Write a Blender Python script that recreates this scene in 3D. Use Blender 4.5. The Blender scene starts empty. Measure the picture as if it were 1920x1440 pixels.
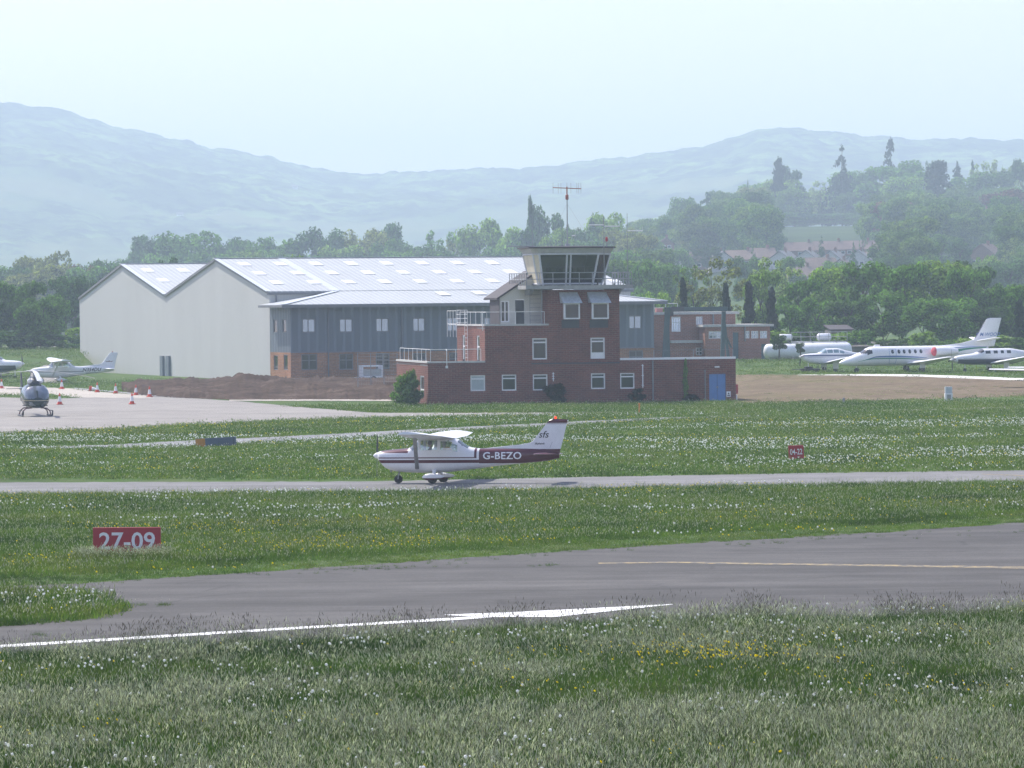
import bpy, bmesh, math, random
import numpy as np
from mathutils import Vector, Matrix
R = math.radians
C = bpy.context.scene.collection
SC = bpy.context.scene

# ---------------------------------------------------------------- camera
CAM_H, FPX = 7.8, 7500.0
PITCH, ROLL = 150.0 / 7500.0, 0.010
_R0 = np.array([1.0, 0, 0]); _U0 = np.array([0, math.sin(PITCH), math.cos(PITCH)]); _F = np.array([0, math.cos(PITCH), -math.sin(PITCH)])
_R = math.cos(ROLL) * _R0 - math.sin(ROLL) * _U0
_U = math.sin(ROLL) * _R0 + math.cos(ROLL) * _U0
cam_d = bpy.data.cameras.new('camera'); cam = bpy.data.objects.new('camera', cam_d); C.objects.link(cam)
cam_d.sensor_fit = 'HORIZONTAL'; cam_d.sensor_width = 36.0; cam_d.lens = 36.0 * FPX / 1920.0
cam_d.clip_start = 1.0; cam_d.clip_end = 30000.0
cam.matrix_world = Matrix(((_R[0], _U[0], -_F[0], 0), (_R[1], _U[1], -_F[1], 0), (_R[2], _U[2], -_F[2], CAM_H), (0, 0, 0, 1)))
SC.camera = cam

# ---------------------------------------------------------------- sky, sun, exposure
SUN_EL, SUN_AZ = R(52), R(-44)            # azimuth measured from +Y towards +X (negative: to the left, beyond the scene)
w = bpy.data.worlds.new('World'); SC.world = w; w.use_nodes = True
nt = w.node_tree; nt.nodes.clear()
sky = nt.nodes.new('ShaderNodeTexSky'); sky.sky_type = 'NISHITA'; sky.sun_disc = False
sky.sun_elevation = SUN_EL; sky.sun_rotation = SUN_AZ
sky.air_density = 1.0; sky.dust_density = 1.2; sky.ozone_density = 1.0
bg = nt.nodes.new('ShaderNodeBackground'); bg.inputs['Strength'].default_value = 0.15
wo = nt.nodes.new('ShaderNodeOutputWorld')
tint = nt.nodes.new('ShaderNodeMix'); tint.data_type = 'RGBA'; tint.blend_type = 'MULTIPLY'; tint.inputs[0].default_value = 1.0
tint.inputs[7].default_value = (1.12, 0.96, 1.05, 1); nt.links.new(sky.outputs[0], tint.inputs[6]); nt.links.new(tint.outputs[2], bg.inputs[0]); nt.links.new(bg.outputs[0], wo.inputs[0])
sun_d = bpy.data.lights.new('sun', 'SUN'); sun_d.energy = 4.2; sun_d.angle = R(0.5); sun_d.color = (1.0, 0.95, 0.87)
sun = bpy.data.objects.new('sun', sun_d); C.objects.link(sun); sun.location = (0, 100, 200)
_sd = Vector((math.sin(SUN_AZ) * math.cos(SUN_EL), math.cos(SUN_AZ) * math.cos(SUN_EL), math.sin(SUN_EL)))
sun.rotation_euler = _sd.to_track_quat('Z', 'Y').to_euler()
SC.view_settings.view_transform = 'Standard'; SC.view_settings.look = 'None'
SC.view_settings.exposure = 0.62; SC.view_settings.gamma = 1.0
SC.render.engine = 'CYCLES'
SC.cycles.max_bounces = 6; SC.cycles.diffuse_bounces = 3; SC.cycles.glossy_bounces = 3
SC.cycles.transmission_bounces = 4; SC.cycles.transparent_max_bounces = 12; SC.cycles.volume_bounces = 2
SC.cycles.use_denoising = True
HAZE_DENSITY = 0.00030

# ---------------------------------------------------------------- pixel of the photograph -> point of the place
def ray(x, y):
    return _F * FPX + _R * (x - 960.0) + _U * (720.0 - y)
def sm(t):
    t = np.clip(t, 0, 1); return t * t * (3 - 2 * t)
def ter(X, Y):
    """height of the ground"""
    X = np.asarray(X, float); Y = np.asarray(Y, float)
    a = X / np.maximum(Y, 100.0) * FPX + 960.0            # direction seen from the terrace
    jets = (1.0 * sm((Y - 312) / 50.0) + 0.5 * sm((Y - 378) / 45.0)) * sm((X - 14) / 9.0)
    m = 0.16 + 0.84 * sm((a - 980) / 420.0)
    m2 = m * (1 - 0.15 * sm((a - 1800) / 500.0))
    hill = 43.0 * sm((Y - 560) / 1500.0) * m2
    back = 1 - 0.8 * sm((Y - 2200) / 700.0)
    left = 2.8 * sm((Y - 432) / 75.0) * sm((-X - 0.103 * Y) / 2.6) * (1 - sm((Y - 560) / 100.0))       # the grass bank left of the hangar
    return jets + hill * back + left
def G(x, y, off=0.0):
    d = ray(x, y); z = 0.0
    for _ in range(40):
        t = (z - CAM_H) / d[2]
        if t < 0: t = 4000 / d[1]
        X, Y = d[0] * t, d[1] * t
        z2 = float(ter(X, Y))
        if abs(z2 - z) < 1e-4: break
        z += 0.6 * (z2 - z)
    return Vector((X, Y, z2 + off))
def P(x, y, Y):
    d = ray(x, y); t = Y / d[1]
    return Vector((d[0] * t, Y, CAM_H + d[2] * t))
def pix(p):
    q = np.array([p[0], p[1], p[2] - CAM_H]); f = q @ _F
    return 960 + FPX * (q @ _R) / f, 720 - FPX * (q @ _U) / f

# ---------------------------------------------------------------- materials
MATS = {}
def srgb(r, g, b):
    f = lambda c: (c / 12.92 if c <= 0.04045 else ((c + 0.055) / 1.055) ** 2.4)
    return tuple(f(v / 255.0) for v in (r, g, b))
class NT:
    """small helper to wire nodes"""
    def __init__(s, name):
        s.m = bpy.data.materials.new(name); s.m.use_nodes = True; s.t = s.m.node_tree; s.t.nodes.clear()
        s.out = s.n('ShaderNodeOutputMaterial'); s.geo = None
    def n(s, kind, **kw):
        nd = s.t.nodes.new(kind)
        for k, v in kw.items():
            if k.startswith('_'): setattr(nd, k[1:], v)
            else: nd.inputs[k].default_value = v
        return nd
    def l(s, a, b): s.t.links.new(a, b)
    def coord(s, kind='Object'):
        if s.geo is None: s.geo = s.n('ShaderNodeTexCoord')
        return s.geo.outputs[kind]
    def noise(s, scale, detail=3.0, rough=0.6, vec=None, dist=0.0):
        nd = s.n('ShaderNodeTexNoise', Scale=scale, Detail=detail, Roughness=rough, Distortion=dist)
        s.l(vec if vec is not None else s.coord(), nd.inputs['Vector']); return nd.outputs['Fac']
    def ramp(s, fac, stops):
        nd = s.n('ShaderNodeValToRGB'); el = nd.color_ramp.elements
        while len(el) < len(stops): el.new(0.5)
        for e, (p, c) in zip(el, stops): e.position = p; e.color = (*c, 1) if len(c) == 3 else c
        s.l(fac, nd.inputs[0]); return nd.outputs[0]
    def mix(s, fac, a, b, mode='MIX'):
        nd = s.n('ShaderNodeMix', _data_type='RGBA', _blend_type=mode)
        for i, v in ((0, fac), (6, a), (7, b)):
            if isinstance(v, (int, float)): nd.inputs[i].default_value = v
            elif isinstance(v, (tuple, list)): nd.inputs[i].default_value = (*v, 1) if len(v) == 3 else v
            else: s.l(v, nd.inputs[i])
        return nd.outputs[2]
    def math(s, op, a, b=0.0, c=None):
        nd = s.n('ShaderNodeMath', _operation=op)
        for i, v in enumerate((a, b) if c is None else (a, b, c)):
            if isinstance(v, (int, float)): nd.inputs[i].default_value = v
            else: s.l(v, nd.inputs[i])
        return nd.outputs[0]
    def sep(s, vec):
        nd = s.n('ShaderNodeSeparateXYZ'); s.l(vec, nd.inputs[0]); return nd.outputs
    def comb(s, x, y, z):
        nd = s.n('ShaderNodeCombineXYZ')
        for i, v in enumerate((x, y, z)):
            if isinstance(v, (int, float)): nd.inputs[i].default_value = v
            else: s.l(v, nd.inputs[i])
        return nd.outputs[0]
    def mapping(s, vec, scale=(1, 1, 1), rot=(0, 0, 0), loc=(0, 0, 0)):
        nd = s.n('ShaderNodeMapping'); nd.inputs['Scale'].default_value = scale; nd.inputs['Rotation'].default_value = rot
        nd.inputs['Location'].default_value = loc; s.l(vec, nd.inputs['Vector']); return nd.outputs[0]
    def bump(s, h, strength=0.3, dist=0.05):
        nd = s.n('ShaderNodeBump', Strength=strength, Distance=dist); s.l(h, nd.inputs['Height']); return nd.outputs[0]
    def bsdf(s, col, rough=0.6, metal=0.0, normal=None, spec=0.5, **kw):
        nd = s.n('ShaderNodeBsdfPrincipled', Roughness=rough if isinstance(rough, (int, float)) else 0.5, Metallic=metal)
        nd.inputs['Specular IOR Level'].default_value = spec
        if isinstance(col, tuple): nd.inputs['Base Color'].default_value = (*col, 1) if len(col) == 3 else col
        else: s.l(col, nd.inputs['Base Color'])
        if not isinstance(rough, (int, float)): s.l(rough, nd.inputs['Roughness'])
        if normal is not None: s.l(normal, nd.inputs['Normal'])
        for k, v in kw.items(): nd.inputs[k].default_value = v
        s.l(nd.outputs[0], s.out.inputs['Surface']); return nd
def paint(name, col, rough=0.5, metal=0.0, var=0.12, scale=1.5, spec=0.5, bump=0.0):
    """plain paint or metal with a little dirt and unevenness"""
    if name in MATS: return MATS[name]
    t = NT(name)
    f = t.noise(scale, 5.0, 0.65)
    dark = tuple(c * (1 - var) for c in col); lite = tuple(min(1, c * (1 + var * 0.6)) for c in col)
    c = t.ramp(f, [(0.3, dark), (0.7, lite)])
    nrm = t.bump(t.noise(scale * 12, 3.0), bump, 0.02) if bump else None
    t.bsdf(c, rough, metal, nrm, spec)
    MATS[name] = t.m; return t.m

# ---------------------------------------------------------------- mesh building
class MB:
    """collects shapes and links them as ONE mesh object"""
    def __init__(s): s.v = []; s.f = []; s.mi = []; s.cur = 0
    def add(s, verts, faces):
        o = len(s.v); s.v.extend([tuple(map(float, p)) for p in verts])
        for f in faces: s.f.append([o + i for i in f]); s.mi.append(s.cur)
        return s
    def box(s, x0, x1, y0, y1, z0, z1):
        x0, x1 = min(x0, x1), max(x0, x1); y0, y1 = min(y0, y1), max(y0, y1); z0, z1 = min(z0, z1), max(z0, z1)
        return s.add([(x0, y0, z0), (x1, y0, z0), (x1, y1, z0), (x0, y1, z0), (x0, y0, z1), (x1, y0, z1), (x1, y1, z1), (x0, y1, z1)],
                     [(0, 3, 2, 1), (4, 5, 6, 7), (0, 1, 5, 4), (1, 2, 6, 5), (2, 3, 7, 6), (3, 0, 4, 7)])
    def poly(s, pts, thick=None):
        """flat polygon, or a slab when thick (a vector) is given"""
        n = len(pts)
        if thick is None: return s.add(pts, [tuple(range(n))])
        t = Vector(thick); q = [Vector(p) for p in pts]
        return s.add(q + [p + t for p in q], [tuple(range(n))[::-1], tuple(range(n, 2 * n))] + [(i, (i + 1) % n, n + (i + 1) % n, n + i) for i in range(n)])
    def tube(s, pts, r, n=8, r2=None, cap=True):
        pts = [Vector(p) for p in pts]; m = len(pts); vs = []; fs = []
        rad = r if isinstance(r, (list, tuple)) else [r + ((r2 if r2 is not None else r) - r) * i / max(1, m - 1) for i in range(m)]
        prev = None
        for i, p in enumerate(pts):
            d = (pts[min(i + 1, m - 1)] - pts[max(i - 1, 0)]); d = d.normalized() if d.length > 1e-9 else Vector((0, 0, 1))
            if prev is None:
                a = d.orthogonal().normalized()
            else:
                a = prev - d * prev.dot(d); a = a.normalized() if a.length > 1e-6 else d.orthogonal().normalized()
            prev = a; b = d.cross(a)
            for k in range(n):
                t = 2 * math.pi * k / n; vs.append(p + (a * math.cos(t) + b * math.sin(t)) * rad[i])
        for i in range(m - 1):
            for k in range(n): fs.append((i * n + k, i * n + (k + 1) % n, (i + 1) * n + (k + 1) % n, (i + 1) * n + k))
        if cap: fs += [tuple(range(n))[::-1], tuple(range((m - 1) * n, m * n))]
        return s.add(vs, fs)
    def lathe(s, prof, axis_o=(0, 0, 0), axis=(0, 0, 1), n=20):
        """prof: (radius, height) list"""
        d = Vector(axis).normalized(); a = d.orthogonal().normalized(); b = d.cross(a); o = Vector(axis_o); vs = []; fs = []
        for r_, h in prof:
            for k in range(n):
                t = 2 * math.pi * k / n; vs.append(o + d * h + (a * math.cos(t) + b * math.sin(t)) * r_)
        for i in range(len(prof) - 1):
            for k in range(n): fs.append((i * n + k, i * n + (k + 1) % n, (i + 1) * n + (k + 1) % n, (i + 1) * n + k))
        fs += [tuple(range(n))[::-1], tuple(range((len(prof) - 1) * n, len(prof) * n))]
        return s.add(vs, fs)
    def rings(s, rings, closed=True, cap=True):
        n = len(rings[0]); vs = [p for r_ in rings for p in r_]; fs = []
        for i in range(len(rings) - 1):
            for k in range(n if closed else n - 1):
                fs.append((i * n + k, i * n + (k + 1) % n, (i + 1) * n + (k + 1) % n, (i + 1) * n + k))
        if cap: fs += [tuple(range(n))[::-1], tuple(range((len(rings) - 1) * n, len(rings) * n))]
        return s.add(vs, fs)
    def build(s, name, mats, parent=None, smooth=False, bevel=0.0, loc=None):
        me = bpy.data.meshes.new(name); me.from_pydata(s.v, [], s.f)
        for m in (mats if isinstance(mats, (list, tuple)) else [mats]): me.materials.append(m)
        if any(s.mi): me.polygons.foreach_set('material_index', s.mi)
        bm = bmesh.new(); bm.from_mesh(me)
        bmesh.ops.recalc_face_normals(bm, faces=bm.faces)
        if bevel > 0:
            bmesh.ops.bevel(bm, geom=[e for e in bm.edges if len(e.link_faces) == 2 and e.calc_face_angle(0) > 0.6], offset=bevel, segments=1, affect='EDGES')
        bm.to_mesh(me); bm.free()
        if smooth:
            me.polygons.foreach_set('use_smooth', [True] * len(me.polygons))
            me.set_sharp_from_angle(angle=R(38 if smooth is True else smooth))
        o = bpy.data.objects.new(name, me); C.objects.link(o)
        if parent is not None: o.parent = parent
        if loc is not None: o.location = loc
        return o
def tag(o, label=None, cat=None, group=None, kind=None):
    for k, v in (('label', label), ('category', cat), ('group', group), ('kind', kind)):
        if v: o[k] = v
    return o
def empty(name, loc=(0, 0, 0), rz=0.0, label=None, cat=None, group=None):
    o = bpy.data.objects.new(name, None); C.objects.link(o); o.location = loc; o.rotation_euler = (0, 0, rz)
    o.empty_display_size = 0.5
    return tag(o, label, cat, group)
def children_of(o): return [c for c in bpy.data.objects if c.parent == o]
def copy_tree(o, parent=None):
    c = o.copy(); C.objects.link(c)
    if parent is not None: c.parent = parent
    for ch in children_of(o): copy_tree(ch, c)
    return c
def text_mesh(body, size, align='CENTER', shear=0.0, bold=0.0, spacing=1.0):
    """lettering as flat triangles in the xy plane; returns verts, faces"""
    cu = bpy.data.curves.new('lettering', 'FONT'); cu.body = body; cu.size = size; cu.align_x = align; cu.align_y = 'CENTER'
    cu.shear = shear; cu.offset = bold; cu.space_character = spacing; cu.resolution_u = 3
    o = bpy.data.objects.new('lettering', cu); C.objects.link(o)
    bpy.context.view_layer.update()
    me = bpy.data.meshes.new_from_object(o.evaluated_get(bpy.context.evaluated_depsgraph_get()))
    vs = [v.co.copy() for v in me.vertices]; fs = [tuple(p.vertices) for p in me.polygons]
    bpy.data.objects.remove(o); bpy.data.curves.remove(cu); bpy.data.meshes.remove(me)
    return vs, fs
class Frame:
    """a building's own axes: u along the front, w into the depth, z up; lets edges be read off at pixels"""
    def __init__(s, O, th):
        s.O = np.array(O, float); s.th = th
        s.eu = np.array([math.cos(th), math.sin(th), 0]); s.ew = np.array([-math.sin(th), math.cos(th), 0])
    def _hit(s, x, y, nrm, off):
        d = ray(x, y); c = np.array([0, 0, CAM_H]); t = (off - (c - s.O) @ nrm) / (d @ nrm); p = c + d * t - s.O
        return p @ s.eu, p @ s.ew, p[2]
    def uz(s, x, y, w=0.0): u, _, z = s._hit(x, y, s.ew, w); return u, z
    def wz(s, x, y, u=0.0): _, w_, z = s._hit(x, y, s.eu, u); return w_, z
    def rect(s, x0, y0, x1, y1, w=0.0):
        u0, z1 = s.uz(x0, y0, w); u1, z0 = s.uz(x1, y1, w); _, z1b = s.uz(x1, y0, w); _, z0b = s.uz(x0, y1, w)
        return u0, u1, (z0 + z0b) / 2, (z1 + z1b) / 2
    def world(s, u, w, z): return Vector(s.O + s.eu * u + s.ew * w + np.array([0, 0, z]))
# ================================================================ THE SETTING
def make_sheet(name, Xg, Yg, Zg, mat_, smooth=True):
    ny, nx = Xg.shape
    co = np.stack([Xg, Yg, Zg], -1).reshape(-1, 3).astype(np.float32)
    i = np.arange(ny - 1)[:, None] * nx + np.arange(nx - 1)[None, :]
    q = np.stack([i, i + 1, i + nx + 1, i + nx], -1).reshape(-1, 4)
    me = bpy.data.meshes.new(name)
    me.vertices.add(len(co)); me.vertices.foreach_set('co', co.ravel())
    me.loops.add(q.size); me.loops.foreach_set('vertex_index', q.ravel().astype(np.int32))
    me.polygons.add(len(q)); me.polygons.foreach_set('loop_start', np.arange(0, q.size, 4, dtype=np.int32)); me.polygons.foreach_set('loop_total', np.full(len(q), 4, np.int32))
    me.update(calc_edges=True); me.validate()
    if smooth: me.polygons.foreach_set('use_smooth', [True] * len(me.polygons))
    me.materials.append(mat_); o = bpy.data.objects.new(name, me); C.objects.link(o); o['kind'] = 'structure'
    return o

def ground_mat():
    t = NT('field_grass'); co = t.coord('Object')
    st = t.mapping(co, (0.16, 0.05, 1))                    # patches lie along the runway
    a = t.noise(1.0, 4, 0.6, st); b = t.noise(0.35, 5, 0.65, co); c = t.noise(6.0, 4, 0.75, co)
    base = t.ramp(a, [(0.30, (0.050, 0.095, 0.022)), (0.5, (0.075, 0.140, 0.030)), (0.72, (0.115, 0.165, 0.040))])
    base = t.mix(t.ramp(b, [(0.45, (0, 0, 0)), (0.75, (0.75,) * 3)]), base, (0.115, 0.125, 0.062))
    base = t.mix(0.55, base, t.ramp(c, [(0.3, (0.35,) * 3), (0.7, (1.35,) * 3)]), 'MULTIPLY')
    far = t.ramp(t.math('MULTIPLY', t.sep(co)[1], 0.0005), [(0.40, (0,) * 3), (0.55, (1,) * 3)])        # woods and hedged fields beyond the airfield
    wd = t.noise(0.02, 5, 0.7, co); base = t.mix(far, base, t.ramp(wd, [(0.35, (0.012, 0.026, 0.008)), (0.62, (0.06, 0.10, 0.028))]))
    t.bsdf(base, 0.95, 0, t.bump(c, 0.8, 0.12), 0.1); return t.m
M_GROUND = ground_mat()
def wood_mat():
    """far woods and pastures on the hills"""
    t = NT('hill_woods_and_pasture'); co = t.coord('Object')
    a = t.noise(0.0030, 3, 0.5, co); f = t.ramp(a, [(0.555, (0, 0, 0)), (0.575, (0.85,) * 3)])
    z = t.sep(co)[2]
    low = t.math('LESS_THAN', z, 150.0)
    f = t.mix(1.0, f, low, 'MULTIPLY')
    c = t.noise(0.035, 5, 0.7, co)
    wood = t.ramp(c, [(0.42, (0.005, 0.012, 0.005)), (0.58, (0.110, 0.165, 0.050))])
    wood = t.mix(0.8, wood, t.ramp(t.noise(0.006, 3, 0.6, co), [(0.40, (0.4,) * 3), (0.60, (1.9,) * 3)]), 'MULTIPLY')
    past = t.ramp(t.noise(0.006, 1, 0.5, co), [(0.4, (0.07, 0.12, 0.035)), (0.6, (0.13, 0.15, 0.06))])
    t.bsdf(t.mix(f, wood, past), 1.0, 0, None, 0.0); return t.m

Yg = np.concatenate([np.linspace(-70, 60, 5), np.linspace(70, 420, 60), np.linspace(430, 1100, 60), np.linspace(1120, 3200, 65), np.linspace(3300, 9500, 14)])
Ag = np.linspace(-0.36, 0.36, 121)
YY, AA = np.meshgrid(Yg, Ag, indexing='ij'); XX = AA * np.maximum(YY, 260)
ZZ = ter(XX, YY); ZZ = np.where(YY > 3250, -8.0, ZZ)
ground = make_sheet('ground', XX, YY, ZZ, M_GROUND)

# hills: the ridge line read from the photograph, standing 3 km away, with woods breaking its outline
ridge_px = [(-1600, 330), (-900, 250), (-300, 188), (0, 195), (100, 204), (200, 233), (300, 257), (400, 281), (500, 296), (600, 322), (690, 332), (760, 324), (860, 322), (960, 320), (1050, 312), (1140, 300),
            (1240, 291), (1350, 271), (1420, 247), (1470, 242), (1560, 253), (1700, 264), (1800, 264), (1920, 266), (2100, 280), (2600, 260), (3400, 330)]
YR = 5200.0
nx, ny = 420, 150
ax = np.linspace(-1500, 3300, nx); th = (ax - 960) / FPX
rz_px = np.interp(ax, [p[0] for p in ridge_px], [p[1] for p in ridge_px])
rz = CAM_H + (570.0 - (rz_px + 0.010 * (ax - 960))) / FPX * YR
rng = np.random.default_rng(5)
def vnoise(x, y, seed, octv=4, per=0.55):
    """value noise, numpy"""
    tot = np.zeros_like(x); amp = 1.0; s = 0.0
    for o in range(octv):
        xi = np.floor(x).astype(np.int64); yi = np.floor(y).astype(np.int64); fx = sm(x - xi); fy = sm(y - yi)
        def h(a, b):
            n = (a * 374761393 + b * 668265263 + (seed + o * 17) * 2147483647) & 0xffffffff
            n = ((n ^ (n >> 13)) * 1274126177) & 0xffffffff
            return ((n ^ (n >> 16)) & 0xffff) / 65535.0
        tot += amp * ((h(xi, yi) * (1 - fx) + h(xi + 1, yi) * fx) * (1 - fy) + (h(xi, yi + 1) * (1 - fx) + h(xi + 1, yi + 1) * fx) * fy)
        s += amp; amp *= per; x = x * 2.03; y = y * 2.03
    return tot / s
yy = np.concatenate([np.linspace(2900, 4850, 100), np.linspace(4865, 5240, 55), np.linspace(5270, 7000, 25)])
tt = np.clip((yy - 2900) / (YR - 2900), 0, 1.0)
HY, HT = np.meshgrid(yy, th, indexing='ij'); HX = HT * HY
prof = (0.62 * tt ** 1.25 + 0.38 * sm(tt))[:, None]
HZ = 4 + (rz[None, :] - 4) * prof
HZ *= np.where(HY > YR, 1 - 0.5 * sm((HY - YR) / 1500), 1)
HZ += (vnoise(HX / 400, HY / 400, 3) - 0.5) * 38 * np.clip(tt * 4, 0, 1)[:, None] * np.clip((YR - HY) / 800, 0.0, 1)
HZ += (vnoise(HX / 22, HY / 22, 9, 3, 0.6) - 0.45) * 15 * np.clip(tt * 3, 0.2, 1)[:, None]
hills = make_sheet('hills', HX, HY, HZ, wood_mat())

# ---------------------------------------------------------------- paved and bare areas: (upper edge, lower edge) as pixel polylines on the ground
def edge(pts):
    xs = [p[0] for p in pts]; ys = [p[1] for p in pts]
    s0 = (ys[1] - ys[0]) / (xs[1] - xs[0]); s1 = (ys[-1] - ys[-2]) / (xs[-1] - xs[-2])
    def f(x):
        x = np.asarray(x, float); y = np.interp(x, xs, ys)
        y = np.where(x < xs[0], ys[0] + s0 * (x - xs[0]), y); return np.where(x > xs[-1], ys[-1] + s1 * (x - xs[-1]), y)
    return f
AREAS = {}
def strip(name, up, lo, off, mat_, x0, x1, nx=140, nv=6, jag=0.0, kind='structure', label=None, cat=None):
    fu, fl = edge(up), edge(lo); AREAS[name] = (fu, fl, x0, x1)
    xs = np.linspace(x0, x1, nx); rr = np.random.default_rng(len(name))
    yu = fu(xs) + rr.normal(0, 1, nx) * jag; yl = np.maximum(fl(xs) + rr.normal(0, 1, nx) * jag, yu + 0.05)
    X = np.zeros((nv, nx)); Y = np.zeros((nv, nx)); Z = np.zeros((nv, nx))
    for j in range(nv):
        for i in range(nx):
            p = G(xs[i], yl[i] + (yu[i] - yl[i]) * j / (nv - 1), off); X[j, i], Y[j, i], Z[j, i] = p
    o = make_sheet(name, X, Y, Z, mat_, False); o['kind'] = kind
    if label: tag(o, label, cat)
    return o

def asphalt(name, c0, c1, streak=(0.05, 1.2, 1), rot=0.0, light=0.35, cracks=True):
    t = NT(name); co = t.coord('Object')
    st = t.mapping(co, streak, (0, 0, rot))
    a = t.noise(1.0, 5, 0.65, st); b = t.noise(0.4, 4, 0.6, co); g = t.noise(30, 3, 0.8, co)
    c = t.ramp(a, [(0.32, c0), (0.68, c1)])
    c = t.mix(t.ramp(b, [(0.4, (0,) * 3), (0.8, (light,) * 3)]), c, tuple(min(1, v * 1.7) for v in c1))
    if cracks:
        pt = t.noise(0.09, 2, 0.4, t.mapping(co, (0.5, 1.4, 1), (0, 0, rot)), 1.5); c = t.mix(0.8, c, t.ramp(pt, [(0.40, (0.84,) * 3), (0.44, (1.0,) * 3), (0.60, (1.0,) * 3), (0.63, (1.18,) * 3)]), 'MULTIPLY')
        ls = t.noise(1.0, 4, 0.75, t.mapping(co, (0.035, 4.0, 1), (0, 0, rot))); c = t.mix(t.ramp(ls, [(0.60, (0,) * 3), (0.72, (0.28,) * 3)]), c, (0.22, 0.215, 0.20))
        vn = t.n('ShaderNodeTexVoronoi', _feature='DISTANCE_TO_EDGE', Scale=0.22); t.l(t.mapping(co, (0.5, 1.6, 1), (0, 0, rot)), vn.inputs['Vector'])
        k = t.ramp(vn.outputs[0], [(0.0, (0.55,) * 3), (0.012, (1,) * 3)])
        c = t.mix(0.55, c, k, 'MULTIPLY')
    c = t.mix(0.55, c, t.ramp(g, [(0.3, (0.50,) * 3), (0.7, (1.45,) * 3)]), 'MULTIPLY')
    sp = t.noise(7.0, 2, 0.7, co); c = t.mix(0.5, c, t.ramp(sp, [(0.3, (0.75,) * 3), (0.62, (1.05,) * 3), (0.75, (1.5,) * 3)]), 'MULTIPLY')
    t.bsdf(c, 0.9, 0, t.bump(g, 0.4, 0.01), 0.25); return t.m
M_RUN = asphalt('runway_asphalt', (0.060, 0.058, 0.053), (0.100, 0.097, 0.090), (0.018, 0.75, 1), R(10))
M_TAXI = asphalt('taxiway_asphalt', (0.135, 0.135, 0.132), (0.20, 0.198, 0.192), (0.03, 0.9, 1), 0, 0.3)
M_APRON = asphalt('apron_concrete', (0.212, 0.198, 0.178), (0.285, 0.268, 0.24), (0.05, 0.10, 1), 0.2, 0.3, False)
M_PALE = asphalt('pale_concrete', (0.34, 0.31, 0.26), (0.45, 0.41, 0.35), (0.1, 0.3, 1), 0, 0.3, False)
M_PATH = asphalt('path_tarmac', (0.16, 0.165, 0.17), (0.24, 0.24, 0.24), (0.05, 0.6, 1), R(20), 0.4, False)

strip('runway', [(-400, 1122), (0, 1102), (204, 1091), (365, 1080), (540, 1069), (700, 1058), (909, 1044), (1287, 1019), (1631, 1000), (1920, 980), (2300, 954)],
      [(-400, 1262), (0, 1236), (300, 1222), (600, 1212), (930, 1191), (1184, 1174), (1411, 1168), (1631, 1171), (1803, 1163), (1920, 1152), (2300, 1126)], 0.012, M_RUN, -400, 2320, 150, 10, 0.9)
strip('taxiway', [(-300, 907), (0, 905.5), (365, 904), (700, 903), (1060, 895.5), (1374, 890), (1620, 886), (1920, 882), (2250, 877)],
      [(-300, 932), (0, 930), (365, 927), (700, 925), (1060, 920), (1418, 914), (1920, 906), (2250, 901)], 0.012, M_TAXI, -300, 2250, 140, 5, 0.35)
strip('path', [(60, 838), (200, 834.5), (365, 825.6), (547, 817.5), (680, 811), (899, 799), (1060, 791.5), (1194, 785), (1329, 780.5), (1481, 777)],
      [(60, 841), (200, 841), (365, 836), (547, 828), (680, 820), (899, 806), (1060, 798), (1194, 790), (1329, 783.5), (1481, 778)], 0.012, M_PATH, 60, 1481, 110, 4, 0.3)
strip('concrete_path', [(1572, 771), (1755, 767), (1920, 762), (2200, 753)], [(1572, 772.5), (1755, 769), (1920, 764.5), (2200, 756)], 0.012, M_PALE, 1572, 2200, 60, 3, 0.15)
strip('apron', [(-300, 742), (0, 745), (100, 748.5), (140, 746), (190, 739), (265, 742), (320, 744), (440, 752), (560, 763), (700, 774), (850, 774), (1060, 773.5), (1190, 772)],
      [(-300, 827), (0, 813), (124, 808), (266, 802), (340, 797), (500, 791), (620, 786), (700, 784), (850, 781), (1060, 777), (1190, 774)], 0.010, M_APRON, -300, 1190, 150, 8, 0.25)
strip('access_road', [(-300, 722), (0, 724), (60, 727), (95, 727), (140, 729), (190, 735), (283, 742)], [(-300, 738), (0, 740), (60, 741), (95, 739), (140, 745), (190, 746), (283, 746)], 0.016, M_PALE, -300, 283, 60, 4, 0.2)
strip('far_road', [(-300, 660), (0, 669), (60, 672), (150, 679), (230, 686)], [(-300, 666), (0, 676), (60, 680), (150, 687), (230, 693)], 0.03, M_APRON, -300, 112, 40, 3, 0.2)
strip('kerb', [(140, 728), (190, 732), (283, 741), (330, 744)], [(140, 730), (190, 734), (283, 743), (330, 746)], 0.05, paint('kerb_concrete', (0.30, 0.30, 0.30), 0.9), 140, 330, 30, 2)
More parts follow.
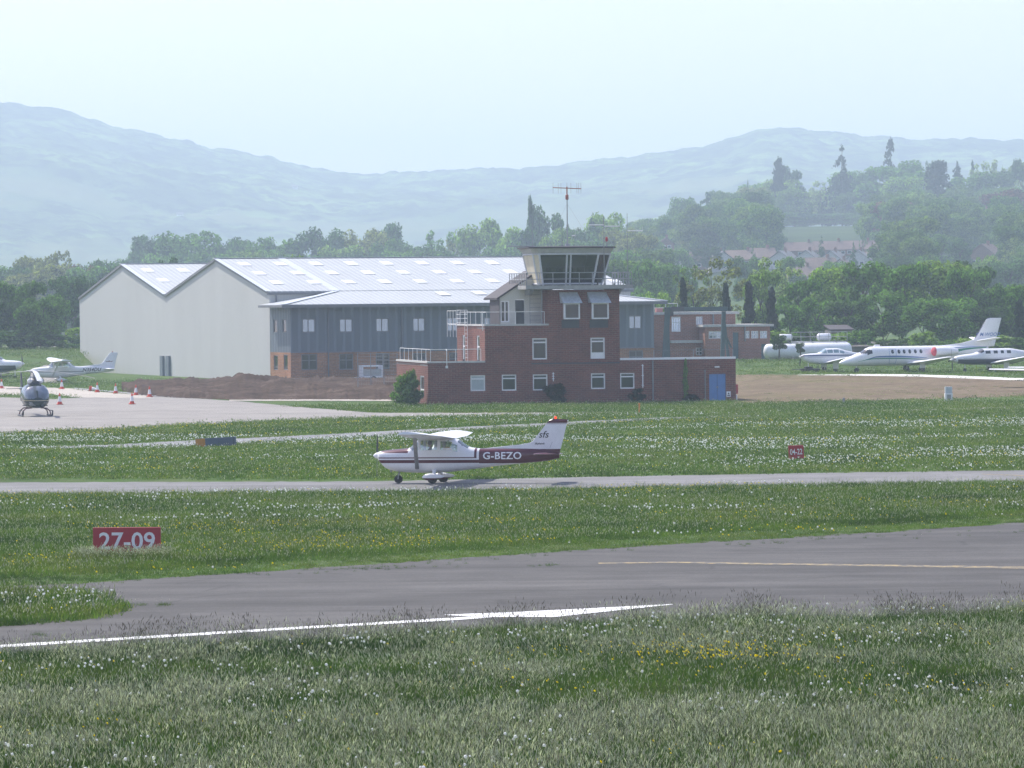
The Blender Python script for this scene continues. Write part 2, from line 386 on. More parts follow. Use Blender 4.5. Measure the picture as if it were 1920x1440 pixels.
# bare soil in front of the hangar, heaped a little
def soil(name, c0, c1, c2, sc=1.0, furrow=False):
    t = NT(name); co = t.coord('Object')
    a = t.noise(0.35 * sc, 6, 0.7, co); b = t.noise(2.2 * sc, 5, 0.75, co)
    c = t.ramp(a, [(0.3, c0), (0.55, c1), (0.75, c2)])
    h = b
    if furrow:
        wv = t.n('ShaderNodeTexWave', Scale=0.35, Distortion=5.0, Detail=3.0); wv.bands_direction = 'Y'
        t.l(t.mapping(co, (0.25, 1, 1), (0, 0, R(-8))), wv.inputs['Vector'])
        c = t.mix(0.35, c, t.ramp(wv.outputs['Fac'], [(0.1, (0.7,) * 3), (0.9, (1.2,) * 3)]), 'MULTIPLY')
        g = t.noise(0.12, 4, 0.6, t.mapping(co, (0.5, 1.5, 1)))
        c = t.mix(t.ramp(g, [(0.52, (0,) * 3), (0.72, (0.55,) * 3)]), c, (0.17, 0.17, 0.07))
    c = t.mix(0.5, c, t.ramp(b, [(0.3, (0.45,) * 3), (0.7, (1.35,) * 3)]), 'MULTIPLY')
    t.bsdf(c, 1.0, 0, t.bump(h, 1.0, 0.25), 0.0); return t.m
M_SOIL = soil('dug_soil', (0.060, 0.044, 0.035), (0.115, 0.085, 0.068), (0.20, 0.155, 0.125), 1.0)
M_FIELD = soil('ploughed_soil', (0.165, 0.130, 0.092), (0.215, 0.172, 0.122), (0.25, 0.21, 0.15), 0.6, True)
soil_o = strip('soil_bank', [(228, 731), (260, 721), (330, 718), (420, 717), (507, 716), (560, 716), (640, 716), (760, 716)], [(228, 733), (262, 741), (330, 746), (430, 749.5), (560, 749.5), (640, 749.5), (760, 750)], 0.02, M_SOIL, 228, 760, 170, 22, 0.3)
me = soil_o.data; nv_ = len(me.vertices)
co = np.zeros(nv_ * 3, np.float32); me.vertices.foreach_get('co', co); co = co.reshape(-1, 3)
row = np.arange(nv_) // 170 / 21.0
co[:, 2] += (np.sin(np.clip(row, 0, 1) * math.pi) ** 0.6) * (0.25 + 1.6 * vnoise(co[:, 0] / 3.5, co[:, 1] / 7, 21, 3) ** 2 + 0.45 * vnoise(co[:, 0] / 0.9, co[:, 1] / 2, 4, 3))
me.vertices.foreach_set('co', co.ravel()); me.polygons.foreach_set('use_smooth', [True] * len(me.polygons))
strip('gravel_edge', [(430, 750), (560, 749.5), (640, 749.5), (760, 750)], [(430, 752), (560, 752), (640, 752), (760, 752.5)], 0.03, M_PALE, 430, 745, 30, 2, 0.2)
strip('ploughed_field', [(1378, 703), (1440, 702.5), (1500, 703), (1620, 705), (1720, 706), (1920, 714), (2250, 724)], [(1378, 757), (1480, 755), (1600, 752), (1760, 748), (1920, 743), (2250, 733)], 0.015, M_FIELD, 1376, 2250, 110, 16, 0.35)
strip('stand_concrete', [(1495, 703), (1560, 702.3), (1640, 701.6), (1720, 702.5), (1800, 705), (1920, 709.5), (2250, 720)], [(1495, 703.6), (1560, 704), (1620, 705), (1720, 706.5), (1920, 714), (2250, 724)], 0.02, paint('stand_concrete', (0.62, 0.60, 0.56), 0.9, 0, 0.2, 0.3), 1495, 2250, 70, 4, 0.1)

# painted marks
M_WHITE_MARK = paint('white_road_paint', (0.80, 0.80, 0.78), 0.7, 0, 0.08, 0.8)
def worn(name, col, under, lo=0.42, hi=0.55):
    t = NT(name); co = t.coord('Object'); f = t.ramp(t.noise(3.0, 5, 0.7, co), [(lo, (0,) * 3), (hi, (1,) * 3)])
    t.bsdf(t.mix(f, under, col), 0.85); return t.m
M_YEL = worn('worn_yellow_paint', (0.33, 0.255, 0.115), (0.10, 0.098, 0.092), 0.44, 0.60)
strip('runway_edge_line', [(-300, 1229.5), (0, 1210.5), (320, 1191), (600, 1174), (840, 1160), (930, 1154.5)], [(-300, 1235.5), (0, 1215.5), (320, 1195.5), (600, 1178.5), (840, 1164.5), (930, 1158.5)], 0.018, M_WHITE_MARK, -300, 925, 60, 3, 0.15)
strip('runway_arrow', [(834, 1154.2), (960, 1149.5), (1080, 1143.5), (1262, 1134)], [(834, 1154.8), (909, 1158.6), (1040, 1158.6), (1150, 1147), (1262, 1135)], 0.024, M_WHITE_MARK, 834, 1262, 60, 3, 0.1)
strip('yellow_centre_line', [(1122, 1056), (1260, 1053.8), (1356, 1055.5), (1597, 1058.6), (1920, 1063.5), (2250, 1068)], [(1122, 1058.3), (1260, 1056.5), (1356, 1058.6), (1597, 1062), (1920, 1067.5), (2250, 1073)], 0.018, M_YEL, 1122, 2250, 60, 3, 0.1)
strip('taxiway_line', [(1840, 889), (1920, 891.5), (2100, 897)], [(1840, 890.2), (1920, 893), (2100, 899)], 0.018, M_YEL, 1840, 2100, 20, 2)

# haze: the whole airfield and its hills stand in it, the sky is outside
def haze():
    b = MB().box(-3600, 3600, -90, 9600, -12, 400)
    t = NT('haze'); v = t.n('ShaderNodeVolumePrincipled', Density=HAZE_DENSITY, Anisotropy=0.1)
    v.inputs['Color'].default_value = (0.71, 0.86, 1.0, 1)
    t.l(v.outputs[0], t.out.inputs['Volume'])
    o = b.build('haze', t.m); o['kind'] = 'stuff'
    return o
haze()
# ================================================================ GRASS AND FLOWERS (nobody could count them)
def on_paving(px, py, names, pad=0.0):
    m = np.zeros(len(px), bool)
    for n in names:
        fu, fl, x0, x1 = AREAS[n]
        m |= (px > x0) & (px < x1) & (py > fu(px) + pad) & (py < fl(px) - pad)
    return m
def island_mask(px, py):
    """the grass tongue that reaches into the runway at the left"""
    f1 = edge([(-400, 1112), (0, 1110), (130, 1108), (195, 1120), (226, 1140)]); f2 = edge([(-400, 1188), (0, 1176), (110, 1168), (190, 1158), (226, 1146)])
    return (px < 226) & (py > f1(px)) & (py < f2(px))
def foliage_mat(name, stops, trans=0.35, rough=0.7, objcol=False, drift=True):
    t = NT(name)
    g = t.n('ShaderNodeNewGeometry'); oi = t.n('ShaderNodeObjectInfo')
    c = t.ramp(g.outputs['Random Per Island'], stops)
    c = t.mix(0.45, c, t.ramp(oi.outputs['Random'], [(0, (0.55,) * 3), (1, (1.45,) * 3)]), 'MULTIPLY')
    if not objcol and drift:                                          # drifts of darker, fresher and purplish grass over the field
        loc = t.mapping(oi.outputs['Location'], (0.10, 0.22, 0)); k1 = t.noise(1.0, 3, 0.6, loc); k2 = t.noise(2.6, 3, 0.6, loc)
        c = t.mix(1.0, c, t.ramp(k1, [(0.32, (0.42, 0.52, 0.45)), (0.47, (0.95, 1.02, 0.85)), (0.58, (1.30, 1.15, 1.05)), (0.70, (1.05, 0.86, 1.15))]), 'MULTIPLY'); c = t.mix(0.75, c, t.ramp(k2, [(0.36, (0.60, 0.68, 0.6)), (0.62, (1.25, 1.25, 1.15))]), 'MULTIPLY')
    if objcol: c = t.mix(1.0, c, oi.outputs['Color'], 'MULTIPLY')
    d = t.n('ShaderNodeBsdfPrincipled', Roughness=rough); d.inputs['Specular IOR Level'].default_value = 0.06; t.l(c, d.inputs['Base Color'])
    tr = t.n('ShaderNodeBsdfTranslucent'); t.l(t.mix(1.0, c, (0.95, 1.12, 0.60), 'MULTIPLY'), tr.inputs['Color'])
    mx = t.n('ShaderNodeMixShader', Fac=trans); t.l(d.outputs[0], mx.inputs[1]); t.l(tr.outputs[0], mx.inputs[2]); t.l(mx.outputs[0], t.out.inputs['Surface'])
    return t.m
M_BLADE = foliage_mat('grass_blade', [(0, (0.026, 0.064, 0.011)), (0.5, (0.058, 0.122, 0.020)), (0.85, (0.105, 0.168, 0.040)), (1, (0.20, 0.21, 0.12))], 0.42)
M_BLADE_FAR = foliage_mat('meadow_blade', [(0, (0.052, 0.104, 0.016)), (0.5, (0.102, 0.168, 0.032)), (0.85, (0.155, 0.212, 0.054)), (1, (0.20, 0.21, 0.10))], 0.45)
M_SEED = foliage_mat('grass_seed_head', [(0, (0.10, 0.09, 0.085)), (0.45, (0.42, 0.40, 0.37)), (0.80, (0.78, 0.76, 0.71)), (1, (0.95, 0.94, 0.90))], 0.5, 0.7, False, False)  # seed colour, with silvery sun glints put into the palest stops
M_SEED_DARK = foliage_mat('purple_seed_head', [(0, (0.07, 0.055, 0.05)), (1, (0.16, 0.13, 0.115))], 0.3, 0.7, False, False)
def petal(name, col, tr=0.5):
    t = NT(name); d = t.n('ShaderNodeBsdfDiffuse'); d.inputs[0].default_value = (*col, 1); q = t.n('ShaderNodeBsdfTranslucent'); q.inputs[0].default_value = (*col, 1)
    mx = t.n('ShaderNodeMixShader', Fac=tr); t.l(d.outputs[0], mx.inputs[1]); t.l(q.outputs[0], mx.inputs[2]); t.l(mx.outputs[0], t.out.inputs['Surface']); return t.m
M_CLOCK = petal('dandelion_clock_white', (0.92, 0.93, 0.90))
M_BUTTER = petal('buttercup_yellow', (0.92, 0.78, 0.02))

def blade(b, rr, x, y, h, wd, lean, az, curl=0.5, seg=3):
    """one bent, tapering blade"""
    dx, dy = math.cos(az), math.sin(az); px_, py_ = -dy, dx; pts = []
    tw = rr.uniform(0, math.pi); px_, py_ = math.cos(tw), math.sin(tw)
    for i in range(seg + 1):
        t = i / seg; k = lean * (t + curl * t * t); z = h * (t - 0.18 * lean * t * t); ww = wd * (1 - 0.85 * t)
        pts.append(((x + dx * k * h - px_ * ww, y + dy * k * h - py_ * ww, z), (x + dx * k * h + px_ * ww, y + dy * k * h + py_ * ww, z)))
    o = [p for q in pts for p in q]
    b.add(o, [(2 * i, 2 * i + 1, 2 * i + 3, 2 * i + 2) for i in range(seg)])
    return pts[-1][0]
def tuft(seed, n, spread, h, wd, lean=0.45, seeds=0, seed_h=0.5, seed_w=0.006, seed_l=0.07, mats=None):
    rr = np.random.default_rng(seed); b = MB()
    for i in range(n):
        r_ = spread * math.sqrt(rr.random()); a = rr.random() * 6.28
        blade(b, rr, r_ * math.cos(a), r_ * math.sin(a), h * rr.uniform(0.45, 1.1), wd * rr.uniform(0.6, 1.2), lean * rr.uniform(0.2, 1.3), rr.random() * 6.28)
    for i in range(seeds):
        r_ = spread * math.sqrt(rr.random()); a = rr.random() * 6.28; hh = seed_h * rr.uniform(0.7, 1.15); az = rr.normal(0.3, 0.8); le = rr.uniform(0.08, 0.35)
        b.cur = 0; x, y, z = blade(b, rr, r_ * math.cos(a), r_ * math.sin(a), hh, wd * 0.35, le, az)
        b.cur = 1; l = seed_l * rr.uniform(0.6, 1.3); dx, dy = math.cos(az) * 0.45, math.sin(az) * 0.45
        for q in range(2):
            ta = rr.random() * 3.14; ex, ey = math.cos(ta) * seed_w, math.sin(ta) * seed_w
            b.add([(x, y, z - l * 0.1), (x + dx * l * 0.45 + ex, y + dy * l * 0.45 + ey, z + l * 0.4), (x + dx * l, y + dy * l, z + l * 0.9), (x + dx * l * 0.45 - ex, y + dy * l * 0.45 - ey, z + l * 0.4)], [(0, 1, 2, 3)])
    me = bpy.data.meshes.new('tuft'); me.from_pydata(b.v, [], b.f)
    for m in mats: me.materials.append(m)
    me.polygons.foreach_set('material_index', b.mi)
    return bpy.data.objects.new('tuft', me)
def head(r_, mat_, stalk=0.0, flat=1.0):
    bm = bmesh.new(); bmesh.ops.create_icosphere(bm, subdivisions=1, radius=r_)
    for v in bm.verts: v.co.z *= flat
    me = bpy.data.meshes.new('head'); bm.to_mesh(me); bm.free(); me.materials.append(mat_); me.polygons.foreach_set('use_smooth', [True] * len(me.polygons))
    return bpy.data.objects.new('head', me)
def scatter(name, pts, scale, rot, protos, label=None, cat=None, tilt=None):
    """one object whose points each carry a copy of one of the tufts"""
    col = bpy.data.collections.new(name + '_kinds')
    for p in protos: col.objects.link(p)
    me = bpy.data.meshes.new(name); n = len(pts)
    me.vertices.add(n); me.vertices.foreach_set('co', np.asarray(pts, np.float32).ravel())
    for nm, typ, arr in (('size', 'FLOAT', scale), ('turn', 'FLOAT_VECTOR', rot), ('which', 'INT', np.random.default_rng(1).integers(0, len(protos), n))):
        at = me.attributes.new(nm, typ, 'POINT'); at.data.foreach_set('vector' if typ == 'FLOAT_VECTOR' else 'value', np.ascontiguousarray(arr, np.int32 if typ == 'INT' else np.float32).ravel())
    o = bpy.data.objects.new(name, me); C.objects.link(o); tag(o, label, cat, None, 'stuff')
    ng = bpy.data.node_groups.new(name, 'GeometryNodeTree')
    ng.interface.new_socket('Geometry', in_out='INPUT', socket_type='NodeSocketGeometry'); ng.interface.new_socket('Geometry', in_out='OUTPUT', socket_type='NodeSocketGeometry')
    N = ng.nodes.new; L = ng.links.new
    gi, go = N('NodeGroupInput'), N('NodeGroupOutput'); io = N('GeometryNodeInstanceOnPoints'); ci = N('GeometryNodeCollectionInfo')
    ci.inputs['Collection'].default_value = col; ci.inputs['Separate Children'].default_value = True; ci.inputs['Reset Children'].default_value = True
    def attr(nm, typ):
        a = N('GeometryNodeInputNamedAttribute'); a.data_type = typ; a.inputs['Name'].default_value = nm
        return a.outputs[0]
    L(gi.outputs[0], io.inputs['Points']); L(ci.outputs[0], io.inputs['Instance']); io.inputs['Pick Instance'].default_value = True
    L(attr('which', 'INT'), io.inputs['Instance Index']); L(attr('size', 'FLOAT'), io.inputs['Scale'])
    e2r = N('FunctionNodeEulerToRotation'); L(attr('turn', 'FLOAT_VECTOR'), e2r.inputs[0]); L(e2r.outputs[0], io.inputs['Rotation'])
    L(io.outputs[0], go.inputs[0])
    md = o.modifiers.new('scatter', 'NODES'); md.node_group = ng
    return o
rg = np.random.default_rng(11)
def field(n, y0, y1, dens_pow=0.0):
    """random ground points between two distances, over the width in view and a little more"""
    Y = np.sqrt(rg.uniform(y0 ** 2, y1 ** 2, n)); a = rg.uniform(-0.150, 0.150, n); return np.stack([a * Y, Y], -1)
def proj(p, z=0.0):
    q = np.concatenate([p, np.full((len(p), 1), z) if np.isscalar(z) else z[:, None]], 1) - np.array([0, 0, CAM_H]); f = q @ _F
    return 960 + FPX * (q @ _R) / f, 720 - FPX * (q @ _U) / f
PAVED = ['runway', 'taxiway', 'path', 'concrete_path', 'apron', 'access_road', 'far_road', 'kerb', 'soil_bank', 'gravel_edge', 'ploughed_field', 'stand_concrete']
def grassy(p, pad=0.0):
    x, y = proj(p, ter(p[:, 0], p[:, 1])); return ~on_paving(x, y, PAVED, pad) | island_mask(x, y), x, y
def lay(name, p, s0, s1, protos, tilt=0.15):
    n = len(p); rot = np.stack([rg.normal(0, tilt, n), rg.normal(0, tilt, n), rg.uniform(0, 6.28, n)], -1)
    return scatter(name, np.concatenate([p, ter(p[:, 0], p[:, 1])[:, None] - 0.01], 1), rg.uniform(s0, s1, n), rot, protos)
patch = lambda p, sx, sy, seed: vnoise(p[:, 0] / sx, p[:, 1] / sy, seed, 3)

near_t = [tuft(100 + k, 34, 0.20, 0.26, 0.0055, 0.5, 3 if k % 2 else 0, 0.40, 0.005, 0.06, [M_BLADE, M_SEED]) for k in range(5)]
seed_t = [tuft(200 + k, 24, 0.24, 0.28, 0.0045, 0.35, 17, 0.46, 0.0055, 0.10, [M_BLADE, M_SEED]) for k in range(4)]
tall_t = [tuft(300 + k, 16, 0.14, 0.40, 0.005, 0.45, 7, 0.60, 0.006, 0.09, [M_BLADE, M_SEED_DARK]) for k in range(3)]
mid_t = [tuft(400 + k, 26, 0.36, 0.15, 0.012, 0.55, 1, 0.22, 0.010, 0.08, [M_BLADE_FAR, M_SEED]) for k in range(5)]
far_t = [tuft(500 + k, 26, 0.75, 0.10, 0.028, 0.6, 1, 0.15, 0.018, 0.08, [M_BLADE_FAR, M_SEED]) for k in range(4)]

p = field(46000, 60, 117); k, x, y = grassy(p, 3); k &= y > AREAS['runway'][1](x) - 8; p = p[k]
near_w = np.clip((patch(p, 4.0, 3.0, 31) - 0.46) * 5, 0, 1) * (0.30 + 0.70 * sm((96 - p[:, 1]) / 18)) + 0.32 * sm((78 - p[:, 1]) / 8)          # seeding grass grows thickest close to the terrace
is_seed = rg.random(len(p)) < np.clip(0.04 + 0.70 * near_w, 0, 0.75)
lay('meadow_grass', p[~is_seed], 0.75, 1.3, near_t); lay('seeding_grass', p[is_seed], 0.7, 1.2, seed_t)
p = field(2600, 60, 117); k, x, y = grassy(p, 6); k &= y > 1040; p = p[k]; p = p[patch(p, 1.6, 2.5, 8) > 0.5]; lay('tall_grass', p, 0.6, 1.15, tall_t)
p = field(30000, 78, 117); k, x, y = grassy(p, 3); fe = AREAS['runway'][1]; k &= (y > fe(x) - 6) & (y < fe(x) + 26) & (y > 1040); p = p[k]; p = p[(patch(p, 1.2, 4, 18) > 0.50) & (rg.random(len(p)) < 0.38)]; lay('runway_edge_grass', p, 0.7, 1.25, tall_t)
def weeds(x0, y0, x1, y1, n, sp): return [G(x0 + (x1 - x0) * q + rg.normal(0, 6), y0 + (y1 - y0) * q + rg.normal(0, sp))[:2] for q in rg.random(n)]
p = np.array(weeds(620, 1068, 780, 1064, 26, 1.5) + weeds(980, 1063, 1050, 1060, 14, 1) + weeds(225, 1134, 330, 1136, 22, 1.2) + weeds(1380, 1022, 1500, 1018, 14, 2) + weeds(1500, 1012, 1920, 996, 26, 3) + weeds(560, 1073, 900, 1058, 22, 4) + weeds(70, 1192, 95, 1194, 5, 1) + weeds(205, 1093, 1640, 1005, 40, 3))
lay('runway_weeds', p, 0.25, 0.55, near_t)
p = field(52000, 108, 176); k, x, y = grassy(p, 1.5); k &= (y < AREAS['runway'][0](x) + 8) | island_mask(x, y); p = p[k]; x, y = x[k], y[k]; s_ = 0.40 + 0.60 * sm((AREAS['runway'][0](x) - y) / 24); hi = s_ > 0.8; lay('runway_verge_grass', p[hi], 0.75, 1.35, mid_t); lay('short_verge_grass', p[~hi], 0.35, 0.75, mid_t)
p = field(15000, 92, 112); k, x, y = grassy(p); k &= island_mask(x, y); lay('island_grass', p[k], 0.8, 1.5, mid_t)
p = field(42000, 168, 312); k, x, y = grassy(p, 0.6); k &= (y > 752) & (y < 900); p = p[k]; lay('airfield_grass', p, 0.7, 1.25, far_t)
p = field(9000, 312, 430); k, x, y = grassy(p, 0.5); k &= ((x < 330) | (x > 1385)); p = p[k]; lay('rough_grass', p, 0.8, 1.6, far_t)

def flowers(name, n, y0, y1, ylo, yhi, sx, sy, seed, thr, r_, mat_, flat, h0, h1, extra=None):
    p = field(n, y0, y1); k, x, y = grassy(p, 1); k &= (y > ylo) & (y < yhi)
    w_ = patch(p, sx, sy, seed); k &= rg.random(len(p)) < np.clip((w_ - thr) * 6, 0.02, 1)
    if extra is not None: k &= extra(x, y)
    p = p[k]; n = len(p)
    z = ter(p[:, 0], p[:, 1]) + rg.uniform(h0, h1, n)
    scatter(name, np.concatenate([p, z[:, None]], 1), rg.uniform(0.45, 1.15, n), rg.uniform(0, 1, (n, 3)), [head(r_, mat_, 0, flat)])
flowers('dandelion_clocks', 5600, 62, 114, 1130, 1500, 4.0, 3.2, 41, 0.56, 0.030, M_CLOCK, 1, 0.34, 0.50)
flowers('verge_dandelion_clocks', 11500, 112, 172, 908, 1080, 7, 4.0, 42, 0.57, 0.036, M_CLOCK, 1, 0.20, 0.32, lambda x, y: rg.random(len(x)) < np.clip((1045 - y) / 70, 0.06, 1) * ~island_mask(x, y))
flowers('airfield_dandelion_clocks', 52000, 172, 300, 770, 893, 13, 6, 43, 0.50, 0.042, M_CLOCK, 0.8, 0.08, 0.20,
        lambda x, y: (rg.random(len(x)) < np.clip((885 - y) / 25, 0.05, 1) * np.clip((y - 772) / 30, 0.1, 1)) & ~((y < 818) & (x < 760)))
flowers('buttercups', 5200, 62, 114, 1140, 1500, 3.5, 2.0, 51, 0.60, 0.026, M_BUTTER, 0.5, 0.32, 0.46)
p_b = lambda x, y: np.exp(-((x - 1345) / 165) ** 2 - ((y - 1258) / 20) ** 2) > rg.random(len(x))
flowers('buttercup_drift', 11000, 76, 100, 1140, 1400, 1, 1, 52, -1, 0.027, M_BUTTER, 0.6, 0.36, 0.52, p_b)
flowers('verge_buttercups', 9000, 112, 176, 908, 1085, 5, 3, 53, 0.58, 0.030, M_BUTTER, 0.5, 0.16, 0.26)
flowers('airfield_buttercups', 22000, 172, 300, 780, 893, 9, 4, 54, 0.60, 0.040, M_BUTTER, 0.5, 0.08, 0.18)
p = field(9000, 428, 505); k, x, y = grassy(p, 0.5); k &= (x < 155); lay('bank_grass', p[k], 0.9, 1.8, far_t)
# ================================================================ TREES
def crown_mesh(name, seed, kind, n, leaf):
    """leaf sprays through the volume of a unit crown: z from 0 to 1, radius 0.5"""
    rr = np.random.default_rng(seed)
    if kind == 'round':
        nb = 26; cz = rr.uniform(0.18, 0.88, nb); ph = rr.uniform(0, 6.28, nb)
        env = 0.44 * np.sqrt(np.clip(1 - ((cz - 0.50) / 0.56) ** 2, 0, 1)); rad = env * np.sqrt(rr.uniform(0.35, 1, nb)) * 0.86
        br = rr.uniform(0.085, 0.17, nb)
    elif kind == 'broad':
        nb = 30; cz = rr.uniform(0.25, 0.88, nb); ph = rr.uniform(0, 6.28, nb)
        env = 0.47 * np.sqrt(np.clip(1 - ((cz - 0.48) / 0.60) ** 2, 0, 1)); rad = env * rr.uniform(0.4, 1, nb) * 0.9; br = rr.uniform(0.07, 0.14, nb)
    elif kind == 'open':
        nb = 34; cz = rr.uniform(0.15, 0.93, nb); ph = rr.uniform(0, 6.28, nb)
        env = 0.46 * np.sqrt(np.clip(1 - ((cz - 0.55) / 0.55) ** 2, 0, 1)); rad = env * rr.uniform(0.3, 1, nb); br = rr.uniform(0.045, 0.09, nb)
    elif kind == 'cone':
        nb = 60; cz = 0.03 + 0.93 * rr.random(nb) ** 1.15; ph = rr.uniform(0, 6.28, nb); env = 0.42 * (1 - cz) ** 0.8 + 0.02; rad = env * rr.uniform(0.5, 1.05, nb); br = 0.02 + 0.075 * (1 - cz)
    elif kind == 'column':
        nb = 80; cz = rr.uniform(0.03, 0.96, nb); ph = rr.uniform(0, 6.28, nb); env = 0.40 * np.minimum(1, (1.03 - cz) * 1.5) ** 0.8 * np.minimum(1, 0.75 + cz * 1.5); rad = env * rr.uniform(0.2, 0.85, nb); br = rr.uniform(0.06, 0.12, nb)
    elif kind == 'fir':                                    # tall, ragged, with gaps between its boughs
        nb = 54; lv = np.sort(rr.uniform(0.05, 0.97, nb)); cz = lv; ph = rr.uniform(0, 6.28, nb); env = 0.48 * (1 - cz) ** 0.75 * rr.uniform(0.45, 1.05, nb) + 0.015; rad = env * 0.85; br = 0.018 + 0.05 * (1 - cz)
    else:                                                  # 'shrub'
        nb = 24; cz = rr.uniform(0.08, 0.75, nb); ph = rr.uniform(0, 6.28, nb); env = 0.46 * np.sqrt(np.clip(1 - (cz / 0.95) ** 2, 0, 1)); rad = env * np.sqrt(rr.random(nb)); br = rr.uniform(0.09, 0.18, nb)
    B = np.stack([rad * np.cos(ph), rad * np.sin(ph), cz], -1)
    which = rr.choice(nb, n, p=(br ** 2) / (br ** 2).sum())
    d = rr.normal(0, 1, (n, 3)); d /= np.linalg.norm(d, axis=1, keepdims=True)
    rr_ = br[which][:, None] * rr.uniform(0.55, 1.12, (n, 1)); sq = np.array([1, 1, 0.8 if kind not in ('cone', 'fir', 'column') else 0.6])
    p = B[which] + d * rr_ * sq
    if kind in ('fir', 'cone'):                            # boughs reach out and droop
        out = B[which][:, :2]; f = rr.uniform(0, 1, (n, 1)) ** 0.7
        p[:, :2] = out * f * 1.25 + d[:, :2] * rr_ * 0.9; p[:, 2] = B[which][:, 2] + 0.03 - 0.07 * f[:, 0] + d[:, 2] * rr_[:, 0] * 0.6
    nrm = d * 0.8 + rr.normal(0, 0.6, (n, 3)) + np.array([0, 0, 0.35]); nrm /= np.linalg.norm(nrm, axis=1, keepdims=True)
    a = np.cross(nrm, rr.normal(0, 1, (n, 3))); a /= np.linalg.norm(a, axis=1, keepdims=True); b_ = np.cross(nrm, a)
    s = leaf * rr.uniform(0.6, 1.3, (n, 1))
    v = np.stack([p + a * s, p + b_ * s * 0.6, p - a * s, p - b_ * s * 0.6], 1).reshape(-1, 3)
    me = bpy.data.meshes.new(name); f = np.arange(4 * n).reshape(-1, 4)
    me.vertices.add(4 * n); me.vertices.foreach_set('co', v.astype(np.float32).ravel()); me.loops.add(4 * n); me.loops.foreach_set('vertex_index', f.ravel().astype(np.int32))
    me.polygons.add(n); me.polygons.foreach_set('loop_start', np.arange(0, 4 * n, 4, dtype=np.int32)); me.polygons.foreach_set('loop_total', np.full(n, 4, np.int32)); me.update(calc_edges=True)
    return me
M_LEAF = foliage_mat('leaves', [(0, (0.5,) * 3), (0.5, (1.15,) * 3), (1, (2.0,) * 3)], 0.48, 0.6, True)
M_BARK = paint('bark', (0.085, 0.065, 0.05), 0.95, 0, 0.4, 3)
def trunk_mesh(seed, kind):
    rr = np.random.default_rng(seed); b = MB()
    top = 0.95 if kind in ('cone', 'fir', 'column') else 0.62
    pts = [(rr.normal(0, 0.008), rr.normal(0, 0.008), t * top) for t in np.linspace(-0.35, 1, 6)]
    b.tube(pts, 0.030, 8, 0.006)
    if kind not in ('cone', 'fir', 'column'):
        for k in range(9):
            h = rr.uniform(0.05, 0.55); a = k * 2.4 + rr.uniform(-.4, .4); l = rr.uniform(0.2, 0.4)
            b.tube([(0, 0, h), (math.cos(a) * l * 0.5, math.sin(a) * l * 0.5, h + l * 0.45), (math.cos(a) * l, math.sin(a) * l, h + l * 0.95)], [0.013, 0.008, 0.003], 5)
    me = bpy.data.meshes.new('trunk'); me.from_pydata(b.v, [], b.f); me.materials.append(M_BARK); me.polygons.foreach_set('use_smooth', [True] * len(me.polygons))
    return me
CROWNS, TRUNKS = {}, {}
for kind, var, nn, lf in (('round', 5, 6000, 0.027), ('broad', 4, 6000, 0.025), ('open', 3, 2600, 0.021), ('cone', 2, 4200, 0.026), ('column', 3, 5200, 0.028), ('fir', 4, 3600, 0.030), ('shrub', 3, 3000, 0.038)):
    for k in range(var):
        me = crown_mesh('crown', 900 + 31 * k + len(kind), kind, nn, lf); me.materials.append(M_LEAF); CROWNS.setdefault(kind, []).append(me)
    TRUNKS[kind] = trunk_mesh(70 + len(kind), kind)
rt = random.Random(4)
def tree(name, x, ytop, wpx, D, kind, col, label, group, cat='tree', base=None, low=0.12, trunk=True, var=None):
    """a tree at D metres whose top and width are read from the photograph; it stands on the ground there"""
    if D > 600: D = 600 + (D - 600) * 1.75; wpx = wpx * (1.45 if kind == 'fir' else 1.15 if kind in ('fir', 'cone', 'column') else 1.2 if x > 1205 else 1.65)
    t = P(x, ytop, D); zb = float(ter(t.x, D)) if base is None else base
    H = max(1.0, t.z - zb); Wd = wpx * D / FPX
    o = empty(name, (t.x, D, zb), 0, label, cat, group)
    z0 = H * low
    cr = bpy.data.objects.new('crown', CROWNS[kind][rt.randrange(len(CROWNS[kind])) if var is None else var]); C.objects.link(cr); cr.parent = o
    cr.location = (0, 0, z0); cr.scale = (Wd * 1.06, Wd * 1.06, (H - z0) * 1.03); cr.rotation_euler = (0, 0, rt.uniform(0, 6.28))
    v = rt.uniform(0.85, 1.18); cr.color = (col[0] * v, col[1] * v, col[2] * v, 1)
    if trunk:
        tr = bpy.data.objects.new('trunk', TRUNKS[kind]); C.objects.link(tr); tr.parent = o
        tr.location = (0, 0, z0); k = min(Wd, H * 0.6); tr.scale = (k * 0.8, k * 0.8, H - z0)
        if low < 0.15: tr.scale[2] = H - z0
    return o
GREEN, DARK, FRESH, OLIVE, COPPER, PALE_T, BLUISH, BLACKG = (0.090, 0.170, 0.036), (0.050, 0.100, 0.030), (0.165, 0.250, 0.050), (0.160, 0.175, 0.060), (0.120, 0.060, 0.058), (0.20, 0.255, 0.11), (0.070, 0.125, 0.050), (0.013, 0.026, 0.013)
CN = {GREEN: 'mid green', DARK: 'dark green', FRESH: 'fresh yellow green', OLIVE: 'olive brown', COPPER: 'copper red', PALE_T: 'pale green', BLUISH: 'dull green', BLACKG: 'very dark'}
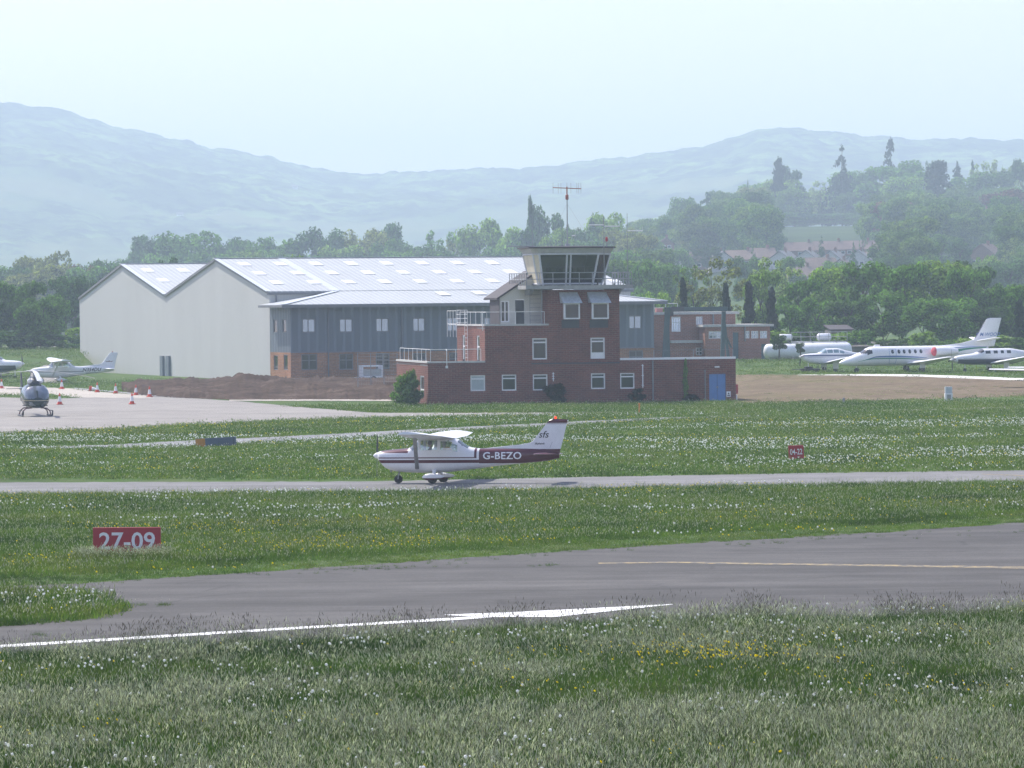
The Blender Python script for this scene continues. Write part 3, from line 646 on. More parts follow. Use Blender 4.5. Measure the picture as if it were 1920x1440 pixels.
ORD = ['first', 'second', 'third', 'fourth', 'fifth', 'sixth', 'seventh', 'eighth', 'ninth', 'tenth', 'eleventh', 'twelfth', 'thirteenth', 'fourteenth', 'fifteenth', 'sixteenth', 'seventeenth', 'eighteenth', 'nineteenth', 'twentieth'] + \
      ['twenty ' + q for q in ('first', 'second', 'third', 'fourth', 'fifth', 'sixth', 'seventh', 'eighth', 'ninth')] + ['thirtieth'] + ['thirty ' + q for q in ('first', 'second', 'third', 'fourth', 'fifth', 'sixth', 'seventh', 'eighth', 'ninth')]
SHAPE = {'round': 'round', 'broad': 'spreading', 'open': 'thinly leaved', 'cone': 'cone shaped', 'column': 'columnar', 'fir': 'ragged tall', 'shrub': 'leafy'}
def row(items, where, group, name='broadleaf_tree'):
    """items: (x, ytop, width, D, kind, colour); each label counts along the row from the left"""
    items = sorted(items, key=lambda q: q[0])
    for i, (x, yt, wp, D, kind, col) in enumerate(items):
        if where in ('half way up the hill', 'along the wooded skyline') and 1420 < x < 1650: D = max(D, 1290 + (x * 7) % 60)
        nm = {'fir': 'conifer_tree', 'cone': 'conifer_tree', 'column': 'columnar_tree', 'shrub': 'shrub'}.get(kind, name)
        tree(nm, x, yt, wp, D, kind, col, CN[col] + ' ' + SHAPE[kind] + (' shrub, ' if kind == 'shrub' else ' tree, ') + ORD[i].replace(' ', '-') + ' from left ' + where, group, 'shrub' if kind == 'shrub' else 'tree', low=0.02 if kind == 'shrub' else (0.03 if kind in ('cone', 'column', 'fir') or D > 600 else 0.08))

# right: the belt of tall trees behind the parked aircraft
row([(1235, 545, 60, 505, 'broad', FRESH), (1335, 484, 150, 520, 'open', OLIVE), (1300, 500, 90, 525, 'open', FRESH), (1450, 484, 130, 522, 'open', PALE_T), (1425, 505, 80, 500, 'broad', FRESH), (1500, 520, 90, 500, 'broad', GREEN),
     (1560, 496, 120, 505, 'broad', FRESH), (1620, 482, 140, 500, 'round', GREEN), (1690, 490, 120, 495, 'broad', GREEN), (1760, 480, 150, 500, 'round', FRESH), (1815, 500, 110, 492, 'broad', GREEN), (1835, 492, 110, 520, 'round', DARK),
     (1880, 525, 110, 490, 'broad', GREEN), (1925, 535, 110, 495, 'round', GREEN), (1985, 515, 140, 500, 'broad', FRESH), (1655, 545, 110, 478, 'broad', GREEN), (1730, 552, 110, 476, 'broad', GREEN), (1590, 555, 100, 478, 'round', GREEN), (1530, 560, 90, 480, 'round', GREEN),
     (1790, 560, 110, 474, 'round', GREEN), (1850, 575, 100, 476, 'broad', DARK), (1480, 568, 80, 482, 'broad', GREEN)], 'in the belt behind the white jets', 'trees behind the parked aircraft')
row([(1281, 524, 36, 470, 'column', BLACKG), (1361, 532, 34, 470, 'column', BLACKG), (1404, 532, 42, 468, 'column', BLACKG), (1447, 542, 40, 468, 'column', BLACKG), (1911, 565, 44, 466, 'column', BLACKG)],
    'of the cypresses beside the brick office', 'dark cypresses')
row([(1440, 612, 80, 450, 'shrub', FRESH), (1490, 618, 70, 455, 'shrub', GREEN), (1555, 618, 90, 455, 'shrub', FRESH), (1610, 612, 80, 455, 'shrub', GREEN), (1730, 616, 76, 440, 'shrub', FRESH), (1850, 622, 110, 440, 'shrub', FRESH), (1905, 628, 80, 440, 'shrub', GREEN), (1680, 630, 90, 452, 'shrub', GREEN), (1790, 630, 70, 445, 'shrub', GREEN), (1235, 575, 60, 470, 'shrub', GREEN)],
    'at the foot of the belt', 'shrubs behind the parked aircraft')
# left: trees and hedge beyond the hangar
row([(0, 520, 90, 520, 'round', GREEN), (55, 525, 70, 535, 'broad', GREEN), (122, 511, 90, 598, 'round', DARK), (75, 556, 90, 505, 'round', GREEN), (160, 518, 60, 599, 'broad', DARK), (98, 545, 66, 530, 'broad', GREEN), (25, 560, 70, 508, 'broad', DARK), (-70, 515, 110, 520, 'round', GREEN)],
    'in the clump by the hangar', 'trees left of the hangar')
row([(0, 587, 34, 508, 'shrub', PALE_T), (25, 612, 90, 503, 'shrub', DARK), (70, 614, 90, 504, 'shrub', GREEN), (110, 622, 80, 502, 'shrub', DARK), (138, 608, 50, 509, 'shrub', FRESH), (-50, 600, 80, 505, 'shrub', GREEN)], 'in the low hedge', 'hedge shrubs left of the hangar')
row([(20, 498, 90, 800, 'broad', BLUISH), (70, 478, 60, 820, 'broad', OLIVE), (112, 460, 56, 820, 'open', OLIVE), (95, 485, 70, 800, 'broad', OLIVE), (150, 496, 40, 790, 'broad', COPPER), (200, 478, 56, 820, 'round', BLUISH), (180, 500, 80, 780, 'broad', GREEN), (235, 490, 70, 780, 'broad', GREEN), (-40, 490, 90, 800, 'broad', GREEN), (45, 508, 80, 770, 'broad', OLIVE)],
    'in the far row beyond the clump', 'far trees left of the hangar')
row([(280, 445, 60, 980, 'round', BLUISH), (355, 438, 90, 960, 'round', GREEN), (316, 480, 40, 620, 'round', DARK), (320, 452, 50, 990, 'broad', BLUISH), (432, 446, 56, 980, 'broad', DARK), (470, 450, 60, 970, 'round', GREEN), (525, 437, 80, 960, 'broad', GREEN), (500, 462, 70, 940, 'round', GREEN), (610, 426, 70, 960, 'broad', DARK), (575, 470, 60, 940, 'round', GREEN),
     (570, 476, 80, 560, 'broad', FRESH), (640, 452, 70, 950, 'round', FRESH), (690, 428, 70, 960, 'broad', OLIVE), (712, 422, 60, 990, 'round', DARK), (730, 445, 60, 950, 'broad', GREEN), (770, 450, 70, 940, 'round', DARK), (818, 430, 60, 960, 'open', GREEN), (800, 455, 70, 940, 'round', GREEN), (855, 440, 50, 960, 'open', OLIVE), (905, 411, 64, 950, 'round', FRESH),
     (860, 462, 70, 930, 'broad', GREEN), (965, 428, 60, 940, 'round', FRESH), (940, 455, 60, 930, 'round', GREEN), (400, 462, 70, 940, 'round', GREEN), (545, 470, 60, 930, 'broad', BLUISH), (680, 468, 70, 930, 'round', BLUISH), (740, 470, 60, 925, 'broad', GREEN), (300, 468, 60, 940, 'round', GREEN), (255, 470, 50, 960, 'round', BLUISH), (450, 472, 60, 930, 'broad', FRESH)],
    'in the line above the hangar', 'tree line above the hangar roof')
row([(995, 373, 24, 900, 'column', DARK), (1030, 390, 56, 910, 'round', BLUISH), (1010, 430, 60, 890, 'round', DARK), (1062, 410, 40, 920, 'open', OLIVE), (1050, 430, 56, 880, 'round', FRESH), (1110, 408, 64, 920, 'fir', BLUISH), (1090, 425, 60, 900, 'broad', BLUISH), (1140, 402, 60, 930, 'round', FRESH), (1165, 420, 60, 900, 'broad', OLIVE),
     (1120, 450, 70, 870, 'broad', BLUISH), (1190, 440, 60, 880, 'broad', OLIVE), (1212, 488, 66, 640, 'round', GREEN), (1180, 470, 60, 800, 'broad', GREEN), (1225, 525, 50, 640, 'broad', GREEN), (1200, 530, 60, 600, 'shrub', GREEN)], 'behind the tower aerials', 'trees behind the tower')
# right: the wooded hill
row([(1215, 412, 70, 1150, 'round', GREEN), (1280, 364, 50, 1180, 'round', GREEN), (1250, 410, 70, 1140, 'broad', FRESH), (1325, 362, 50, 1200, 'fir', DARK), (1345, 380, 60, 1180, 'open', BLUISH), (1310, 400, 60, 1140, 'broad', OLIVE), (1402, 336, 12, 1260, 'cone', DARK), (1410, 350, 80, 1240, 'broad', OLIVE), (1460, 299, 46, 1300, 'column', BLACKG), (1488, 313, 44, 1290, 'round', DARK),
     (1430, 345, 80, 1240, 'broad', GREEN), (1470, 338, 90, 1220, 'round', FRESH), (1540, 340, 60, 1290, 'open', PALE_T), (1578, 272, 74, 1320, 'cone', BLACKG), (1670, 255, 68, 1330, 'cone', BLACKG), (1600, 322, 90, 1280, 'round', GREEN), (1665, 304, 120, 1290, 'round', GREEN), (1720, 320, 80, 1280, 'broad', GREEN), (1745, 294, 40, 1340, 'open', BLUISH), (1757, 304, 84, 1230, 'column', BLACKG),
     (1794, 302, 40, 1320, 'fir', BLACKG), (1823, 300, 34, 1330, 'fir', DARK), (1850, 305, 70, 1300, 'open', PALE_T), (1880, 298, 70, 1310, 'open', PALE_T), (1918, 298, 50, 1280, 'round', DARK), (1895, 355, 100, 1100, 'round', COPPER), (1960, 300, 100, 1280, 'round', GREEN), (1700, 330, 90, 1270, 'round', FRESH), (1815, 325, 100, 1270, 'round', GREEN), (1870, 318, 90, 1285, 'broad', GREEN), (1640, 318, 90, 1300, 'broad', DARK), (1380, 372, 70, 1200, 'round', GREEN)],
    'along the wooded skyline', 'skyline trees on the wooded hill')
row([(1240, 440, 60, 1060, 'broad', GREEN), (1290, 430, 70, 1070, 'round', FRESH), (1340, 422, 60, 1080, 'broad', DARK), (1375, 410, 80, 1100, 'round', GREEN), (1410, 386, 60, 1110, 'round', BLUISH), (1360, 440, 60, 1040, 'round', BLUISH), (1300, 450, 60, 1030, 'broad', OLIVE), (1440, 380, 80, 1130, 'broad', GREEN), (1490, 372, 90, 1120, 'round', GREEN), (1550, 352, 80, 1170, 'round', FRESH),
     (1600, 362, 80, 1150, 'broad', BLUISH), (1645, 344, 56, 1160, 'round', FRESH), (1580, 400, 80, 1120, 'round', GREEN), (1520, 400, 90, 1110, 'broad', DARK), (1678, 378, 96, 1040, 'broad', COPPER), (1720, 360, 60, 1150, 'round', FRESH), (1790, 370, 60, 1130, 'column', DARK), (1800, 410, 70, 1090, 'broad', GREEN), (1780, 412, 70, 1060, 'round', GREEN), (1830, 390, 80, 1120, 'open', PALE_T),
     (1880, 412, 80, 1080, 'round', GREEN), (1940, 400, 90, 1100, 'broad', GREEN), (1460, 412, 80, 1100, 'round', GREEN), (1620, 404, 70, 1110, 'broad', GREEN), (1850, 440, 70, 1020, 'broad', BLUISH)],
    'half way up the hill', 'trees half way up the wooded hill')
row([(1215, 470, 60, 880, 'round', OLIVE), (1270, 462, 50, 900, 'round', GREEN), (1330, 460, 50, 920, 'broad', DARK), (1412, 456, 16, 900, 'cone', DARK), (1540, 442, 22, 930, 'cone', DARK), (1600, 452, 20, 900, 'cone', DARK), (1618, 430, 14, 950, 'open', BLUISH), (1765, 440, 70, 900, 'round', GREEN), (1800, 448, 40, 880, 'round', DARK), (1848, 478, 52, 780, 'round', FRESH), (1700, 452, 60, 900, 'broad', GREEN),
     (1900, 440, 60, 900, 'broad', GREEN), (1480, 480, 60, 760, 'broad', GREEN), (1560, 490, 60, 740, 'broad', GREEN), (1400, 480, 70, 740, 'broad', BLUISH), (1270, 492, 70, 700, 'broad', GREEN), (1690, 480, 70, 760, 'broad', DARK), (1740, 478, 60, 760, 'round', GREEN), (1890, 490, 90, 740, 'round', DARK), (1655, 478, 40, 780, 'broad', GREEN), (1940, 470, 80, 800, 'round', GREEN)],
    'among the hillside houses', 'trees among the houses')
# woods that read as one mass: the slope's filling and the undergrowth below the far rows
M_WOOD = foliage_mat('wood_leaves', [(0, (0.05, 0.095, 0.025)), (0.5, (0.115, 0.195, 0.050)), (1, (0.20, 0.29, 0.085))], 0.48, 0.6)
def mass(name, boxes, s0, s1, label=None):
    pts, sc = [], []
    for (x0, x1, D0, D1, n) in boxes:
        for _ in range(n):
            D = rg.uniform(D0, D1); x = rg.uniform(x0, x1); X = (x - 960) / FPX * D; pts.append((X, D, float(ter(X, D)) - 0.5)); sc.append(rg.uniform(s0, s1))
    protos = []
    for k, me in enumerate(CROWNS['round'][:3] + CROWNS['broad'][:3]):
        m = me.copy(); m.materials.clear(); m.materials.append(M_WOOD); q = bpy.data.objects.new('wood_crown', m); protos.append(q)
    n = len(pts); return scatter(name, np.array(pts), np.array(sc), np.stack([np.zeros(n), np.zeros(n), rg.uniform(0, 6.28, n)], -1), protos)
mass('hillside_wood', [(1180, 1440, 1250, 1750, 75), (1640, 2150, 1250, 1900, 150), (1390, 1680, 1795, 2050, 60), (1900, 2100, 950, 1250, 25), (1680, 1740, 950, 1150, 8)], 11, 19)
mass('tree_line_undergrowth', [(-300, 240, 950, 1150, 60), (240, 1230, 1120, 1300, 190), (1000, 1230, 700, 1000, 40)], 11, 16)
# ================================================================ BUILDINGS
def brick(name, c1, c2, mortar, scale=1.0, dirt=0.25):
    t = NT(name); x, y, z = t.sep(t.coord('Object'))[:3]
    v = t.comb(t.math('ADD', x, y), z, 0.0)
    b = t.n('ShaderNodeTexBrick', Scale=scale); b.inputs['Color1'].default_value = (*c1, 1); b.inputs['Color2'].default_value = (*c2, 1); b.inputs['Mortar'].default_value = (*mortar, 1)
    b.inputs['Brick Width'].default_value = 0.46; b.inputs['Row Height'].default_value = 0.15; b.inputs['Mortar Size'].default_value = 0.018; b.inputs['Bias'].default_value = -0.1
    t.l(v, b.inputs['Vector'])
    f = t.noise(0.5, 5, 0.65); c = t.mix(dirt * 2, b.outputs['Color'], t.ramp(f, [(0.3, (0.55,) * 3), (0.7, (1.3,) * 3)]), 'MULTIPLY')
    g = t.noise(9.0, 2, 0.6); c = t.mix(0.5, c, t.ramp(g, [(0.3, (0.5,) * 3), (0.7, (1.5,) * 3)]), 'MULTIPLY')
    t.bsdf(c, 0.9, 0, t.bump(b.outputs['Fac'], -0.4, 0.01), 0.2); return t.m
M_BRICK = brick('red_brown_brick', (0.205, 0.070, 0.050), (0.140, 0.050, 0.038), (0.215, 0.145, 0.12))
M_BRICK_O = brick('orange_brick', (0.40, 0.185, 0.085), (0.30, 0.13, 0.06), (0.32, 0.26, 0.20))
M_BRICK_B = brick('pale_red_brick', (0.34, 0.135, 0.085), (0.26, 0.10, 0.065), (0.36, 0.28, 0.24))
M_CONC = paint('weathered_concrete', (0.34, 0.335, 0.315), 0.85, 0, 0.25, 2.0)
M_COPING = paint('pale_coping', (0.50, 0.49, 0.46), 0.8, 0, 0.2, 3.0)
M_WHITE = paint('white_paint', (0.80, 0.80, 0.79), 0.45, 0, 0.06, 2.0)
M_CREAM = paint('cream_cladding', (0.60, 0.59, 0.52), 0.6, 0, 0.10, 0.8)
M_RAIL = paint('white_rail', (0.74, 0.74, 0.72), 0.5, 0, 0.1, 4)
M_GALV = paint('galvanised_steel', (0.36, 0.37, 0.38), 0.45, 0.6, 0.2, 4)
M_STEEL = paint('dull_steel', (0.24, 0.245, 0.25), 0.55, 0.3, 0.2, 4)
M_LEAD = paint('blue_grey_sheet', (0.50, 0.54, 0.58), 0.40, 0.3, 0.25, 5)
M_DARK = paint('dark_panel', (0.045, 0.050, 0.055), 0.5, 0, 0.2, 2)
M_BLACK = paint('black_rubber', (0.018, 0.018, 0.019), 0.7, 0, 0.2, 6)
M_SLATE = paint('dark_roof_sheet', (0.050, 0.042, 0.046), 0.8, 0, 0.25, 3)
M_BLUE = paint('blue_door_paint', (0.085, 0.21, 0.46), 0.5, 0, 0.12, 3)
M_RED = paint('red_paint', (0.42, 0.03, 0.03), 0.5, 0, 0.12, 3)
M_ORANGE = paint('orange_paint', (0.62, 0.19, 0.03), 0.5, 0, 0.1, 3)
M_REDWHITE = paint('aerial_red', (0.36, 0.11, 0.08), 0.5, 0, 0.1, 3)
M_PLANT = paint('dark_interior', (0.06, 0.055, 0.05), 0.9, 0, 0.3, 2)
def glass(name, col, rough=0.06, metal=0.0, var=0.3):
    t = NT(name); f = t.noise(0.9, 2, 0.5); dark = tuple(c * (1 - var) for c in col)
    t.bsdf(t.ramp(f, [(0.35, dark), (0.65, col)]), rough, metal, None, 0.8); return t.m
M_GLASS_D = glass('dark_window_glass', (0.030, 0.038, 0.040), 0.05, 0.0)
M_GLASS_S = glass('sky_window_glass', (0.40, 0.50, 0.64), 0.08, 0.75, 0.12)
M_BLIND = paint('window_blind', (0.40, 0.45, 0.45), 0.5, 0, 0.15, 2)
def clear_glass(name, tint=(0.75, 0.8, 0.8), alpha=0.25):
    t = NT(name); g = t.n('ShaderNodeBsdfGlossy', Roughness=0.03); tr = t.n('ShaderNodeBsdfTransparent'); tr.inputs[0].default_value = (*tint, 1); g.inputs[0].default_value = (0.9, 0.95, 1, 1)
    mx = t.n('ShaderNodeMixShader', Fac=alpha); t.l(tr.outputs[0], mx.inputs[1]); t.l(g.outputs[0], mx.inputs[2]); t.l(mx.outputs[0], t.out.inputs['Surface']); return t.m
M_CLEAR = clear_glass('clear_glass'); M_TINT = clear_glass('tinted_cab_glass', (0.12, 0.13, 0.12), 0.07)

def wall_slab(b, u0, u1, z0, z1, holes, y=0.0, face=-1):
    """front wall plane with rectangular openings: a grid of quads leaving the holes out, plus reveals 0.12 m deep"""
    us = sorted({u0, u1, *[h[0] for h in holes], *[h[1] for h in holes]}); zs = sorted({z0, z1, *[h[2] for h in holes], *[h[3] for h in holes]})
    us = [q for q in us if u0 <= q <= u1]; zs = [q for q in zs if z0 <= q <= z1]
    for i in range(len(us) - 1):
        for j in range(len(zs) - 1):
            cu, cz = (us[i] + us[i + 1]) / 2, (zs[j] + zs[j + 1]) / 2
            if any(h[0] < cu < h[1] and h[2] < cz < h[3] for h in holes): continue
            b.poly([(us[i], y, zs[j]), (us[i + 1], y, zs[j]), (us[i + 1], y, zs[j + 1]), (us[i], y, zs[j + 1])])
    for a0, a1, c0, c1 in holes:
        d = y + 0.14
        b.poly([(a0, y, c0), (a0, d, c0), (a0, d, c1), (a0, y, c1)]); b.poly([(a1, y, c0), (a1, d, c0), (a1, d, c1), (a1, y, c1)])
        b.poly([(a0, y, c0), (a1, y, c0), (a1, d, c0), (a0, d, c0)]); b.poly([(a0, y, c1), (a1, y, c1), (a1, d, c1), (a0, d, c1)])
def window(parent, h, y=0.0, glass_m=None, frame_m=None, transom=None, mull=None, panel=None, t=0.09, dep=0.06, name='window', sill=False):
    """frame as the part, its panes as sub-parts; set into the opening h = (u0,u1,z0,z1)"""
    a0, a1, c0, c1 = h; b = MB(); y0, y1 = y + dep, y + dep + 0.07
    b.box(a0, a0 + t, y0, y1, c0, c1); b.box(a1 - t, a1, y0, y1, c0, c1); b.box(a0 + t, a1 - t, y0, y1, c0, c0 + t); b.box(a0 + t, a1 - t, y0, y1, c1 - t, c1)
    if transom: zt = c0 + (c1 - c0) * transom; b.box(a0 + t, a1 - t, y0, y1, zt - t * 0.5, zt + t * 0.5)
    if mull:
        for m_ in (mull if isinstance(mull, (list, tuple)) else [mull]): um = a0 + (a1 - a0) * m_; b.box(um - t * 0.5, um + t * 0.5, y0 + 0.002, y1 - 0.002, c0 + t, c1 - t)
    f = b.build(name, frame_m or M_WHITE, parent)
    MB().box(a0 + t * 0.5, a1 - t * 0.5, y1 - 0.035, y1 - 0.02, c0 + t * 0.5, c1 - t * 0.5).build('pane', glass_m or M_GLASS_D, f)
    if panel: MB().box(a0 + t, a1 - t, y0 + 0.015, y1 - 0.04, c0 + t, c0 + (c1 - c0) * panel).build('panel', M_WHITE, f)
    if sill: MB().box(a0 - 0.05, a1 + 0.05, y - 0.05, y + dep, c0 - 0.07, c0).build('sill', frame_m or M_COPING, f)
    return f
def rail_line(b, pts, h=1.0, n_bars=2, post=1.4, r=0.022):
    """posts and rails along a polyline of (u, w, z) feet"""
    for k in range(len(pts) - 1):
        a, c = Vector(pts[k]), Vector(pts[k + 1]); L = (c - a).length; n = max(1, round(L / post))
        for i in range(n + 1):
            q = a.lerp(c, i / n); b.tube([q, q + Vector((0, 0, h))], r, 6)
        for j in range(n_bars):
            z = Vector((0, 0, h * (1 - j / n_bars))); b.tube([a + z, c + z], r, 6)
def ladder(b, a, top, side, wd=0.42, r=0.02, step=0.3):
    a, top, s = Vector(a), Vector(top), Vector(side).normalized() * wd / 2; n = int((top - a).length / step)
    for k in (-1, 1): b.tube([a + s * k, top + s * k], r, 6)
    for i in range(1, n): q = a.lerp(top, i / n); b.tube([q - s, q + s], r * 0.7, 5)

# ---------------------------------------------------------------- control tower
TF = Frame(G(803, 759.5), R(11))
tower = empty('control_tower', TF.world(0, 0, 0), TF.th, 'red brick airfield control tower with a glazed cab and aerials', 'control tower')
Z0 = -0.3
zG = TF.uz(856, 680.5)[1]                        # parapet of the ground floor
zG2 = TF.uz(1270, 674)[1]
u2, z2 = TF.uz(909, 611.5)                        # second storey block
ut0 = TF.uz(1027, 640)[0]; ut1 = TF.uz(1162, 640)[0]; uE = TF.uz(1379.5, 700)[0]
zS = TF.uz(1090, 543)[1]                          # underside of the balcony
dG = TF.wz(744, 720, 0)[0]; d2 = TF.wz(857, 650, u2)[0]
dG = max(4.0, min(16, dG)); d2 = max(4.0, min(16, d2))
win_g = [TF.rect(*q) for q in ((882, 703.3, 910, 733.3), (940.8, 702.3, 968.5, 732.6), (999, 701.7, 1027, 732), (1108, 699.7, 1135, 729.4), (1162.7, 699, 1190, 728.8))]
win_1 = [TF.rect(998, 634, 1026, 674), TF.rect(1107, 633, 1134.4, 672.5)]
win_b = [TF.rect(1055.5, 568, 1085.5, 598.5), TF.rect(1108, 567.5, 1139.5, 598.2)]
door = TF.rect(1329.5, 701, 1361, 751.5)
b = MB()
wall_slab(b, 0, u2, Z0, zG, [h for h in win_g if h[1] < u2])
wall_slab(b, u2, ut0, Z0, z2, [h for h in win_g + win_1 if u2 < h[0] and h[1] < ut0 + 0.05])
ut0w = max([h[1] for h in win_g + win_1 if h[0] < ut0]) + 0.12; 
b = MB()
wall_slab(b, 0, u2, Z0, zG, [h for h in win_g if h[1] < u2])
wall_slab(b, u2, ut0w, Z0, z2, [h for h in win_g + win_1 if u2 < h[0] and h[1] < ut0w])
wall_slab(b, ut0w, ut1, Z0, zS, [h for h in win_g + win_1 + win_b if h[0] > ut0w and h[1] < ut1])
wall_slab(b, ut1, uE, Z0, zG2, [h for h in win_g if h[0] > ut1 - 0.05] + [door])
Dp = dG
side_w = [(d2 * 0.19, d2 * 0.29), (d2 * 0.70, d2 * 0.80)]
gw = (dG * 0.12, dG * 0.25)                       # narrow window in the left end of the ground floor
zgw0, zgw1 = TF.wz(793, 744, 0)[1], TF.wz(793, 705, 0)[1]
b.box(0, 0.001, 0, gw[0], Z0, zG); b.box(0, 0.001, gw[1], Dp, Z0, zG); b.box(0, 0.001, gw[0], gw[1], zgw1, zG); b.box(0, 0.001, gw[0], gw[1], Z0, zgw0)
cuts = [0] + [q for s in side_w for q in s] + [d2]
for i in range(0, len(cuts), 2): b.box(u2, u2 + 0.001, cuts[i], cuts[i + 1], zG - 0.2, z2)
for s in side_w: b.box(u2, u2 + 0.001, s[0], s[1], z2 - 0.75, z2)
b.poly([(uE, 0, Z0), (uE, Dp, Z0), (uE, Dp, zG2), (uE, 0, zG2)]); b.poly([(ut1, 0, zG2), (ut1, 6, zG2), (ut1, 6, zS), (ut1, 0, zS)])
b.poly([(ut0w, 0, z2 - 0.2), (ut0w, 6, z2 - 0.2), (ut0w, 6, zS), (ut0w, 0, zS)]); b.poly([(ut0w, 6, z2 - .2), (ut1, 6, z2 - .2), (ut1, 6, zS), (ut0w, 6, zS)])
b.poly([(0, Dp, Z0), (uE, Dp, Z0), (uE, Dp, zG), (0, Dp, zG)]); b.poly([(u2, d2, zG), (ut1, d2, zG), (ut1, d2, z2), (u2, d2, z2)])
wall_o = b.build('wall', M_BRICK, tower)
b = MB(); b.box(0, u2 - .01, 0.02, Dp, zG - 0.22, zG - 0.12); b.box(ut1 + .01, uE, 0.02, Dp, zG2 - 0.22, zG2 - 0.12); b.box(u2, ut0w, 0.02, d2, z2 - 0.22, z2 - 0.12); b.build('flat_roof', M_STEEL, tower)
def coping(parent, pts, z, wd=0.32, h=0.14, m=None, name='coping'):
    b = MB()
    for k in range(len(pts) - 1):
        (x0, y0), (x1, y1) = pts[k], pts[k + 1]
        b.box(min(x0, x1) - (0.05 if x0 == x1 else 0), max(x0, x1) + (wd if x0 == x1 else 0), min(y0, y1) - (0.05 if y0 == y1 else 0), max(y0, y1) + (wd if y0 == y1 else 0), z + 0.001 * k, z + h + 0.001 * k)
    return b.build(name, m or M_COPING, parent)
coping(tower, [(0, Dp), (0, 0), (u2, 0)], zG); coping(tower, [(u2, d2), (u2, 0), (ut0w, 0)], z2); coping(tower, [(ut1, 0), (uE, 0)], zG2, 0.3, 0.17, M_WHITE)
# string course and a shallow pier line on the tower
zc_ = TF.uz(1100, 680.5)[1]
b = MB().box(ut0w - 1.4, ut1, -0.025, -0.002, zc_ - 0.05, zc_ + 0.05); b.build('string_course', M_DARK, tower)
for h in win_g: window(tower, h, 0, M_BLIND if h is win_g[0] else M_GLASS_D, M_WHITE, 0.76, None, None, 0.10, sill=False)
window(tower, win_1[0], 0, M_GLASS_D, M_WHITE, 0.80, None, None, 0.11); window(tower, win_1[1], 0, M_GLASS_D, M_WHITE, 0.82, None, 0.30, 0.11)
# the pair of projecting windows with sheet hoods and dark aprons
for h in win_b:
    a0, a1, c0, c1 = h; b = MB(); t = 0.11; y0 = -0.42
    b.box(a0, a0 + t, y0, y0 + 0.08, c0, c1); b.box(a1 - t, a1, y0, y0 + 0.08, c0, c1); b.box(a0 + t, a1 - t, y0, y0 + 0.08, c0, c0 + t); b.box(a0 + t, a1 - t, y0, y0 + 0.08, c1 - t, c1)
    b.box(a0, a0 + 0.05, y0 + 0.08, 0.0, c0, c1); b.box(a1 - 0.05, a1, y0 + 0.08, 0.0, c0, c1)
    b.box(a1 - 0.42, a1 - 0.34, y0 + 0.09, y0 + 0.13, c0 + t, c1 - t)
    f = b.build('bay_window', M_WHITE, tower)
    MB().box(a0 + 0.06, a1 - 0.06, y0 + 0.045, y0 + 0.06, c0 + 0.05, c1 - 0.05).build('pane', M_GLASS_D, f)
    zt = c1 + 0.78
    hd = MB(); hd.poly([(a0 - 0.32, -0.06, zt), (a1 - 0.12, -0.06, zt), (a1 + 0.14, y0 - 0.30, c1 - 0.02), (a0 - 0.14, y0 - 0.30, c1 - 0.02)], (0, 0.02, 0.05))
    hd.poly([(a1 - 0.12, -0.06, zt), (a1 + 0.02, -0.004, c1), (a1 + 0.14, y0 - 0.30, c1 - 0.02)]); hd.poly([(a0 - 0.32, -0.06, zt), (a0 - 0.22, -0.004, c1), (a0 - 0.14, y0 - 0.30, c1 - 0.02)])
    hd.build('hood', M_LEAD, f)
    MB().box(a0 - 0.12, a1 + 0.0, -0.10, -0.003, c0 - 0.68, c0 - 0.03).build('apron', M_DARK, f)
for s in side_w:
    b = MB(); y0, y1 = s; z0, z1 = zG + 0.15, z2 - 0.75; t = 0.1
    b.box(u2 + 0.04, u2 + 0.10, y0, y0 + t * 2.2, z0, z1); b.box(u2 + 0.04, u2 + 0.10, y1 - t * 2.2, y1, z0, z1); b.box(u2 + 0.04, u2 + 0.10, y0, y1, z1 - t, z1); b.box(u2 + 0.041, u2 + 0.099, y0, y1, z0 + 1.0, z0 + 1.1)
    f = b.build('side_window', M_WHITE, tower); MB().box(u2 + 0.08, u2 + 0.09, y0, y1, z0, z1 - 0.02).build('pane', M_GLASS_D, f)
b = MB(); y0, y1 = gw; b.box(0.04, 0.1, y0, y0 + .2, zgw0, zgw1); b.box(0.04, 0.1, y1 - .2, y1, zgw0, zgw1); b.box(0.041, 0.099, y0, y1, zgw1 - .1, zgw1); b.box(0.041, 0.099, y0, y1, zgw0 + .5, zgw0 + .6)
f = b.build('side_window', M_WHITE, tower); MB().box(0.08, 0.09, y0, y1, zgw0, zgw1).build('pane', M_GLASS_D, f)
# blue double door, lamp above, notice and red hose box beside it
a0, a1, c0, c1 = door; am = (a0 + a1) / 2
for q0, q1 in ((a0, am - 0.012), (am + 0.012, a1)):
    b = MB().box(q0, q1, 0.06, 0.11, Z0, c1 - 0.05); w_ = q1 - q0
    for zz in (0.25, 1.05): b.box(q0 + 0.1, q1 - 0.1, 0.045, 0.06, zz, zz + 0.7)
    dd = b.build('door', M_BLUE, tower); MB().box(am - 0.06 if q1 < am else am + 0.03, am - 0.03 if q1 < am else am + 0.06, 0.0, 0.06, 1.0, 1.16).build('handle', M_GALV, dd)
b = MB().box(a0 - .06, a0 - 0.002, 0.02, 0.12, Z0, c1 + .05).box(a1 + 0.002, a1 + .06, 0.02, 0.12, Z0, c1 + .05).box(a0, a1, 0.021, 0.12, c1 - 0.04, c1 + .05); b.build('door_frame', M_BLUE, tower)
ul, zl = TF.uz(1344, 688); MB().box(ul - 0.18, ul + 0.18, -0.16, -0.003, zl - 0.05, zl + 0.06).build('wall_lamp', M_WHITE, tower)
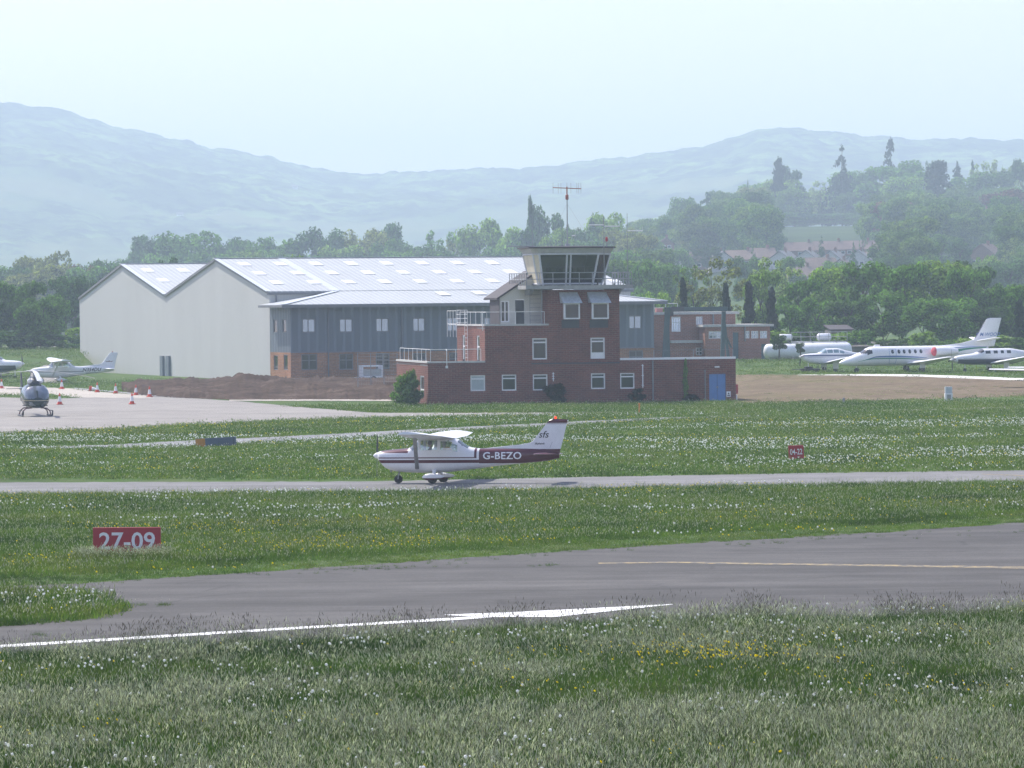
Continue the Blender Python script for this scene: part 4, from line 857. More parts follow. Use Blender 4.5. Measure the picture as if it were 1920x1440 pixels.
un, zn = TF.uz(1366, 739); sg = MB().box(un - 0.17, un + 0.17, -0.03, -0.003, zn - 0.22, zn + 0.22).build('notice', M_WHITE, tower)
MB().poly([(un - 0.1, -0.036, zn - 0.02), (un + 0.1, -0.036, zn - 0.02), (un, -0.036, zn + 0.15)], (0, 0.003, 0)).box(un - 0.12, un + 0.12, -0.036, -0.032, zn - 0.16, zn - 0.08).build('notice_mark', M_DARK, sg)
uh, zh = TF.uz(1382, 730)
tagbox = MB().box(uE + 0.003, uE + 0.22, 0.15, 0.75, zh - 0.35, zh + 0.38).build('hose_box', M_RED, tower)
MB().box(uE + 0.003, uE + 0.16, 0.2, 0.6, 0.0, 0.45).build('meter_box', M_WHITE, tower)
# pipes on the front
for x, y0, y1, r_, m, nm in ((1204.5, 683, 727, 0.045, M_WHITE, 'waste_pipe'), (1223.5, 676, 753, 0.06, M_STEEL, 'downpipe'), (1321.5, 693, 752, 0.045, M_STEEL, 'downpipe'), (1037, 698, 715, 0.035, M_WHITE, 'vent_pipe')):
    u, za = TF.uz(x, y0); _, zb = TF.uz(x, y1); bb = MB().tube([(u, -0.08, zb), (u, -0.08, za)], r_, 8); 
    for zz in np.linspace(zb + 0.2, za - 0.1, 3): bb.box(u - 0.09, u + 0.09, -0.10, -0.003, zz - 0.02, zz + 0.02)
    bb.build(nm, m, tower)
# roof railings, caged ladder
b = MB(); q = zG + 0.14; rail_line(b, [(0.25, Dp - 0.3, q), (0.25, 0.2, q), (u2 - 0.3, 0.2, q)], 0.92, 1, 2.0); uo = TF.uz(837.5, 690)[0]; b.tube([(uo, 0.2, q + 0.92), (uo, -0.09, q + 0.85), (uo, -0.09, q - 0.5)], 0.03, 6); b.box(uo - 0.09, uo + 0.09, -0.09, -0.003, q - 0.55, q - 0.35); b.build('roof_railing', M_RAIL, tower)
b = MB(); q = z2 + 0.14; rail_line(b, [(u2 + 0.2, d2 - 0.3, q), (u2 + 0.2, 0.2, q), (ut0w - 0.3, 0.2, q)], 0.95, 1, 2.3); 
uo = TF.uz(896.5, 600)[0]; b.tube([(u2 + .2, 0.2, q + .95), (u2 - 0.12, 0.25, q + 0.9), (u2 - 0.12, 0.25, q - 0.5)], 0.03, 6); b.build('upper_railing', M_RAIL, tower)
b = MB(); wl = d2 * 0.55
ladder(b, (u2 - 0.25, wl, zG), (u2 - 0.25, wl, z2 + 1.25), (0, 1, 0), 1.2)
for zz in np.linspace(z2 + 0.25, z2 + 1.25, 4): b.tube([(u2 - 0.25, wl - 0.6, zz), (u2 - 0.8, wl - 0.55, zz), (u2 - 1.0, wl, zz), (u2 - 0.8, wl + 0.55, zz), (u2 - 0.25, wl + 0.6, zz)], 0.018, 5)
for dy in (-0.5, 0, 0.5): b.tube([(u2 - 0.95 + abs(dy) * 0.3, wl + dy, z2 + 0.25), (u2 - 0.95 + abs(dy) * 0.3, wl + dy, z2 + 1.25)], 0.016, 5)
b.tube([(u2 - 0.25, wl + 0.6, z2 + 0.1), (u2 - 1.2, wl + 2.4, z2 + 0.1)], 0.02, 5); rail_line(b, [(u2 - 0.9, d2 * 0.95, z2 - 0.9), (u2 - 0.9, wl + 0.8, z2 - 0.9)], 2.1, 2, 1.6)
b.build('caged_ladder', M_RAIL, tower)
# cream stair house with a steep dark roof behind the second storey
wP = 2.6
pu0, pz0 = TF.uz(937, 608, wP); pu1, _ = TF.uz(1008, 560, wP); _, pzL = TF.uz(937, 559, wP); _, pzR = TF.uz(1008, 512, wP)
b = MB()
wP_win = TF.rect(938.5, 564, 955, 604, wP); wP_door = TF.rect(966, 562, 983.5, 609.5, wP)
b.poly([(pu0, wP, z2), (wP_win[0], wP, z2), (wP_win[0], wP, pzL), (pu0, wP, pzL)])
zz_t = max(wP_win[3], wP_door[3]); 
wall_slab(b, pu0, pu1 + 1.2, z2 - .2, zz_t + 0.02, [wP_win, (wP_door[0], wP_door[1], z2 - .2, wP_door[3])], wP)
b.poly([(pu0, wP, zz_t + .02), (pu1 + 1.2, wP, zz_t + 0.02), (pu1 + 1.2, wP, pzR), (pu1, wP, pzR), (pu0, wP, max(pzL, zz_t + .03))])
b.build('stair_house', M_CREAM, tower)
MB().box(pu0 - 0.02, pu0 - 0.001, wP, wP + 4, z2 - .2, pzL).build('stair_house_side', M_SLATE, tower)
rf = MB(); d_ = Vector((pu1 - pu0, 0, pzR - pzL)).normalized(); o_ = Vector((pu0, 0, pzL)) - d_ * 0.25
rf.poly([(o_.x, wP - 0.15, o_.z), (pu1, wP - 0.15, pzR + 0.05), (pu1, wP + 5.5, pzR + 0.05), (o_.x, wP + 5.5, o_.z)], (0, 0, 0.16)); rf.build('stair_house_roof', M_SLATE, tower)
# the roof pitch seen from the left: a second slope falling away behind
kx = TF.uz(972, 511, wP + 5.5)
rf = MB().poly([(o_.x, wP + 5.5, o_.z + 0.02), (pu1, wP + 5.5, pzR + 0.07), (pu1, wP + 5.7, pzR + .07), (o_.x, wP + 5.7, o_.z)], (0, 0, 0.1)); rf.build('roof_verge', M_SLATE, tower)
window(tower, wP_win, wP, M_GLASS_D, M_WHITE, None, 0.52, None, 0.09)
MB().box(wP_door[0] + .02, wP_door[1] - .02, wP + 0.06, wP + 0.10, z2, wP_door[3] - .02).build('stair_door', M_DARK, tower)
b = MB(); ul1 = TF.uz(1004.5, 600, 1.2)[0]; ladder(b, (ul1, 1.2, z2 + .1), (ul1, 1.2, zS + 0.3), (1, 0, 0), 0.9); b.tube([(TF.uz(1016, 600, 0.4)[0], 0.4, z2), (TF.uz(1016, 560, .4)[0], 0.4, zS)], 0.05, 6); b.build('wall_ladder', M_STEEL, tower)
# balcony slab, its railing
bu0 = TF.uz(986, 538, -0.9)[0]; bu1 = TF.uz(1187, 538, -0.9)[0]; _, bz1 = TF.uz(1090, 534.5, -0.9); _, bz0 = TF.uz(1090, 541.5, -0.9)
MB().box(bu0, bu1, -0.9, 6.4, bz0, bz1).build('balcony', M_CONC, tower)
b = MB()
for uu in (bu0 + 0.6, bu1 - 0.9): b.poly([(uu, 0.3, bz0), (uu, 5.8, bz0), (uu, 5.2, bz0 - 0.45), (uu, 0.9, bz0 - 0.45)], (0.25, 0, 0))
b.tube([(bu1 - 0.35, 1.0, bz0), (bu1 - 0.9, 1.0, bz0 - 0.5), (bu1 - 1.6, 1.0, bz0 - 0.75)], 0.05, 6); b.build('balcony_bracket', M_STEEL, tower)
b = MB(); q = bz1; e0, e1 = bu0 + 0.08, bu1 - 0.08; rail_line(b, [(e0, 6.2, q), (e0, -0.8, q), (e1, -0.8, q), (e1, 6.2, q)], 0.98, 2, 1.05, 0.032)
for k in range(7): b.tube([(e1 + 0.02, 0.3 + k * 0.6, q), (e1 + 0.22, 0.3 + k * 0.6, q + 0.5), (e1 + 0.02, 0.3 + k * 0.6, q + 0.98)], 0.014, 4)
b.build('balcony_railing', M_GALV, tower)
# cab: outward leaning glass on an eight-sided plan
wc = 2.9
def cab_plan(u0, u1, w0, w1, ch): cl = ch * 0.35; return [(u0 + cl, w0), (u1 - ch, w0), (u1, w0 + ch), (u1, w1 - ch), (u1 - ch, w1), (u0 + cl, w1), (u0, w1 - cl), (u0, w0 + cl)]
cbu0, cz0 = TF.uz(1010, 528, 0.6); cbu1 = TF.uz(1131, 528, 0.6)[0]
ctu0, cz2 = TF.uz(998, 476, 0.0); ctu1 = TF.uz(1152, 476, 0.0)[0]; cz3 = TF.uz(1065, 462.5, -0.2)[1]
cz0 = bz1
bot = cab_plan(cbu0, cbu1, 0.45, 4.2, 0.9); top = cab_plan(ctu0 + .1, ctu1 - .1, -0.15, 4.7, 1.2); f0, f1 = 0.0, 1.0
def lerp_plan(t): return [(a[0] + (c[0] - a[0]) * t, a[1] + (c[1] - a[1]) * t) for a, c in zip(bot, top)]
zt_ = lambda t: cz0 + (cz2 - cz0) * t
g = MB()
for k in range(8):
    if k in (6, 7): continue
    a, c = lerp_plan(0.06), lerp_plan(0.98); n = (k + 1) % 8
    g.poly([(*a[k], zt_(.06)), (*a[n], zt_(.06)), (*c[n], zt_(.98)), (*c[k], zt_(.98))])
g.build('cab_glass', M_TINT, tower)
g = MB(); a, c = lerp_plan(0.06), lerp_plan(0.98)
for k in (6, 7): n = (k + 1) % 8; g.poly([(*a[k], zt_(.06)), (*a[n], zt_(.06)), (*c[n], zt_(.98)), (*c[k], zt_(.98))])
g.build('cab_blind_panel', paint('cream_blind', (0.62, 0.57, 0.42), 0.7, 0, 0.15, 1), tower)
b = MB()
for k in range(8):
    p0, p1 = bot[k], top[k]; b.tube([(*p0, cz0), (*p1, cz2)], 0.085, 6)
for fr in (0.5,):
    m0 = [(bot[0][i] + (bot[1][i] - bot[0][i]) * fr) for i in (0, 1)]; m1 = [(top[0][i] + (top[1][i] - top[0][i]) * fr) for i in (0, 1)]
    for s in (-0.16, 0.16): b.tube([(m0[0] + s, m0[1] - .02, cz0), (m1[0] + s, m1[1] - .02, cz2)], 0.07, 6)
for t_ in (0.05, 0.985):
    pl = lerp_plan(t_)
    for k in range(8): b.tube([(*pl[k], zt_(t_)), (*pl[(k + 1) % 8], zt_(t_))], 0.07, 6)
b.build('cab_frame', paint('pale_grey_frame', (0.55, 0.56, 0.57), 0.5, 0, 0.1, 2), tower)
fas0 = cab_plan(ctu0 + .1, ctu1 - .1, -0.15, 4.7, 1.2); fas1 = cab_plan(ctu0 - 0.15, ctu1 + 0.20, -0.4, 5.0, 1.3)
b = MB().rings([[(*p_, cz2 + 0.005) for p_ in fas0], [(*p_, cz3 - 0.12) for p_ in fas1]]); b.build('cab_fascia', paint('grey_fascia', (0.42, 0.42, 0.40), 0.7, 0, 0.2, 2), tower)
fas2 = cab_plan(ctu0 - 0.30, ctu1 + 0.28, -0.5, 5.1, 1.3)
b = MB().rings([[(*p_, cz3 - 0.118) for p_ in fas2], [(*p_, cz3) for p_ in fas2], [(*p_, cz3 + .06) for p_ in cab_plan(ctu0 + 1, ctu1 - 1, 1, 5, 1)]]); b.build('cab_roof', M_SLATE, tower)
# desk, monitors and blinds inside the cab
b = MB(); pl = lerp_plan(0.10)
b.box(bot[7][0] + .35, bot[2][0] - .35, 0.75, 1.6, cz0, cz0 + 0.95)
for k in range(5): uu = bot[7][0] + 0.7 + k * 0.85; b.box(uu, uu + 0.5, 1.1, 1.25, cz0 + 1.0, cz0 + 1.38)
b.box(bot[7][0] + 0.5, bot[2][0] - 0.5, 3.9, 4.1, cz0, cz0 + 0.8); b.build('control_desk', M_PLANT, tower)
b = MB().poly([(p_[0], p_[1], cz2 - 0.004) for p_ in lerp_plan(0.98)]); b.build('cab_ceiling', M_DARK, tower)
b = MB().poly([(p_[0], p_[1], cz0 + .01) for p_ in lerp_plan(0.02)]); b.build('cab_floor', M_DARK, tower)
TW = lambda u, w_, z: TF.world(u, w_, z)
def aerial(name, label, fn, cat='aerial', at=(0, 0, 0)):
    o = empty(name, TW(*at), TF.th, label, cat, 'aerials on the control tower'); fn(o); return o
zR_ = cz3 + 0.03
# tall mast with the red direction finding array
def df(o):
    H = TF.uz(1064, 350, 2.9)[1] - zR_
    MB().tube([(0, 0, 0), (0, 0, H * 0.80)], 0.055, 8, 0.04).box(-0.15, 0.15, -0.15, 0.15, 0, 0.25).build('mast', M_GALV, o)
    MB().tube([(0, 0, H * 0.78), (0, 0, H * 0.79), (0, 0, H * 0.86), (0, 0, H * 0.87)], [0.06, 0.13, 0.13, 0.06], 10).tube([(0, 0, H * 0.86), (0, 0, H)], 0.05, 6).build('turning_gear', M_REDWHITE, o)
    b = MB().tube([(-1.14, 0, H * 0.985), (1.16, 0, H * 0.965)], 0.035, 6); b.build('boom', M_REDWHITE, o)
    b = MB()
    for xx in (-1.12, -0.70, -0.48, 0.0, 0.32, 0.80, 0.94, 1.13): b.tube([(xx, 0, H * 0.975 - 0.42), (xx, 0, H * 0.975 + 0.42)], 0.013, 5)
    b.build('elements', M_GALV, o)
    b = MB()
    for sx, sy in ((-1, -.6), (1, -.6), (0.2, 1)): b.tube([(0, 0, H * 0.72), (sx * 1.9, sy * 1.9, 0)], 0.008, 4)
    b.build('guy_wires', M_GALV, o)
aerial('aerial_mast', 'tall mast with red beam aerial on the cab roof', df, 'aerial mast', (TF.uz(1064, 460, 2.9)[0], 2.9, zR_))
def whip(h, r_=0.02, cross=None, ball=False):
    def fn(o):
        MB().tube([(0, 0, 0), (0, 0, h)], r_, 6, r_ * 0.6).box(-0.06, 0.06, -0.06, 0.06, 0, 0.12).build('mast', M_STEEL, o)
        if cross:
            b = MB()
            for x0, x1, z in cross: b.tube([(x0, 0, z), (x1, 0, z)], 0.05, 6); b.tube([(x0, 0, z - .25), (x0, 0, z + .05)], 0.015, 5); b.tube([(x1, 0, z - .05), (x1, 0, z + .35)], 0.012, 5)
            b.build('cross_arm', M_RAIL, o)
        if ball: MB().lathe([(0.001, h - 0.1), (0.09, h - 0.05), (0.11, h + 0.12), (0.07, h + 0.26), (0.001, h + 0.3)], n=12).build('lamp', M_RED, o)
    return fn
def at_px(x, w_): return (TF.uz(x, 462, w_)[0], w_, zR_)
hz = lambda x, y, w_: TF.uz(x, y, w_)[1]
aerial('whip_aerial', 'thin dark whip aerial at the left end of the cab roof', whip(hz(998, 408, 3) - zR_), 'aerial', at_px(998.5, 3))
aerial('side_aerial', 'horizontal boom aerial sticking out left of the cab roof', lambda o: (MB().tube([(-1.9, 0, 0.05), (0.3, 0, 0.05)], 0.04, 6).build('boom', M_GALV, o), MB().tube([(-1.9, 0, -0.4), (-1.9, 0, 0.12)], 0.015, 5).build('element', M_GALV, o)), 'aerial', at_px(996, 2.0))
aerial('short_aerial', 'short pale rod aerial above the middle mullion of the cab', whip(hz(1053, 442, -0.2) - zR_, 0.035), 'aerial', at_px(1054, -0.2))
aerial('bracket_aerial', 'small dark bracket aerial just right of the tall mast', whip(hz(1076, 430, 4) - zR_, 0.015, [(-0.15, 0.12, 0.9)]), 'aerial', at_px(1076, 4))
zb_ = bz1
aerial('yagi_aerial', 'T shaped aerial with white cross arm on a pole at the cab front', whip(hz(1133, 405, -0.7) - zb_, 0.045, [(-1.22, 0, hz(1133, 422, -.7) - zb_), (0.0, 1.25, hz(1133, 424.5, -.7) - zb_)]), 'aerial', (TF.uz(1133, 530, -0.7)[0], -0.7, zb_))
aerial('pole_aerial', 'slim pole aerial with a right hand cross arm on the balcony corner', whip(hz(1177, 400, 2.0) - zb_, 0.028, [(0.0, 1.25, hz(1177, 433, 2) - zb_)]), 'aerial', (TF.uz(1177, 530, 2.0)[0], 2.0, zb_))
aerial('balcony_aerial', 'short rod aerial on the balcony right of the cab', whip(hz(1151, 450, 0) - zb_, 0.02), 'aerial', (TF.uz(1151.5, 530, 0.0)[0], 0.0, zb_))
ob = aerial('obstruction_lamp', 'red lamp on a short stem on the right of the cab roof', whip(hz(1137.5, 451, 1) - zR_, 0.02, None, True), 'lamp', at_px(1137.5, 1.0)); del ob['group']
# plants against the walls
def bush_at(name, x, ytop, wpx, w_, u_px_y, col, label, cat='shrub', kind='shrub', var=None, yb=758):
    u, _ = TF.uz(x, yb, w_); p_ = TF.world(u, w_, 0); _, zt = TF.uz(x, ytop, w_)
    o = empty(name, (p_.x, p_.y, 0), 0, label, cat, 'plants against the tower walls'); Wd = wpx * p_.y / FPX
    c = bpy.data.objects.new('foliage', CROWNS[kind][var or 0]); C.objects.link(c); c.parent = o; c.scale = (Wd, Wd * 0.8, zt * 1.08); c.color = (*col, 1)
    st = bpy.data.objects.new('stem', TRUNKS['shrub']); C.objects.link(st); st.parent = o; st.scale = (Wd * 0.6, Wd * 0.6, zt * 0.8)
    return o
IVY = (0.12, 0.21, 0.04)
bush_at('climbing_shrub', 769, 684, 30, 1.5, 0, IVY, 'leafy creeper climbing the left end wall of the tower', var=1); 
bush_at('creeper', 757, 700, 52, 1.2, 0, IVY, 'bright creeper mound at the left corner of the tower', var=0); bush_at('creeper', 776, 706, 40, -0.4, 0, DARK, 'dark creeper at the foot of the left corner', var=2)
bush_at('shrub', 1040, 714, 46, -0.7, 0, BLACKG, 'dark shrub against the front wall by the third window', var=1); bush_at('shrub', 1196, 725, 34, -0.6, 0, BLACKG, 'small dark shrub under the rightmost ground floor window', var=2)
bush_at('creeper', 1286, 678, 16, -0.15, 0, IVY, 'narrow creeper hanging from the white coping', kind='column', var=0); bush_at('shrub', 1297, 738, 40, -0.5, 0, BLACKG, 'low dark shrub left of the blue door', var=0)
# ---------------------------------------------------------------- twin gabled hangar with its office front
HF = Frame(G(507, 715), R(20))
hangar = empty('hangar', HF.world(0, 0, 0), HF.th, 'large pale twin gabled metal hangar with a grey and brick office front', 'hangar')
def ribbed(name, col, period, axis='X', depth=0.5, var=0.1, rough=0.5, metal=0.0, contrast=0.25):
    t = NT(name); co = t.coord('Object'); x, y, z = t.sep(co)[:3]
    s = x if axis == 'X' else (y if axis == 'Y' else t.math('ADD', x, y))
    fr = t.math('FRACT', t.math('MULTIPLY', s, 1.0 / period))
    k = t.ramp(fr, [(0.0, (0.0,) * 3), (0.12, (1,) * 3), (0.30, (1,) * 3), (0.42, (0,) * 3)])
    f = t.noise(0.25, 4, 0.6, t.mapping(co, (1, 1, 0.3)))
    c = t.ramp(f, [(0.3, tuple(v * (1 - var) for v in col)), (0.7, tuple(v * (1 + var * 0.5) for v in col))])
    c = t.mix(contrast, c, t.ramp(k, [(0, (0.55,) * 3), (1, (1.0,) * 3)]), 'MULTIPLY')
    t.bsdf(c, rough, metal, t.bump(k, depth, 0.04), 0.4); return t.m
M_SHED = ribbed('pale_wall_sheet', (0.52, 0.522, 0.495), 0.33, 'XY', 0.25, 0.05, 0.6, 0, 0.10)
M_ROOF = ribbed('ribbed_roof_sheet', (0.47, 0.50, 0.50), 0.62, 'X', 0.6, 0.06, 0.55, 0.0, 0.42)
M_CLAD = ribbed('slate_blue_cladding', (0.155, 0.185, 0.215), 0.95, 'XY', 0.5, 0.10, 0.5, 0, 0.55)
M_TRIM = paint('grey_trim', (0.17, 0.175, 0.185), 0.5, 0, 0.15, 1)
M_CAP = paint('pale_capping', (0.58, 0.62, 0.64), 0.4, 0.2, 0.1, 1)
M_LIGHT = paint('white_rooflight', (0.76, 0.77, 0.76), 0.35, 0, 0.04, 3)
W1 = HF.wz(312, 640, 0)[0]; W2 = HF.wz(150, 640, 0)[0]
zE = HF.wz(507, 549, 0)[1]; zV = HF.wz(312, 554, W1 * 0)[1] if False else HF.wz(312, 554.5, 0)[1]; zL = HF.wz(149.5, 560, 0)[1]
wr1 = W1 / 2; zr1 = HF.wz(405, 487, 0)[1]; wr1 = HF.wz(405, 487, 0)[0]; wr2, zr2 = HF.wz(229, 497, 0)
UE = HF.uz(1182, 541, 0)[0]
print('hangar', W1, W2, zE, zV, zL, wr1, zr1, wr2, zr2, UE, 'tower', TF.O, uE, zG, z2, zS, dG, d2)
gz = lambda w_: np.interp(w_, [0, wr1, W1, wr2, W2], [zE, zr1, zV, zr2, zL])
b = MB()
b.poly([(0, 0, -0.5), (0, 0, zE), (0, wr1, zr1), (0, W1, zV), (0, W1, -0.5)]); b.poly([(0, W1, -0.5), (0, W1, zV), (0, wr2, zr2), (0, W2, zL), (0, W2, -0.5)])
b.poly([(UE, 0, -0.5), (UE, 0, zE), (UE, wr1, zr1), (UE, W1, zV), (UE, wr2, zr2), (UE, W2, zL), (UE, W2, -0.5)][::-1])
b.poly([(0, 0, -0.5), (UE, 0, -0.5), (UE, 0, zE), (0, 0, zE)]); b.poly([(0, W2, -0.5), (UE, W2, -0.5), (UE, W2, zL), (0, W2, zL)][::-1])
b.build('gable_wall', M_SHED, hangar)
b = MB(); o1, e = -0.10, 0.02
for (w0, za), (w1, zb) in (((0, zE), (wr1, zr1)), ((wr1, zr1), (W1, zV)), ((W1, zV), (wr2, zr2)), ((wr2, zr2), (W2, zL))):
    b.poly([(o1, w0, za + e), (UE + .35, w0, za + e), (UE + .35, w1, zb + e), (o1, w1, zb + e)], (0, 0, 0.14))
# eave overhang of the front slope and the office roof that continues it
sl = (zr1 - zE) / wr1
# (the office stands forward of the hangar's long wall)
wo = HF.wz(545, 650, 0.0)[0]; wo = -abs(wo); wo = max(-14, min(-5, wo))
zo = HF.uz(800, 571, wo - 1.0)[1]; sl2 = (zE - zo) / (abs(wo) + 1.0)
uo1 = HF.uz(1226, 600, wo)[0]; ov = 1.1
print('office', wo, zo, sl, sl2, uo1)
zo_top = zE - sl2 * 0.0
hipL = (zE - zo) / max(0.05, sl2)                 # how far the hip runs back from the eave
A = (-ov, wo - 1.0, zo); Bq = (uo1 + ov, wo - 1.0, zo); A2 = (-ov + hipL, 0.0, zE - 0.03); B2 = (uo1 + ov - hipL, 0.0, zE - 0.03)
b.poly([A, Bq, B2, A2], (0, 0, 0.14))
b.poly([A, A2, (-ov + (0.0), 0.0, zo + 0.02)], (0, 0, 0.12)); b.poly([Bq, B2, (uo1 + ov, 0.0, zo + 0.02)][::-1], (0, 0, 0.12))
roof = b.build('roof', M_ROOF, hangar)
def bar(b, p, q, wd, h):
    p, q = Vector(p), Vector(q); d = (q - p).normalized(); s = d.cross(Vector((0, 0, 1))).normalized() * wd / 2; b.poly([p - s, q - s, q + s, p + s], (0, 0, h))
b = MB()
def capbar(p, q, wd=0.9): bar(b, (p[0], p[1], p[2] + 0.15), (q[0], q[1], q[2] + 0.15), wd, 0.05)
capbar((-0.3, wr1, zr1), (UE, wr1, zr1)); capbar((-0.3, wr2, zr2), (UE, wr2, zr2)); capbar(A, A2, 0.7); capbar(Bq, B2, 0.7); capbar((A2[0], 0, zE), (A2[0] - 0.0 - HF.uz(640, 546, 0)[0] + HF.uz(640, 546, 0)[0], wr1, zr1), 0.8)
capbar((-0.05, 0.2, zE), (-0.05, wr1, zr1), 0.55); capbar((-0.05, W1, zV), (-0.05, wr2, zr2), 0.55)
b.build('ridge_capping', M_CAP, hangar)
b = MB()
for (w0, za), (w1, zb) in (((0, zE), (wr1, zr1)), ((wr1, zr1), (W1, zV)), ((W1, zV), (wr2, zr2)), ((wr2, zr2), (W2, zL))):
    b.poly([(o1 - 0.03, w0, za - 0.14), (o1 - 0.03, w1, zb - 0.14), (o1 - 0.03, w1, zb + 0.14), (o1 - 0.03, w0, za + 0.14)], (-0.05, 0, 0))
b.build('bargeboard', M_TRIM, hangar)
b = MB(); b.box(-0.3, A2[0], -0.22, -0.03, zE - 0.22, zE + 0.02); b.box(A[0], Bq[0], wo - 1.22, wo - 1.02, zo - 0.2, zo + 0.10); b.box(A[0] - 0.16, A[0] - 0.01, wo - 1.2, -0.02, zo - 0.16, zo + 0.08); b.box(B2[0], UE + .3, -0.22, -0.03, zE - 0.22, zE + 0.02)
b.build('gutter', M_TRIM, hangar)
b = MB(); b.box(A[0] + .02, Bq[0] - .02, wo - 1.0, 0, zo - 0.10, zo - 0.04); b.build('soffit', M_TRIM, hangar)
b = MB(); uu = HF.uz(518, 560, -0.1)[0]; b.tube([(uu, -0.1, zE - 0.2), (uu, -0.1, zo)], 0.09, 8)
for x in (615, 753): u = HF.uz(x, 640, wo)[0]; b.tube([(u, wo - 0.1, zo - 0.1), (u, wo - 0.1, -0.2)], 0.07, 8)
b.build('downpipe', M_TRIM, hangar)
# rooflights: positions read off the photograph, laid on their slopes
def on_slope(x, y, wa, za, wb, zb):
    n = np.cross(HF.eu, HF.ew * (wb - wa) + np.array([0, 0, zb - za])); p0 = HF.O + HF.ew * wa + np.array([0, 0, za + 0.17])
    d = ray(x, y); c0 = np.array([0, 0, CAM_H]); t = ((p0 - c0) @ n) / (d @ n); p = c0 + d * t - HF.O
    return p @ HF.eu, p @ HF.ew
lights = [(q, 495.5 - (q - 458) * 0.006, 0) for q in (458, 525, 592, 658, 725, 791, 857, 923)] + [(q, 512.5 - (q - 486) * 0.006, 0) for q in (486, 557, 622, 689, 756, 823, 890, 957)] + [(q, 530 - (q - 518) * 0.008, 0) for q in (518, 588, 654, 721, 788, 857, 923)] + \
         [(277, 507, 1), (343, 507, 1), (306, 525.5, 1), (1150, 526, 0)] + [(830, 551, 0), (898, 549.5, 0)]
for x, y, g in lights:
    if g == 0:
        wa, za, wb, zb = (0, zE, wr1, zr1); lo = y > 545
        if lo: wa, za, wb, zb = wo - 1.0, zo, 0.0, zE
    else: wa, za, wb, zb = W1, zV, wr2, zr2
    u, w_ = on_slope(x, y, wa, za, wb, zb); s_ = (zb - za) / (wb - wa); L = abs(on_slope(x, y - 3.2, wa, za, wb, zb)[1] - on_slope(x, y + 3.2, wa, za, wb, zb)[1]) / 2
    L = min(L, 2.4); zz = lambda ww: za + (ww - wa) * s_ + 0.17; hw = 0.58
    b = MB().poly([(u - hw, w_ - L, zz(w_ - L)), (u + hw, w_ - L, zz(w_ - L)), (u + hw, w_ + L, zz(w_ + L)), (u - hw, w_ + L, zz(w_ + L))], (0, 0, 0.06)); b.build('rooflight', M_LIGHT, hangar)
# office walls
zB = HF.uz(800, 657.5, wo)[1]
up = [HF.rect(*q, wo) for q in ((566.6, 597.5, 591.6, 623.5), (636.3, 597.5, 661.5, 623.2), (704.6, 596.2, 729.3, 622.4), (773.8, 595.7, 797.4, 621.8), (838, 595.2, 862, 621.4), (907, 594.6, 931, 620.8), (1110, 592, 1134, 617.5), (1179, 591.6, 1203.3, 616.6))]
lowr = [HF.rect(*q, wo) for q in ((565, 664, 595, 693.5), (636, 663, 662.5, 693), (704.5, 662.5, 731, 692), (773, 662, 799, 691.5), (842, 661, 868, 690), (1179.5, 657, 1206, 686))]
Wn = lambda x0, y0, x1, y1: (HF.wz(x0, y0, 0)[0], HF.wz(x1, y0, 0)[0], HF.wz(x0, y1, 0)[1], HF.wz(x0, y0, 0)[1])
sideu = [Wn(512, 599, 519.5, 624), Wn(529, 598.5, 536.5, 623.5)]; sidel = [Wn(513, 666, 520.5, 694), Wn(531.5, 665, 539, 693.5)]
b = MB(); wall_slab(b, 0, uo1, zB, zo - 0.05, up, wo)
def side_wall(b, u, w0, w1, z0, z1, holes):
    c = MB(); wall_slab(c, w0, w1, z0, z1, [(min(h[0], h[1]), max(h[0], h[1]), h[2], h[3]) for h in holes], 0)
    b.add([(u + v[1], v[0], v[2]) for v in c.v], c.f)
side_wall(b, 0.012, wo, -0.003, zB, zo - 0.05, sideu)
b.poly([(uo1, wo, zB), (uo1, 0, zB), (uo1, 0, zo), (uo1, wo, zo)]); b.build('office_cladding', M_CLAD, hangar)
b = MB(); wall_slab(b, 0, uo1, -0.4, zB - 0.004, lowr, wo - 0.0); side_wall(b, 0.012, wo, -0.003, -0.4, zB - 0.004, sidel); b.poly([(uo1, wo, -.4), (uo1, 0, -.4), (uo1, 0, zB), (uo1, wo, zB)]); b.build('brick_base', M_BRICK_O, hangar)
b = MB(); b.box(-0.03, uo1 + 0.03, wo - 0.05, wo - 0.003, zB - 0.06, zB + 0.06); b.build('cladding_trim', M_TRIM, hangar)
for i, h in enumerate(up): window(hangar, h, wo, M_GLASS_S, M_TRIM, None, 0.46, None, 0.10)
for h in lowr: window(hangar, h, wo, M_GLASS_D, M_TRIM, 0.6, 0.5, None, 0.10)
for h in sideu + sidel:
    w0, w1 = min(h[0], h[1]), max(h[0], h[1]); b = MB(); b.box(0.06, 0.12, w0, w0 + .12, h[2], h[3]); b.box(0.06, 0.12, w1 - .12, w1, h[2], h[3]); b.box(0.061, 0.119, w0, w1, h[3] - .1, h[3]); b.box(0.061, 0.119, w0, w1, h[2], h[2] + .1)
    f = b.build('side_window', M_TRIM, hangar); MB().box(0.10, 0.112, w0 + .05, w1 - .05, h[2] + .05, h[3] - .05).build('pane', M_GLASS_D, f)
# two dark grey downpipe casings each side of the valley
for x0, x1 in ((302.5, 307.5), (313.5, 319)):
    w0, zt = HF.wz(x0, 667, -0.05); w1, _ = HF.wz(x1, 667, -0.05); MB().box(-0.26, -0.01, min(w0, w1), max(w0, w1), -0.3, zt).build('pipe_casing', paint('grey_blue_casing', (0.16, 0.19, 0.22), 0.5, 0.1, 0.15, 1), hangar)

